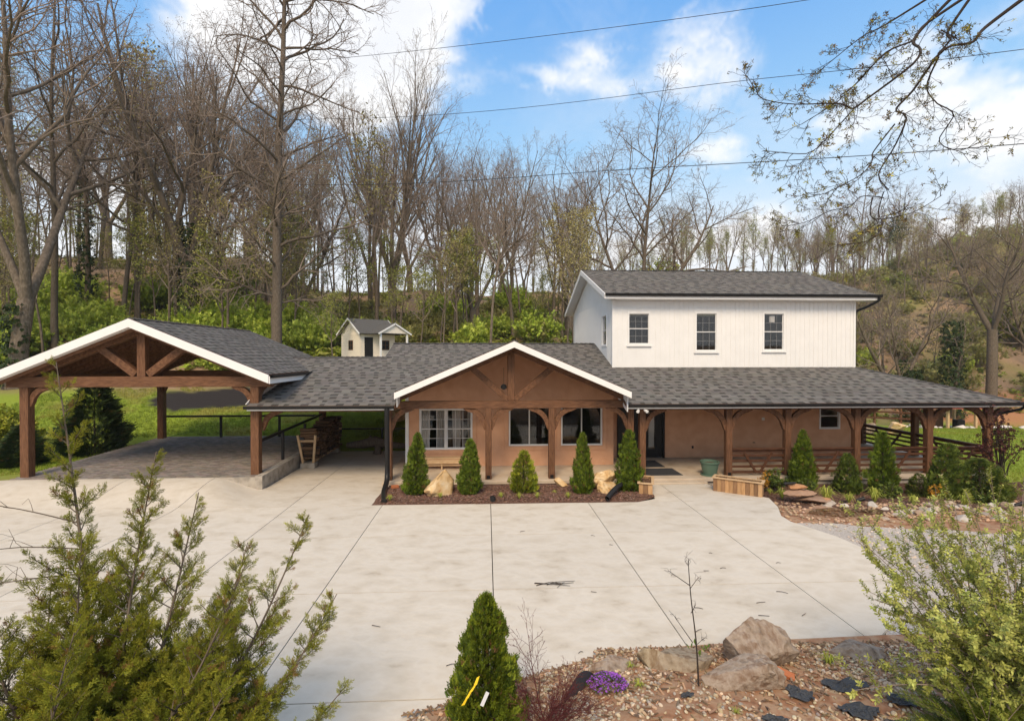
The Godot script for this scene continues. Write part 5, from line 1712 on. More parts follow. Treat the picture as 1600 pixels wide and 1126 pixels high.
func build_front_objects() -> void:
	rng.seed = 61
	# bench under the paired window
	var o := thing("bench", "plain pale wooden bench on the porch under the paired window", "bench", P(-1.68, 0.12, 19.2))
	var b := MB.new()
	b.bx(Transform3D(Basis(), Vector3(0, 0.43, 0)), Vector3(1.75, 0.045, 0.34), 0.006)
	local(o, "seat", b.mesh(), M.pine_across)
	for s in [0.3, 0.16]:
		b = MB.new()
		b.bx(Transform3D(Basis(), Vector3(0, s, 0.13)), Vector3(1.6, 0.16 if s > 0.2 else 0.035, 0.022), 0.003)
		local(o, "apron", b.mesh(), M.pine_across)
	for x in [-0.76, 0.0, 0.76]:
		b = MB.new()
		b.bx(Transform3D(Basis(), Vector3(x, 0.204, 0.0)), Vector3(0.05, 0.406, 0.24), 0.004)
		local(o, "leg", b.mesh(), M.pine_up)
	# boulders in the mulch bed
	boulder("boulder", 71, P(-1.37, 0.3, 16.05), Vector3(1.5, 1.15, 1.0), 8, M.gold_rock, "golden jagged boulder between two arborvitae in the mulch bed", 0.4, 0.25)
	boulder("boulder", 72, P(3.75, 0.42, 16.3), Vector3(1.1, 0.6, 0.8), 7, M.gold_rock, "golden boulder lying on top of another by the drain pipe", 0.2, -0.15)
	boulder("boulder", 73, P(3.85, 0.15, 16.0), Vector3(0.85, 0.6, 0.7), 6, M.gold_rock, "golden boulder carrying another, right of the slender arborvitae", 1.2, 0.1)
	boulder("boulder", 74, P(2.5, 0.15, 16.75), Vector3(0.6, 0.3, 0.5), 6, M.gold_rock, "low pale boulder behind the slender arborvitae", 0.0, 0.0)
	boulder("boulder", 75, P(5.1, 0.3, 16.6), Vector3(0.55, 0.5, 0.4), 6, M.gold_rock, "grey-gold boulder tucked behind the small wooden planter", 2.0, 0.0)
	b = MB.new()
	b.bx(Transform3D(Basis(Vector3.UP, 0.3), Vector3.ZERO), Vector3(0.24, 0.08, 0.16), 0.005)
	single("brick", b, M.brick, "loose red brick beside the downspout in the mulch", "brick", "", "", P(-3.0, 0.12, 16.7))
	# corrugated drain pipe and a garden lamp
	b = MB.new()
	var pts := PackedVector3Array()
	var rd := PackedFloat32Array()
	for i in 49:
		var t := i / 48.0
		pts.append(P(4.35, 0.3, 15.95).lerp(P(3.62, 0.12, 14.98), t) + Vector3(0, 0.06 * sin(t * 3.1), 0))
		rd.append(0.068 if i % 2 == 0 else 0.078)
	b.tube(pts, rd, 12)
	single("drain_pipe", b, M.rubber, "black corrugated drain pipe ending at the driveway edge", "pipe")
	o = thing("garden_lamp", "small black garden lamp at the edge of the mulch bed", "lamp", P(0.19, 0.03, 15.2))
	b = MB.new()
	b.tube(PackedVector3Array([Vector3(0, 0, 0), Vector3(0, 0.1, 0), Vector3(0, 0.13, 0), Vector3(0, 0.15, 0)]), PackedFloat32Array([0.075, 0.085, 0.08, 0.03]), 14, true)
	local(o, "housing", b.mesh(), M.rubber)
	b = MB.new()
	b.tube(PackedVector3Array([Vector3(0, 0.1505, 0), Vector3(0, 0.158, 0)]), PackedFloat32Array([0.055, 0.05]), 14, true)
	local(o, "lens", b.mesh(), M.gutter)
	for s in [[11.3, 14.7, "black garden spotlight among the river stones"], [15.6, 14.0, "second garden spotlight, half hidden by the near bush"]]:
		o = thing("garden_spotlight", s[2], "lamp", P(s[0], -0.1, s[1]), "garden spotlights")
		b = MB.new()
		b.tube(PackedVector3Array([Vector3(0, -0.1, 0), Vector3(0, 0.12, 0)]), PackedFloat32Array([0.015, 0.015]), 5)
		local(o, "stake", b.mesh(), M.black)
		b = MB.new()
		b.tube(PackedVector3Array([Vector3(-0.1, 0.12, -0.02), Vector3(0.1, 0.2, 0.05)]), PackedFloat32Array([0.05, 0.07]), 8, true)
		local(o, "head", b.mesh(), M.black)
	# planters, pot, mat
	planter("small grey-brown wooden planter left of the front step", P(5.13, 0.0, 16.0), 1.25, 1.0, 0.42, 0.4)
	planter("long wooden planter of mixed boards right of the front step", P(8.1, 0.0, 15.85), -0.62, 1.45, 0.4, 0.42)
	o = thing("flower_pot", "green glazed pot on the porch beside the long planter", "pot", P(8.02, 0.12, 17.75))
	b = MB.new()
	var prof := [[0.2, 0.0], [0.23, 0.03], [0.28, 0.25], [0.31, 0.44], [0.34, 0.45], [0.34, 0.51], [0.3, 0.51], [0.29, 0.4]]
	pts = PackedVector3Array()
	rd = PackedFloat32Array()
	for s in prof:
		pts.append(Vector3(0, s[1], 0))
		rd.append(s[0])
	var seg := 28
	for i in prof.size() - 1:
		for k in seg:
			var a0 := TAU * k / seg
			var a1 := TAU * (k + 1) / seg
			b.q(Vector3(cos(a1) * prof[i][0], prof[i][1], sin(a1) * prof[i][0]), Vector3(cos(a0) * prof[i][0], prof[i][1], sin(a0) * prof[i][0]), Vector3(cos(a0) * prof[i + 1][0], prof[i + 1][1], sin(a0) * prof[i + 1][0]), Vector3(cos(a1) * prof[i + 1][0], prof[i + 1][1], sin(a1) * prof[i + 1][0]))
	local(o, "body", b.mesh(), M.pot)
	b = MB.new()
	b.tube(PackedVector3Array([Vector3(0, 0.38, 0), Vector3(0, 0.42, 0)]), PackedFloat32Array([0.29, 0.29]), 20, true)
	local(o, "soil", b.mesh(), M.mulch)
	b = MB.new()
	b.tube(PackedVector3Array([Vector3(0, 0.0, 0), Vector3(0, 0.035, 0)]), PackedFloat32Array([0.3, 0.32]), 24, true)
	local(o, "saucer", b.mesh(), M.pot)
	b = MB.new()
	b.bx(Transform3D(Basis(), P(6.3, 0.128, 18.3)), Vector3(1.5, 0.014, 1.1), 0.005)
	single("door_mat", b, M.cloth, "large dark mat at the front of the porch", "mat")
	b = MB.new()
	b.bx(Transform3D(Basis(), P(6.25, 0.129, 19.7)), Vector3(1.25, 0.016, 1.2), 0.005)
	single("door_mat", b, M.cloth, "second dark mat right before the front door", "mat")
	# firewood
	o = thing("firewood_rack", "firewood stack in a timber rack under the covered passage", "firewood", P(-7.0, 0.0, 20.3))
	b = MB.new()
	b.bb(-7.28, -6.72, 0.0, 0.2, 20.1, 20.5, 0.01)
	b.bb(-7.28, -6.72, 0.0, 0.2, 23.3, 23.6, 0.01)
	part(o, "block", b, M.foundation)
	for s in [[20.2, 1], [23.5, 1]]:
		for sg in [-1.0, 1.0]:
			b = MB.new()
			b.beam(P(-7.0 + sg * 0.2, 0.2, s[0]), P(-7.02 + sg * 0.34, 1.3, s[0] - (0.12 if s[0] < 21 else -0.1)), 0.09, 0.045, 0.004)
			part(o, "upright", b, M.pine_up)
		b = MB.new()
		b.bb(-7.36, -6.7, 1.02, 1.1, s[0] - 0.05, s[0], 0.004)
		part(o, "crosspiece", b, M.pine_across)
	for sg in [-1.0, 1.0]:
		b = MB.new()
		b.bb(-7.0 + sg * 0.2 - 0.02, -7.0 + sg * 0.2 + 0.02, 0.2, 0.29, 20.15, 23.6, 0.004)
		part(o, "bottom_rail", b, M.pine_across)
	b = MB.new()
	for r in 13:
		for i in 27:
			var d := 20.32 + i * 0.122 + (0.06 if r % 2 == 1 else 0.0) + rf(-0.015, 0.015)
			var topr := 8.0 + 5.0 * sm(20.3, 22.0, d) + rf(-1.0, 1.0)
			if r > topr: continue
			var y := 0.35 + r * 0.104 + rf(-0.01, 0.01)
			var rad := rf(0.034, 0.075)
			var x := rf(-0.1, 0.1) + r * 0.01
			b.col = Color(0.2, 0.12, 0.07) * rf(0.25, 1.3)
			b.tube(PackedVector3Array([P(-7.28 + x, y + rf(-0.01, 0.01), d), P(-6.74 + x + rf(-0.08, 0.05), y + rf(-0.02, 0.02), d + rf(-0.04, 0.04))]), PackedFloat32Array([rad, rad * 0.95]), 5 + rng.randi() % 2, true)
	part(o, "logs", b, M.log, "stuff")
	for i in 7:
		b = MB.new()
		b.col = Color(0.22, 0.13, 0.07) * rf(0.6, 1.3)
		var y := 1.24 + 0.1 * (i / 3) + rf(0, 0.02)
		var d := 20.3 + 0.17 * (i % 3) + 0.08 * (i / 3)
		b.tube(PackedVector3Array([P(-7.38 + rf(-0.06, 0.06), y, d), P(-6.8 + rf(-0.05, 0.1), y + rf(-0.02, 0.04), d + rf(-0.12, 0.12))]), PackedFloat32Array([0.07, 0.06]), 6, true)
		part(o, "loose_log", b, M.log)
	# driftwood and debris at the back of the passage
	b = MB.new()
	pts = PackedVector3Array([P(-6.3, 0.35, 23.2), P(-5.6, 0.42, 23.1), P(-5.0, 0.55, 23.0), P(-4.2, 0.38, 23.0), P(-3.5, 0.35, 22.9)])
	b.tube(pts, PackedFloat32Array([0.12, 0.2, 0.24, 0.15, 0.08]), 9, true)
	b.tube(PackedVector3Array([P(-4.9, 0.5, 23.0), P(-4.85, 0.2, 22.9), P(-4.9, 0.0, 22.9)]), PackedFloat32Array([0.17, 0.15, 0.2]), 8, true)
	b.tube(PackedVector3Array([P(-5.3, 0.5, 23.05), P(-5.2, 0.8, 23.0)]), PackedFloat32Array([0.12, 0.05]), 7, true)
	single("driftwood_log", b, M.bark, "gnarled dark log lying at the back of the passage", "log")
	boulder("boulder", 76, P(-4.5, 1.35, 26.3), Vector3(1.3, 0.7, 0.9), 8, M.gold_rock, "pale boulder on the bank seen through the covered passage", 0.3, 0.2)
	boulder("boulder", 77, P(-20.0, 0.4, 19.4), Vector3(0.6, 0.25, 0.5), 7, M.gray_rock, "flat grey stone at the left edge beside the carport", 0.3, 0.0)

func build_porch_bed() -> void:
	rng.seed = 91
	# stacked flagstones of the little spring
	var tn := [Color(0.5, 0.26, 0.13), Color(0.42, 0.26, 0.17), Color(0.34, 0.22, 0.16)]
	var st := [[9.55, 0.42, 15.2, 0.75, "topmost flagstone of the little spring"], [9.6, 0.27, 15.05, 1.1, "wide orange flagstone just under the topmost one"], [9.85, 0.1, 14.85, 1.15, "brown flagstone in the middle of the spring stack"], [10.25, 0.08, 14.85, 0.8, "reddish flagstone on the right of the spring stack"], [9.95, -0.04, 14.4, 1.0, "low wet flagstone at the foot of the spring"], [9.4, -0.06, 14.3, 0.5, "small orange stone left of the spring's foot"]]
	var k := 0
	for s in st:
		boulder("flagstone", 300 + k, P(s[0], s[1] - 0.05, s[2]), Vector3(s[3], 0.18, s[3] * 0.62), 7, M.stone, s[4], rf(-0.4, 0.4), rf(-0.06, 0.06), "flagstones of the spring", tn[k % 3])
		k += 1
	var b := MB.new()
	b.tube(PackedVector3Array([P(9.2, 0.45, 15.15), P(9.5, 0.5, 15.05)]), PackedFloat32Array([0.05, 0.035]), 8, true)
	single("water_spout", b, M.rubber, "dark spout on top of the stacked flagstones", "spout")
	b = MB.new()
	sheet(b, pv([9.0, 13.75, 9.5, 14.2, 10.6, 14.2, 11.4, 13.9, 11.0, 13.45, 9.8, 13.35]), 0.4, 3, 0.05)
	struct("water", b, M.water)
	# river stones of the dry creek, the larger ones one by one
	var proto := []
	for i in 5: proto.append(rock(320 + i, Vector3(0.36, 0.2, 0.28) * (0.8 + 0.1 * i), 4, 10, 7, [Color(0.5, 0.4, 0.3), Color(0.42, 0.36, 0.3), Color(0.36, 0.26, 0.19), Color(0.52, 0.45, 0.38), Color(0.55, 0.5, 0.44)][i], 0.1).mesh())
	for i in 150:
		var x := 9.0 + 15.0 * pow(rng.randf(), 0.9)
		var c := 14.25 - 0.55 * sm(10.0, 14.0, x) + 0.2 * sin(x)
		var d := c + rf(-0.85, 0.75) * (1.0 if x > 10.6 else 0.75)
		if x < 11.3 and x > 9.1 and d > 13.4 and d < 14.2: continue
		var o := local(self, "river_stone", proto[rng.randi() % 5], M.stone)
		o.transform = Transform3D(Basis.from_euler(Vector3(rf(-0.25, 0.25), rf(0.0, TAU), rf(-0.25, 0.25))) * rf(0.5, 1.25), P(x, height(3, x, d) + 0.02, d))
		tag(o, "rounded tan river stone in the dry creek before the porch", "stone", "river stones of the dry creek")
	var at := []
	var tint := PackedColorArray()
	for i in 5200:
		var x := rf(8.2, 24.0)
		var d := rf(12.9, 15.0) if i % 3 == 0 else rf(8.4, 13.0)
		if i % 3 and d > 13.05 - sm(9.0, 13.0, x): continue
		if i % 3 and x < 8.75: continue
		at.append(Transform3D(Basis.from_euler(Vector3(rf(-0.5, 0.5), rf(0.0, TAU), 0)) * (rf(0.12, 0.3) if i % 3 == 0 else rf(0.08, 0.2)), P(x, height(3, x, d) + 0.01, d)))
		tint.append(jit(Color(0.9, 0.85, 0.8) if i % 3 else Color(0.8, 0.6, 0.45), 0.35))
	scatter(self, "gravel", proto[4], M.stone, at, tint)
	# mulch chips in both beds
	b = MB.new()
	b.bx(Transform3D(), Vector3(0.07, 0.012, 0.02))
	var chip := b.mesh()
	at = []
	tint = PackedColorArray()
	for i in 13000:
		var f := i % 4 != 0
		var x := rf(-3.2, 5.1) if f else rf(7.8, 22.0)
		var d := rf(15.12, 17.2) if f else rf(14.6, 17.2)
		if f and x > 4.5 and d < 15.3: continue
		if not f and x < 8.9 and d < 16.2: continue
		at.append(Transform3D(Basis.from_euler(Vector3(rf(-0.5, 0.5), rf(0.0, TAU), rf(-0.5, 0.5))).scaled(Vector3.ONE * rf(0.6, 1.4)), P(x, height(1 if f else 3, x, d) + 0.012, d)))
		tint.append(jit(Color(0.13, 0.068, 0.05).lerp(Color(0.26, 0.17, 0.13), rng.randf() * rng.randf()), 0.4))
	scatter(self, "bark_mulch", chip, M.chip, at, tint)

func build_background_objects() -> void:
	rng.seed = 111
	# white playhouse on the bank
	var o := thing("playhouse", "small white clapboard playhouse with porch on the bank behind the passage roof", "playhouse", P(-7.7, 3.95, 33.4))
	o.rotation.y = 0.74
	o.scale = Vector3.ONE * 0.93
	var W := 1.28
	var b := MB.new()
	b.bx(Transform3D(Basis(), Vector3(0, -0.35, 0.3)), Vector3(2.9, 0.7, 3.6))
	local(o, "deck", b.mesh(), M.white_siding)
	for s in [[Vector3(0, 1.0, -W), Vector3(2.5, 2.0, 0.08)], [Vector3(W, 1.0, 0), Vector3(0.08, 2.0, 2.6)], [Vector3(-W, 1.0, 0), Vector3(0.08, 2.0, 2.6)], [Vector3(0, 1.0, W), Vector3(2.48, 2.0, 0.08)]]:
		b = MB.new()
		b.bx(Transform3D(Basis(), s[0]), s[1])
		local(o, "wall", b.mesh(), M.white_siding)
	for sx in [-1.0, 1.0]:
		b = MB.new()
		b.prism(pv([-1.3, 2.0, 1.3, 2.0, 0, 2.86]), Transform3D(Basis(Vector3(0, 0, 1), Vector3.UP, Vector3(-1, 0, 0)), Vector3(sx * 1.28, 0, 0)), -0.04, 0.04)
		local(o, "gable", b.mesh(), M.white_siding)
	for i in 12:
		b = MB.new()
		var y := 0.09 + i * 0.165
		b.bx(Transform3D(Basis(Vector3.RIGHT, 0.1), Vector3(0, y, W + 0.05)), Vector3(2.6, 0.15, 0.018))
		local(o, "clapboard", b.mesh(), M.white_siding)
		b = MB.new()
		b.bx(Transform3D(Basis(Vector3.BACK, 0.1), Vector3(-W - 0.05, y, 0)), Vector3(0.018, 0.15, 2.62))
		local(o, "clapboard", b.mesh(), M.white_siding)
	b = MB.new()
	b.bx(Transform3D(Basis(), Vector3(-0.72, 0.86, W + 0.05)), Vector3(0.62, 1.72, 0.06))
	local(o, "door", b.mesh(), M.black)
	for s in [[Vector3(0.55, 1.2, W + 0.05), 0.0], [Vector3(-W - 0.05, 1.2, 0.05), PI * 0.5]]:
		var t := Transform3D(Basis(Vector3.UP, s[1]), s[0])
		b = MB.new()
		b.bx(t, Vector3(0.62, 0.66, 0.05))
		var wn := local(o, "window", b.mesh(), M.wood_plain)
		b = MB.new()
		b.bx(t, Vector3(0.5, 0.54, 0.058))
		local(wn, "pane", b.mesh(), M.black)
		b = MB.new()
		b.bx(t, Vector3(0.03, 0.54, 0.066))
		b.bx(t, Vector3(0.5, 0.03, 0.064))
		local(wn, "muntin", b.mesh(), M.wood_plain)
	for sz in [-1.0, 1.0]:
		b = MB.new()
		b.bx(Transform3D(Basis(Vector3.RIGHT, sz * 0.585), Vector3(0, 2.47, sz * 0.8)), Vector3(3.1, 0.07, 1.95))
		var rf2 := local(o, "roof", b.mesh(), M.roofdeck)
		b = MB.new()
		b.bx(Transform3D(Basis(Vector3.RIGHT, sz * 0.585), Vector3(-1.56, 2.46, sz * 0.8)), Vector3(0.03, 0.1, 1.95))
		b.bx(Transform3D(Basis(Vector3.RIGHT, sz * 0.585), Vector3(1.56, 2.46, sz * 0.8)), Vector3(0.03, 0.1, 1.95))
		local(rf2, "barge_board", b.mesh(), M.white)
	for sx in [-1.0, 1.0]:
		b = MB.new()
		b.bx(Transform3D(Basis(Vector3.BACK, -sx * 0.5), Vector3(0.55 + sx * 0.62, 2.3, 1.55)), Vector3(1.5, 0.06, 2.1))
		local(o, "porch_roof", b.mesh(), M.roofdeck)
		b = MB.new()
		b.bx(Transform3D(Basis(Vector3.BACK, -sx * 0.5), Vector3(0.55 + sx * 0.62, 2.28, 2.615)), Vector3(1.5, 0.1, 0.03))
		local(o, "barge_board", b.mesh(), M.white)
		b = MB.new()
		b.bx(Transform3D(Basis(), Vector3(0.55 + sx * 1.02, 1.0, 2.45)), Vector3(0.11, 2.0, 0.11))
		local(o, "porch_post", b.mesh(), M.white)
	b = MB.new()
	b.prism(pv([-0.6, 1.98, 1.7, 1.98, 0.55, 2.55]), Transform3D(Basis(), Vector3(0, 0, 2.5)), -0.03, 0.03)
	local(o, "porch_gable", b.mesh(), M.white_siding)
	for y in [0.2, 0.42, 0.64]:
		b = MB.new()
		b.bx(Transform3D(Basis(), Vector3(1.0, y, 2.45)), Vector3(1.0, 0.1, 0.04))
		local(o, "railing_board", b.mesh(), M.white)
	# post-and-rail fence, shelter, rocks on the right
	o = thing("rail_fence", "brown post-and-rail fence across the lawn beyond the porch", "fence", P(39, -1.9, 44.5))
	var xs := [28.0, 30.5, 33.0, 35.5, 38.0, 40.5]
	for i in xs.size():
		b = MB.new()
		b.bb(xs[i] - 0.08, xs[i] + 0.08, -2.6, 0.55 - 0.12 * i, 44.4, 44.56, 0.01)
		part(o, "fence_post", b, M.wood_up)
		if i == 0: continue
		for y in [-0.9, -0.35, 0.3]:
			b = MB.new()
			b.beam(P(xs[i - 1], y - 0.12 * (i - 1), 44.36), P(xs[i], y - 0.12 * i, 44.36), 0.04, 0.17)
			part(o, "fence_rail", b, M.rail_wood)
	o = thing("animal_shelter", "small open shelter with a red metal roof beyond the lawn", "shelter", P(40.6, -2.1, 42))
	for s in [[39.4, 41.2], [41.9, 41.2], [39.4, 43.2], [41.9, 43.2]]:
		b = MB.new()
		b.bb(s[0] - 0.09, s[0] + 0.09, -2.3, 0.02, s[1] - 0.09, s[1] + 0.09)
		part(o, "post", b, M.pine_up)
	b = MB.new()
	b.bx(Transform3D(Basis(Vector3.RIGHT, 0.16), P(40.65, 0.17, 42.1)), Vector3(3.4, 0.06, 3.0))
	for i in 12: b.bx(Transform3D(Basis(Vector3.RIGHT, 0.16), P(39.05 + i * 0.29, 0.215, 42.1)), Vector3(0.04, 0.03, 3.0))
	part(o, "metal_roof", b, M.red_metal)
	b = MB.new()
	b.bb(39.5, 40.7, -2.3, -0.5, 43.0, 43.1)
	part(o, "back_boards", b, M.wood_across)
	b = MB.new()
	b.bb(41.0, 41.7, -2.3, -1.2, 41.9, 42.5, 0.05)
	part(o, "feed_trough", b, M.gutter)
	var pr := rock(340, Vector3(0.9, 0.5, 0.7), 6, 12, 8, Color(0.75, 0.7, 0.68), 0.1).mesh()
	for i in 80:
		var t := rng.randf()
		var k := local(self, "creek_rock", pr, M.stone)
		var x := lerpf(38.0, 56.0, t) + rf(-0.6, 0.6)
		var d := lerpf(42.5, 38.5, t) + rf(-1.6, 1.6)
		k.transform = Transform3D(Basis.from_euler(Vector3(rf(-0.3, 0.3), rf(0, TAU), 0)) * rf(0.5, 1.3), P(x, th(x, d) + 0.1, d))
		tag(k, "whitish rock lining the creek beyond the lawn", "rock", "whitish rocks along the far creek")
	boulder("boulder", 78, P(27.8, -0.5, 33.0), Vector3(1.6, 1.2, 1.1), 8, M.gold_rock, "orange-brown boulder on the lawn behind the side railing", 0.3, 0.3)
	boulder("boulder", 79, P(26.1, -0.6, 33.2), Vector3(1.3, 0.9, 0.9), 8, M.gray_rock, "grey boulder on the lawn left of the orange-brown one", 0.8, 0.1)
	# overhead lines
	for s in [[P(-60, 27.0, 45), P(-18.4, 23.2, 34), P(-4.2, 21.0, 28), P(12.65, 18.15, 19), P(26, 16.6, 11), 0.012, "topmost thin power line crossing the blue sky"], [P(-60, 27.0, 52), P(-7.6, 20.1, 34), P(13.1, 17.8, 24), P(21.3, 16.5, 19), P(40, 14.5, 8), 0.014, "middle power line below the topmost one"], [P(-60, 22.5, 54), P(-11.6, 16.3, 36), P(7.7, 13.75, 25), P(19.05, 11.9, 17), P(36, 10.0, 5), 0.017, "lowest and thickest power line above the house"]]:
		b = MB.new()
		var cv := Curve3D.new()
		for i in 5:
			var hd := Vector3.ZERO
			if i > 0 and i < 4: hd = (s[i + 1] - s[i - 1]) * 0.14
			cv.add_point(s[i], -hd, hd)
		var pp := PackedVector3Array()
		var rr := PackedFloat32Array()
		for i in 61:
			pp.append(cv.sample_baked(cv.get_baked_length() * i / 60.0, true))
			rr.append(s[5])
		b.tube(pp, rr, 5)
		single("power_line", b, M.wire, s[6], "power line")
	boulder("boulder", 80, P(-13.4, 3.9, 38.5), Vector3(1.2, 0.7, 0.9), 6, M.gold_rock, "reddish boulder left of the white playhouse", 0.3, 0.1)

# ---------------------------------------------------------------- beside the road
func path(pts: Array) -> Curve3D:
	var cv := Curve3D.new()
	for i in pts.size():
		var h := Vector3.ZERO
		if i > 0 and i < pts.size() - 1: h = (pts[i + 1] - pts[i - 1]) * 0.16
		cv.add_point(pts[i], -h, h)
	return cv
func stem(b: MB, cv: Curve3D, r0: float, r1: float, n: int, sides := 5) -> void:
	var p := PackedVector3Array()
	var r := PackedFloat32Array()
	for i in n + 1:
		p.append(cv.sample_baked(cv.get_baked_length() * i / n, true))
		r.append(lerpf(r0, r1, pow(float(i) / n, 0.8)))
	b.tube(p, r, sides)

func build_juniper() -> void:
	rng.seed = 301
	var o := thing("juniper", "big feathery juniper in the near left corner before the driveway", "tree", P(-3.4, 0.1, 4.7))
	var wood := MB.new()
	var at := []
	var tint := PackedColorArray()
	var spray := []
	for i in 3: spray.append(juniper_spray(400 + i))
	var sets := [[], [], []]
	var tints := [PackedColorArray(), PackedColorArray(), PackedColorArray()]
	# leaders: root, tip, girth
	var L := [[P(-3.5, 0.1, 4.7), P(-3.9, 2.2, 5.1), P(-4.4, 4.36, 5.4), 0.05, 1.0], [P(-3.4, 0.1, 4.7), P(-3.3, 2.0, 4.8), P(-3.16, 3.5, 5.0), 0.035, 0.95], [P(-3.3, 0.2, 4.6), P(-3.0, 1.9, 4.9), P(-2.88, 3.05, 5.2), 0.035, 0.9], [P(-3.2, 0.3, 4.7), P(-2.35, 1.5, 5.0), P(-1.9, 2.72, 5.5), 0.035, 0.95], [P(-3.2, 0.3, 4.6), P(-2.1, 1.1, 4.9), P(-1.55, 1.95, 5.3), 0.03, 0.8], [P(-3.6, 0.3, 4.5), P(-4.4, 1.8, 4.7), P(-4.7, 3.0, 4.9), 0.03, 0.8], [P(-3.4, 0.3, 4.4), P(-2.6, 1.5, 4.5), P(-2.2, 2.5, 4.7), 0.03, 0.9], [P(-3.2, 0.2, 4.4), P(-2.0, 0.7, 4.6), P(-1.35, 1.25, 4.9), 0.025, 0.7], [P(-3.5, 0.4, 4.2), P(-3.4, 1.5, 4.1), P(-3.3, 2.2, 4.2), 0.03, 0.8], [P(-3.8, 0.4, 4.1), P(-4.2, 1.3, 4.0), P(-4.3, 2.1, 4.2), 0.03, 0.8], [P(-3.5, 0.3, 4.6), P(-3.6, 1.6, 4.6), P(-3.7, 2.75, 4.8), 0.03, 0.9], [P(-3.2, 0.3, 4.5), P(-2.7, 1.4, 5.0), P(-2.45, 2.5, 5.3), 0.03, 0.9], [P(-3.2, 0.3, 4.2), P(-2.6, 0.9, 4.2), P(-2.2, 1.6, 4.4), 0.03, 0.9], [P(-3.3, 0.2, 4.2), P(-2.8, 0.7, 4.0), P(-2.3, 1.1, 4.1), 0.03, 0.8], [P(-3.2, 0.2, 4.6), P(-2.4, 0.9, 4.7), P(-1.75, 1.55, 4.8), 0.028, 0.8], [P(-3.2, 0.2, 4.5), P(-2.2, 0.5, 4.5), P(-1.5, 0.85, 4.6), 0.028, 0.75], [P(-3.4, 0.3, 4.8), P(-2.9, 1.3, 5.1), P(-2.6, 2.1, 5.4), 0.03, 0.8], [P(-3.7, 0.3, 4.6), P(-4.1, 1.2, 4.9), P(-4.3, 2.2, 5.2), 0.03, 0.8]]
	var first := true
	for l in L:
		var cv := path([l[0], l[1], l[2]])
		var ln := cv.get_baked_length()
		stem(wood, cv, l[3] * 0.7, 0.004, 18, 6)
		var nb := int(ln * 32.0)
		for i in nb:
			var t := lerpf(0.12, 0.985, (i + rng.randf()) / nb)
			if t > 0.5 and rng.randf() < (0.62 if first else 0.42): continue
			var q := cv.sample_baked(t * ln, true)
			var tg := (cv.sample_baked(minf(t * ln + 0.1, ln), true) - cv.sample_baked(t * ln - 0.1, true)).normalized()
			var a := i * 2.4 + rf(-0.4, 0.4)
			var side := Vector3(cos(a), 0, sin(a))
			var bl: float = lerpf(1.3, 0.1, pow(t, 0.5)) * rf(0.4, 1.15) * l[4]
			var dir := (side * 0.85 + tg * 0.75 + rv() * 0.15).normalized()
			var tip := q + dir * bl + Vector3.UP * bl * rf(0.0, 0.35)
			var c2 := path([q, q + dir * bl * 0.5 + Vector3.UP * bl * 0.03, tip])
			var l2 := c2.get_baked_length()
			stem(wood, c2, lerpf(0.010, 0.004, t), 0.0025, 6, 4)
			var ns := int(l2 * 30.0) + 2
			for k in ns:
				var s := lerpf(0.22, 1.0, (k + rng.randf()) / ns)
				var p := c2.sample_baked(s * l2, true)
				var ax := k * 2.4 + rf(-0.5, 0.5)
				var u := dir.cross(Vector3.UP).normalized()
				var w := u.cross(dir)
				var yd := (dir * 0.75 + (u * cos(ax) + w * sin(ax)) * rf(0.35, 0.9) + Vector3.UP * 0.3).normalized()
				var z := rng.randi() % 3
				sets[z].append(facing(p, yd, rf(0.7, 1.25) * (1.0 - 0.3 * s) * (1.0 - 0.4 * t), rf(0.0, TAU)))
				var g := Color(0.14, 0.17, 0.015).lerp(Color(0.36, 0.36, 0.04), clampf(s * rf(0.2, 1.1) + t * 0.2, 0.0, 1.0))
				if rng.randf() < 0.05: g = Color(0.26, 0.15, 0.05)
				tints[z].append(jit(g, 0.2))
		first = false
	# a few dead side twigs, and the bare ends of two shoots
	for s in [[P(-4.0, 2.75, 5.2), P(-4.6, 3.0, 5.0), P(-5.3, 3.05, 4.9)], [P(-4.0, 2.5, 5.2), P(-4.5, 2.6, 5.0), P(-5.2, 2.5, 4.9)], [P(-3.9, 2.3, 5.1), P(-4.4, 2.35, 4.8), P(-4.9, 2.2, 4.7)]]:
		var cv := path(s)
		stem(wood, cv, 0.007, 0.002, 8, 4)
		for i in 9:
			var q := cv.sample_baked(cv.get_baked_length() * (0.3 + 0.07 * i), true)
			stem(wood, path([q, q + Vector3(rf(-0.12, 0.0), rf(0.0, 0.12), rf(-0.1, 0.1)), q + Vector3(rf(-0.3, -0.1), rf(-0.05, 0.2), rf(-0.1, 0.1))]), 0.003, 0.0015, 3, 3)
	part(o, "branches", wood, M.bark)
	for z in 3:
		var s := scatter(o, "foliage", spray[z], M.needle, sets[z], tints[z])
		s.position = -o.position

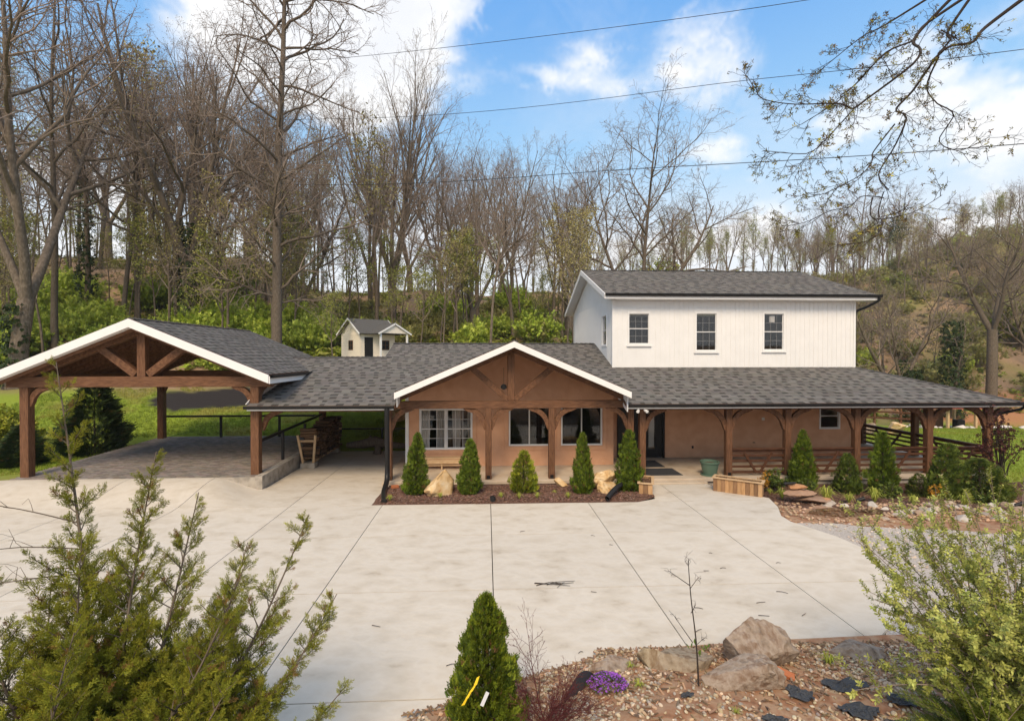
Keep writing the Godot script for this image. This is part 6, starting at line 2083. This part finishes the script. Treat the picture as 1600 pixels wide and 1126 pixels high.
func juniper_spray(sd: int) -> ArrayMesh:
	rng.seed = sd
	var b := MB.new()
	var l := 0.17
	var st := Color(0.8, 0.55, 0.4)
	for i in 15:
		var u := (i + 0.5) / 15.0
		var o := Vector3(0.01 * sin(u * 5.0), l * u * 0.85, 0)
		var a := i * 2.6
		var dir := Vector3(cos(a) * 0.65, 0.8, sin(a) * 0.5).normalized()
		if i == 14: dir = Vector3.UP
		var ll := l * (0.5 - 0.28 * u) * rf(0.7, 1.2)
		for k in 4:
			var d2 := (dir + rv() * 0.55).normalized() if k else dir
			var base := o + dir * ll * 0.2 * k
			var e := base + d2 * ll * (1.0 if k == 0 else 0.6)
			var n := d2.cross(rv()).normalized() * 0.003
			b.col = Color(1, 1, 1) * rf(0.75, 1.25)
			b.q(base - n * 0.6, base.lerp(e, 0.5) - n, e, base.lerp(e, 0.5) + n)
			var n2 := d2.cross(n).normalized() * 0.003
			b.q(base - n2 * 0.6, base.lerp(e, 0.5) - n2, e, base.lerp(e, 0.5) + n2)
	b.col = st
	b.q(Vector3(-0.0018, 0, 0), Vector3(0.0018, 0, 0), Vector3(0.0012, l * 0.9, 0), Vector3(-0.0012, l * 0.9, 0))
	return b.mesh()

func build_near_shrub() -> void:
	rng.seed = 321
	var o := thing("near_shrub", "airy light-green shrub of many stems in the near right corner", "shrub", P(5.9, 0.3, 5.1))
	var wood := MB.new()
	var at := []
	var tint := PackedColorArray()
	var tips := [P(4.95, 2.7, 5.7), P(5.45, 2.74, 5.6), P(4.3, 2.1, 5.4), P(4.1, 1.75, 5.2), P(6.2, 2.66, 5.6), P(5.8, 2.6, 5.3), P(4.7, 2.3, 5.2), P(5.2, 2.45, 5.1), P(6.6, 2.5, 5.4), P(4.25, 1.45, 5.1), P(5.0, 2.0, 4.8), P(5.6, 2.2, 4.8), P(6.3, 2.2, 4.9), P(4.6, 1.8, 4.9), P(6.9, 2.0, 5.1), P(5.7, 2.75, 5.9), P(6.5, 2.75, 6.0), P(4.65, 2.55, 6.0), P(5.3, 1.8, 4.6), P(7.0, 2.7, 5.7), P(6.0, 1.9, 4.6)]
	for i in 34: tips.append(tips[i % 21] + Vector3(rf(-0.35, 0.35), rf(-0.7, 0.1), rf(-0.3, 0.3)))
	for tp in tips:
		var r0 := P(5.9 + rf(-0.3, 0.4), 0.25, 5.15 + rf(-0.2, 0.2))
		var tip: Vector3 = tp + rv() * 0.12
		var mid := r0.lerp(tip, 0.5) + Vector3.UP * 0.22 + rv() * 0.06
		var cv := path([r0, mid, tip])
		var ln := cv.get_baked_length()
		stem(wood, cv, 0.013, 0.003, 14, 5)
		var nb := 19
		for i in nb:
			var t := lerpf(0.28, 0.99, (i + rng.randf()) / nb)
			var q := cv.sample_baked(t * ln, true)
			var dir := ((tip - mid).normalized() * 0.7 + rv() * 0.9 + Vector3.UP * 0.2).normalized()
			var bl := rf(0.15, 0.5) * (1.1 - 0.5 * t)
			var c2 := path([q, q + dir * bl * 0.5, q + dir * bl + Vector3.UP * bl * 0.25])
			stem(wood, c2, 0.0035, 0.0015, 4, 3)
			var ns := 3 + int(bl * 24.0)
			for k in ns:
				var s := (k + rng.randf()) / ns
				at.append(facing(c2.sample_baked(s * c2.get_baked_length(), true), dir + rv() * 0.5 + Vector3.UP * 0.3, rf(0.6, 1.2), rf(0, TAU)))
				tint.append(jit(Color(0.24, 0.28, 0.045).lerp(Color(0.52, 0.53, 0.15), clampf(rf(-0.1, 0.6) + t * 0.35, 0.0, 1.0)), 0.2))
	part(o, "stems", wood, M.twig)
	var s := scatter(o, "foliage", clump_shape(6, 0.05, 0.022, 0.04), M.leaf, at, tint)
	s.position = -o.position
	# low cypress at its foot
	rng.seed = 331
	o = thing("cypress", "dark feathery cypress low under the airy shrub at right", "shrub", P(5.2, 0.3, 4.8))
	wood = MB.new()
	at = []
	tint = PackedColorArray()
	for i in 75:
		var a := rf(0.0, TAU)
		var el := rf(0.15, 1.2)
		var ln := rf(0.5, 1.15)
		var dir := Vector3(cos(a) * cos(el), sin(el), sin(a) * cos(el))
		var r0 := P(5.25 + rf(-0.25, 0.35), 0.3, 4.85 + rf(-0.2, 0.2))
		var tip := r0 + dir * ln + Vector3.DOWN * ln * 0.14
		var cv := path([r0, r0 + dir * ln * 0.5, tip])
		stem(wood, cv, 0.008, 0.002, 6, 4)
		var sd := dir.cross(Vector3.UP).normalized()
		for k in 26:
			var t := lerpf(0.25, 1.0, k / 25.0)
			var p := cv.sample_baked(t * cv.get_baked_length(), true)
			var yd := (dir * 0.8 + sd * (0.8 if k % 2 == 0 else -0.8) + rv() * 0.25).normalized()
			var x := yd.cross(Vector3.UP).normalized()
			var sc := rf(0.7, 1.2) * (1.15 - 0.5 * t)
			at.append(Transform3D(Basis(x * sc, yd * sc, x.cross(yd) * sc), p))
			tint.append(jit(Color(0.07, 0.11, 0.012).lerp(Color(0.24, 0.28, 0.035), clampf(t * rf(0.3, 1.1), 0.0, 1.0)), 0.2))
	part(o, "branches", wood, M.twig)
	s = scatter(o, "foliage", spray_shape(0.17, 5, 0.5, 0.09), M.needle, at, tint)
	s.position = -o.position

func build_roadside() -> void:
	rng.seed = 341
	# arborvitae with a ribbon and a nursery tag
	var t := cone_tree(342, "arborvitae", 1.55, 0.86, 7000, 0.85, Color(0.06, 0.1, 0.012), Color(0.26, 0.32, 0.025), 0.6, spray_shape(0.115, 5, 0.6, 0.15), 0.35)
	add_child(t, true)
	t.name = "near_arborvitae"
	t.position = P(0.0, 0.12, 5.75)
	tag(t, "near arborvitae with a yellow ribbon and a white tag", "shrub")
	var b := MB.new()
	var rb := [Vector3(-0.09, 0.86, 0.36), Vector3(-0.12, 0.8, 0.4), Vector3(-0.17, 0.74, 0.42), Vector3(-0.21, 0.68, 0.43), Vector3(-0.25, 0.61, 0.43)]
	for i in 4: b.q(rb[i] + Vector3(-0.016, -0.01, 0), rb[i] + Vector3(0.016, 0.01, 0), rb[i + 1] + Vector3(0.018, 0.008, 0.01), rb[i + 1] + Vector3(-0.018, -0.008, 0))
	local(t, "yellow_ribbon", b.mesh(), M.yellow_tape)
	b = MB.new()
	b.bx(Transform3D(Basis(Vector3(0, 0, 1), -0.5) * Basis(Vector3.RIGHT, -0.3), Vector3(-0.02, 0.68, 0.45)), Vector3(0.038, 0.14, 0.002))
	local(t, "white_tag", b.mesh(), M.tag_white)
	# bare red barberry
	var S := spread([16, 6], [7, 4, 2], [32, 42], [0.45, 0.4], [0.15, 0.15], [0.3, 0.2], [0.14, 0.25, 0.3], [0.03, 0.05, 0.03], {"sides": [4, 3, 3], "rmin": 0.0016, "thick": 0.012, "split": 5, "tap": [0.4, 0.4, 0.5]})
	var w := MB.new()
	var tips := []
	for i in 13:
		var a := rf(0.0, TAU)
		grow(w, w, tips, Vector3(rf(-0.08, 0.08), -0.05, rf(-0.05, 0.05)), Vector3(cos(a) * 0.75, rf(0.5, 1.0), sin(a) * 0.5).normalized(), rf(0.45, 0.75), 0.006, 0, S)
	grow(w, w, tips, Vector3(0, 0, 0), Vector3(-0.3, 1, 0).normalized(), 1.1, 0.007, 0, S)
	var o := thing("barberry", "bare red-twigged barberry right of the near arborvitae", "shrub", P(0.68, 0.15, 5.75))
	local(o, "twigs", w.mesh(), M.red_twig)
	local(o, "buds", bud_mesh(tips, 0.012, 1, 0.012).mesh(), M.red_twig, "stuff")
	# bare sapling on the pebbles
	w = MB.new()
	stem(w, path([Vector3(0.02, -0.1, 0), Vector3(-0.02, 0.6, 0), Vector3(-0.1, 1.2, 0.02), Vector3(-0.13, 1.66, 0)]), 0.014, 0.005, 14, 6)
	for s in [[0.62, Vector3(-0.28, 0.4, 0.05), Vector3(-0.1, 0.16, 0)], [1.35, Vector3(-0.28, 0.2, 0.02), Vector3(-0.06, 0.06, 0)], [1.3, Vector3(0.12, 0.14, -0.02), Vector3(0.02, 0.05, 0)], [0.55, Vector3(0.14, 0.12, 0), Vector3(0.03, 0.04, 0)], [1.0, Vector3(0.05, 0.08, 0), Vector3(0.01, 0.03, 0)]]:
		var q := Vector3(-0.03 - 0.06 * s[0], s[0], 0)
		stem(w, path([q, q + s[1] * 0.6, q + s[1]]), 0.006, 0.003, 6, 4)
		for i in 5: stem(w, path([q + s[1] * (0.75 + 0.06 * i), q + s[1] * (0.8 + 0.06 * i) + rv() * 0.05, q + s[1] * (0.85 + 0.06 * i) + rv() * 0.09]), 0.0025, 0.0015, 3, 3)
	for i in 7: stem(w, path([Vector3(-0.13, 1.6, 0), Vector3(-0.13, 1.68, 0) + rv() * 0.04, Vector3(-0.13, 1.73, 0) + rv() * 0.09]), 0.0025, 0.0015, 3, 3)
	o = thing("sapling", "bare forked sapling standing on the pebbles", "sapling", P(2.68, 0.16, 6.25))
	local(o, "stem", w.mesh(), M.dark_twig)
	var lw := MB.new()
	for i in 9:
		var c := Vector3(rf(-0.12, 0.12), rf(0.4, 0.58), rf(-0.05, 0.05))
		var u := (Vector3.UP + rv() * 0.6).normalized() * 0.08
		var v := u.cross(rv()).normalized() * 0.018
		lw.col = Color(0.1, 0.16, 0.03) * rf(0.7, 1.3)
		lw.q(c, c + u * 0.5 + v, c + u, c + u * 0.5 - v)
	local(o, "leaves", lw.mesh(), M.leaf, "stuff")
	# boulders
	boulder("boulder", 81, P(3.78, 0.24, 6.95), Vector3(1.2, 0.85, 0.9), 6, M.gray_rock, "peaked brown boulder at the driveway edge, tallest of the near rocks", 0.5, 0.1)
	boulder("boulder", 82, P(3.2, 0.25, 6.35), Vector3(1.2, 0.6, 0.8), 9, M.gray_rock, "flat-topped grey slab of rock before the peaked boulder", -0.1, 0.14, "", Color(1.25, 1.35, 1.45))
	boulder("boulder", 83, P(2.75, 0.12, 6.85), Vector3(0.95, 0.55, 0.65), 6, M.gray_rock, "rounded tan boulder left of the peaked one", 0.3, 0.0, "", Color(1.3, 1.1, 0.9))
	boulder("boulder", 84, P(2.35, 0.1, 6.95), Vector3(0.55, 0.48, 0.5), 6, M.gray_rock, "small tan boulder behind the bare sapling", 0.9, 0.0, "", Color(1.3, 1.05, 0.85))
	boulder("boulder", 85, P(1.75, 0.06, 6.85), Vector3(0.75, 0.36, 0.5), 6, M.gray_rock, "low pale boulder above the purple flowers", 0.2, 0.0, "", Color(1.4, 1.2, 1.05))
	boulder("boulder", 86, P(5.35, 0.08, 7.05), Vector3(0.85, 0.5, 0.55), 7, M.gray_rock, "grey wedge of rock at the driveway edge near the airy shrub", 0.1, 0.1, "", Color(0.9, 0.95, 1.0))
	boulder("boulder", 87, P(4.75, 0.03, 7.1), Vector3(0.85, 0.12, 0.35), 6, M.gray_rock, "thin flat stone left of the grey wedge", 0.1, 0.05, "", Color(1.4, 1.25, 1.1))
	boulder("boulder", 88, P(5.9, 0.32, 4.4), Vector3(0.5, 0.35, 0.4), 7, M.gray_rock, "grey stone under the cypress in the bottom right corner", 0.1, 0.05)
	boulder("boulder", 89, P(4.35, 0.14, 6.1), Vector3(0.24, 0.13, 0.18), 5, M.gray_rock, "small tan cobble right of the brick", 0.1, 0.05, "", Color(1.4, 1.15, 0.9))
	b = MB.new()
	b.bx(Transform3D(), Vector3(0.32, 0.07, 0.11), 0.006)
	var br := single("brick", b, M.brick, "broken orange brick leaning beside the peaked boulder", "brick")
	br.transform = Transform3D(Basis.from_euler(Vector3(0.2, -0.5, -0.3)), P(3.92, 0.2, 6.5))
	# black edging strip
	b = MB.new()
	for i in 10:
		var t0 := i / 10.0
		var t1 := (i + 1) / 10.0
		var f0 := P(0.95 + 0.48 * t0, 0.12, 6.1 + 0.5 * t0)
		var f1 := P(0.95 + 0.48 * t1, 0.12, 6.1 + 0.5 * t1)
		b.q(f0, f1, f1 + Vector3(0, 0.26 * sin(PI * (0.12 + 0.8 * t1)) + 0.02, 0.03), f0 + Vector3(0, 0.26 * sin(PI * (0.12 + 0.8 * t0)) + 0.02, 0.03))
	single("plastic_edging", b, M.cloth, "curved black plastic edging left of the purple flowers", "edging")
	# purple phlox
	o = thing("creeping_phlox", "mound of purple creeping phlox among the pebbles", "flowers", P(1.55, 0.17, 6.4))
	var at := []
	var tint := PackedColorArray()
	var at2 := []
	var tint2 := PackedColorArray()
	for i in 760:
		var a := rf(0.0, TAU)
		var r := sqrt(rng.randf())
		var p := Vector3(cos(a) * r * 0.27, 0.12 * (1.0 - r * r) + rf(-0.01, 0.015), sin(a) * r * 0.19)
		if i % 3:
			at.append(facing(p + Vector3.UP * 0.02, Vector3.UP + rv() * 0.7, rf(0.7, 1.2), a))
			tint.append(jit(Color(0.3, 0.1, 0.5), 0.25))
		else:
			at2.append(facing(p, Vector3.UP + rv() * 0.8, 0.4, a))
			tint2.append(jit(Color(0.07, 0.11, 0.02), 0.3))
	scatter(o, "blossoms", clump_shape(5, 0.016, 0.013, 0.002), M.petal, at, tint)
	scatter(o, "leaves", clump_shape(7, 0.07, 0.02, 0.06), M.leaf, at2, tint2)
	# torn landscape fabric
	var k := 0
	for s in [[4.55, 6.15, 0.5, 0.34, "largest torn sheet of dark landscape fabric"], [4.35, 5.65, 0.4, 0.3, "crumpled grey scrap of fabric below the largest sheet"], [3.85, 6.0, 0.26, 0.3, "square black scrap of fabric right of the grey slab"], [3.3, 5.55, 0.36, 0.16, "narrow dark scrap of fabric below the grey slab"], [3.0, 5.35, 0.34, 0.2, "crumpled black scrap of fabric at the bottom edge"], [4.95, 5.75, 0.3, 0.22, "small grey scrap of fabric beside the cypress"], [2.45, 6.0, 0.16, 0.12, "tiny black scrap of fabric by the sapling"], [4.6, 5.35, 0.42, 0.16, "folded strip of grey fabric nearest the bottom edge"]]:
		b = MB.new()
		var n := FastNoiseLite.new()
		n.seed = 40 + k
		n.frequency = 1.0
		var g := []
		var R := 26
		for i in 8:
			for j in R:
				var a := TAU * j / R
				var rr := i / 7.0 * (0.85 + 0.4 * n.get_noise_2d(cos(a) * 1.2 + k, sin(a) * 1.2) + 0.22 * n.get_noise_2d(cos(a) * 6.0, sin(a) * 6.0 + k))
				var x: float = s[0] + cos(a + k) * rr * s[2] * 0.62
				var d: float = s[1] + sin(a + k) * rr * s[3] * 0.62
				g.append(P(x, height(2, x, d) + 0.03 + 0.06 * maxf(0.0, n.get_noise_2d(x * 7.0, d * 7.0)) + 0.05 * absf(n.get_noise_2d(x * 17.0, d * 14.0)), d))
		for i in 7:
			for j in R: b.q(g[i * R + j], g[i * R + (j + 1) % R], g[i * R + R + (j + 1) % R], g[i * R + R + j])
		single("fabric_scrap", b, M.cloth, s[4], "fabric", "torn scraps of landscape fabric on the pebbles")
		k += 1
	# pebbles and wood chips
	var pb := [rock(360, Vector3(0.085, 0.035, 0.055), 3, 7, 5, Color(0.46, 0.34, 0.22), 0.1).mesh(), rock(361, Vector3(0.07, 0.03, 0.05), 3, 7, 5, Color(0.54, 0.44, 0.32), 0.1).mesh(), rock(362, Vector3(0.06, 0.035, 0.045), 2, 7, 5, Color(0.4, 0.35, 0.29), 0.1).mesh()]
	for z in 3:
		at = []
		tint = PackedColorArray()
		for i in 5200:
			var x := rf(-1.6, 7.5)
			var d := 3.6 + 4.0 * rng.randf()
			var edge := 7.45
			if x < 1.6: edge = lerpf(6.1, 7.25, (x + 0.9) / 2.5)
			if d > edge - 0.05: continue
			var clay := bump.get_noise_2d(x * 9.0, d * 9.0)
			if rng.randf() < sm(-0.1, 0.3, clay) * 0.75: continue
			at.append(Transform3D(Basis.from_euler(Vector3(rf(-0.5, 0.5), rf(0, TAU), rf(-0.5, 0.5))).scaled(Vector3.ONE * rf(0.45, 1.1)), P(x, height(2, x, d) + rf(0.0, 0.02), d)))
			tint.append(jit(Color(1, 1, 1), 0.3))
		scatter(self, "pebbles", pb[z], M.stone, at, tint)
	at = []
	tint = PackedColorArray()
	b = MB.new()
	b.bx(Transform3D(), Vector3(0.09, 0.01, 0.018))
	for i in 5000:
		var x := rf(-1.0, 8.0)
		var d := 7.4 - 1.2 * pow(rng.randf(), 2.0) if i % 2 else rf(4.0, 7.2)
		if x < 1.6: d -= lerpf(1.2, 0.15, clampf((x + 0.9) / 2.5, 0.0, 1.0))
		at.append(Transform3D(Basis.from_euler(Vector3(rf(-0.4, 0.4), rf(0, TAU), rf(-0.4, 0.4))).scaled(Vector3.ONE * rf(0.4, 1.3)), P(x, height(2, x, d) + 0.015, d)))
		tint.append(jit(Color(0.16, 0.11, 0.075).lerp(Color(0.35, 0.22, 0.13), rng.randf()), 0.4))
	scatter(self, "wood_chips", b.mesh(), M.chip, at, tint)
	# fallen twigs on the concrete
	w = MB.new()
	for i in 7: stem(w, path([Vector3(rf(-0.4, 0.1), 0.012, rf(-0.08, 0.08)), Vector3(rf(-0.1, 0.2), 0.03, rf(-0.08, 0.08)), Vector3(rf(0.0, 0.45), 0.012, rf(-0.16, 0.16))]), 0.008, 0.004, 6, 4)
	o = single("fallen_twigs", w, M.dark_twig, "tangle of fallen twigs in the middle of the driveway", "twigs", "", "", P(1.3, 0.0, 9.65))
	at = []
	for s in [[4.9, 10.2], [4.5, 10.1], [4.9, 8.75], [5.5, 9.1], [5.0, 11.0], [3.7, 8.6], [3.4, 7.9], [2.0, 9.3], [4.7, 8.3], [5.4, 8.3], [4.1, 7.8], [1.4, 7.4], [1.65, 7.45], [-0.5, 7.2], [6.2, 10.4], [2.6, 12.2], [2.9, 11.6], [0.9, 12.6], [-1.8, 8.3]]:
		w = MB.new()
		var a := rf(-0.6, 0.6)
		var l := rf(0.03, 0.1)
		stem(w, path([Vector3(-l * cos(a), 0.008, -l * sin(a)), Vector3(0, 0.014, rf(-0.02, 0.02)), Vector3(l * cos(a), 0.008, l * sin(a))]), 0.006, 0.004, 4, 4)
		single("dead_leaf", w, M.dark_twig, "small dark curled leaf or twig lying on the concrete driveway", "litter", "dead leaves and twigs on the driveway", "", P(s[0], 0.002, s[1]))
	# little weeds
	var bl := MB.new()
	for i in 26:
		var a := rf(0.0, TAU)
		var d := Vector3(cos(a), 0, sin(a))
		var s := Vector3(-sin(a), 0, cos(a)) * 0.005
		bl.col = Color(0.3, 0.34, 0.05) * rf(0.7, 1.2)
		var m := d * 0.05 + Vector3.UP * rf(0.05, 0.1)
		bl.q(-s, s, m + s * 0.7, m - s * 0.7)
		bl.t(m - s * 0.7, m + s * 0.7, d * rf(0.08, 0.16) + Vector3.UP * 0.05)
	var gm := bl.mesh()
	for s in [[1.95, 6.35, 1.0, "small bright weed right of the purple flowers"], [4.75, 6.75, 1.6, "sprawling yellow weed near the grey wedge of rock"], [2.0, 6.9, 0.8, "weed beside the low pale boulder"], [2.9, 5.7, 0.7, "weed below the bare sapling"]]:
		var g := local(self, "weed", gm, M.leaf)
		g.transform = xf(P(s[0], height(2, s[0], s[1]), s[1]), s[0], Vector3.ONE * s[2])
		tag(g, s[3], "weed", "weeds among the pebbles")

func build_overhanging_tree() -> void:
	rng.seed = 361
	var o := thing("overhanging_tree", "roadside tree whose budding branches hang into the upper right sky", "tree", P(13.5, 0.5, 6.5))
	var b := MB.new()
	stem(b, path([P(13.5, 0.0, 6.5), P(13.4, 5, 6.6), P(13.0, 10, 7.0), P(12.6, 15, 7.2)]), 0.3, 0.12, 16, 9)
	for s in [[P(13.1, 8.5, 6.9), P(11.5, 10.6, 8.0), P(9.6, 10.8, 8.6)], [P(12.9, 10.5, 7.0), P(11.0, 12.0, 8.2), P(8.8, 11.0, 8.9)], [P(12.9, 11.0, 7.0), P(10.6, 12.4, 7.8), P(7.8, 10.4, 8.2)], [P(12.8, 12.0, 7.1), P(10.5, 13.0, 8.4), P(8.4, 11.2, 9.2)]]:
		stem(b, path(s), 0.09, 0.028, 12, 7)
	part(o, "trunk", b, M.bark)
	var K := [[8.6, 0.034, 0.009, [9.6, 10.8, 9.1, 10.4, 8.5, 9.9, 7.9, 9.7, 7.7, 9.2, 7.3, 8.8, 7.2, 8.5, 7.2, 8.1, 7.1, 7.7, 7, 7.3]], [8.7, 0.03, 0.014, [8.8, 11.0, 8.5, 10.4, 8.2, 10, 7.9, 9.7]], [8.9, 0.028, 0.006, [8.8, 11, 8.2, 10.6, 7.7, 10.1, 7.1, 9.8, 6.8, 9.4, 6.5, 9.2, 6.2, 8.9, 5.7, 8.6]], [8.2, 0.028, 0.006, [7.8, 10.4, 7.4, 9.9, 7.2, 9.5, 7, 9.2, 6.5, 8.8, 6.2, 8.6, 5.7, 8.5, 5.1, 8.6, 4.7, 8.8, 4.4, 8.8]], [9.2, 0.022, 0.005, [8.4, 11.2, 7.7, 10.8, 7.1, 10.4, 6.8, 10.2, 6.3, 9.8]], [8.6, 0.016, 0.006, [8, 9.7, 8, 9.3, 7.9, 8.8, 8.1, 8.6, 8.2, 8.3, 8.5, 8.1, 8.7, 8.2]], [8.6, 0.013, 0.005, [7.2, 8.5, 7, 8.1, 6.7, 7.8, 6.4, 7.5, 6, 7.3, 5.7, 7.3]], [8.6, 0.01, 0.005, [7, 7.3, 7.1, 7, 6.9, 6.7, 6.6, 6.4, 6.3, 6.4]], [8.6, 0.01, 0.005, [6.8, 7.2, 7, 6.9, 7.4, 6.9, 7.9, 7.2]], [8.6, 0.01, 0.005, [7, 7.2, 6.8, 7.3, 6.3, 7, 5.9, 6.9, 5.7, 6.8, 5.2, 6.7]], [8.2, 0.013, 0.005, [6.2, 8.6, 5.9, 8.2, 5.5, 7.9, 5.2, 7.7, 4.7, 7.9]]]
	var S := spread([5, 3], [6, 4, 3], [40, 45], [0.5, 0.5], [0.2, 0.3], [0.3, 0.3], [0.28, 0.35, 0.4], [-0.03, 0.04, 0.06], {"sides": [4, 4, 3], "rmin": 0.0028, "thick": 0.012, "split": 9, "tap": [0.5, 0.5, 0.5]})
	b = MB.new()
	var at := []
	var tint := PackedColorArray()
	for s in K:
		var pts := []
		for i in range(0, s[3].size(), 2): pts.append(P(s[3][i], s[3][i + 1], s[0] + 0.25 * sin(i * 0.9)))
		var cv := path(pts)
		var ln := cv.get_baked_length()
		stem(b, cv, s[1], s[2], pts.size() * 4, 6)
		var n := int(ln * 5.5)
		var tips := []
		for i in n:
			var t := lerpf(0.2, 1.0, (i + rng.randf()) / n)
			var q := cv.sample_baked(t * ln, true)
			var tg := (cv.sample_baked(minf(t * ln + 0.05, ln), true) - cv.sample_baked(t * ln - 0.05, true)).normalized()
			var d := (tg * 0.8 + rv() * 0.8).normalized()
			grow(b, b, tips, q, d, rf(0.25, 0.75), 0.0055, 0, S)
		for p in tips:
			if rng.randf() < 0.72: continue
			at.append(facing(p, rv() + Vector3.DOWN * 0.3, rf(0.5, 1.3), rf(0, TAU)))
			var g := Color(0.26, 0.25, 0.06).lerp(Color(0.17, 0.1, 0.06), rng.randf())
			if rng.randf() < 0.12: g = Color(0.4, 0.38, 0.04)
			tint.append(jit(g, 0.3))
	part(o, "branches", b, M.dark_twig)
	var f := scatter(o, "young_leaves", clump_shape(5, 0.055, 0.02, 0.03), M.leaf, at, tint)
	f.position = -o.position
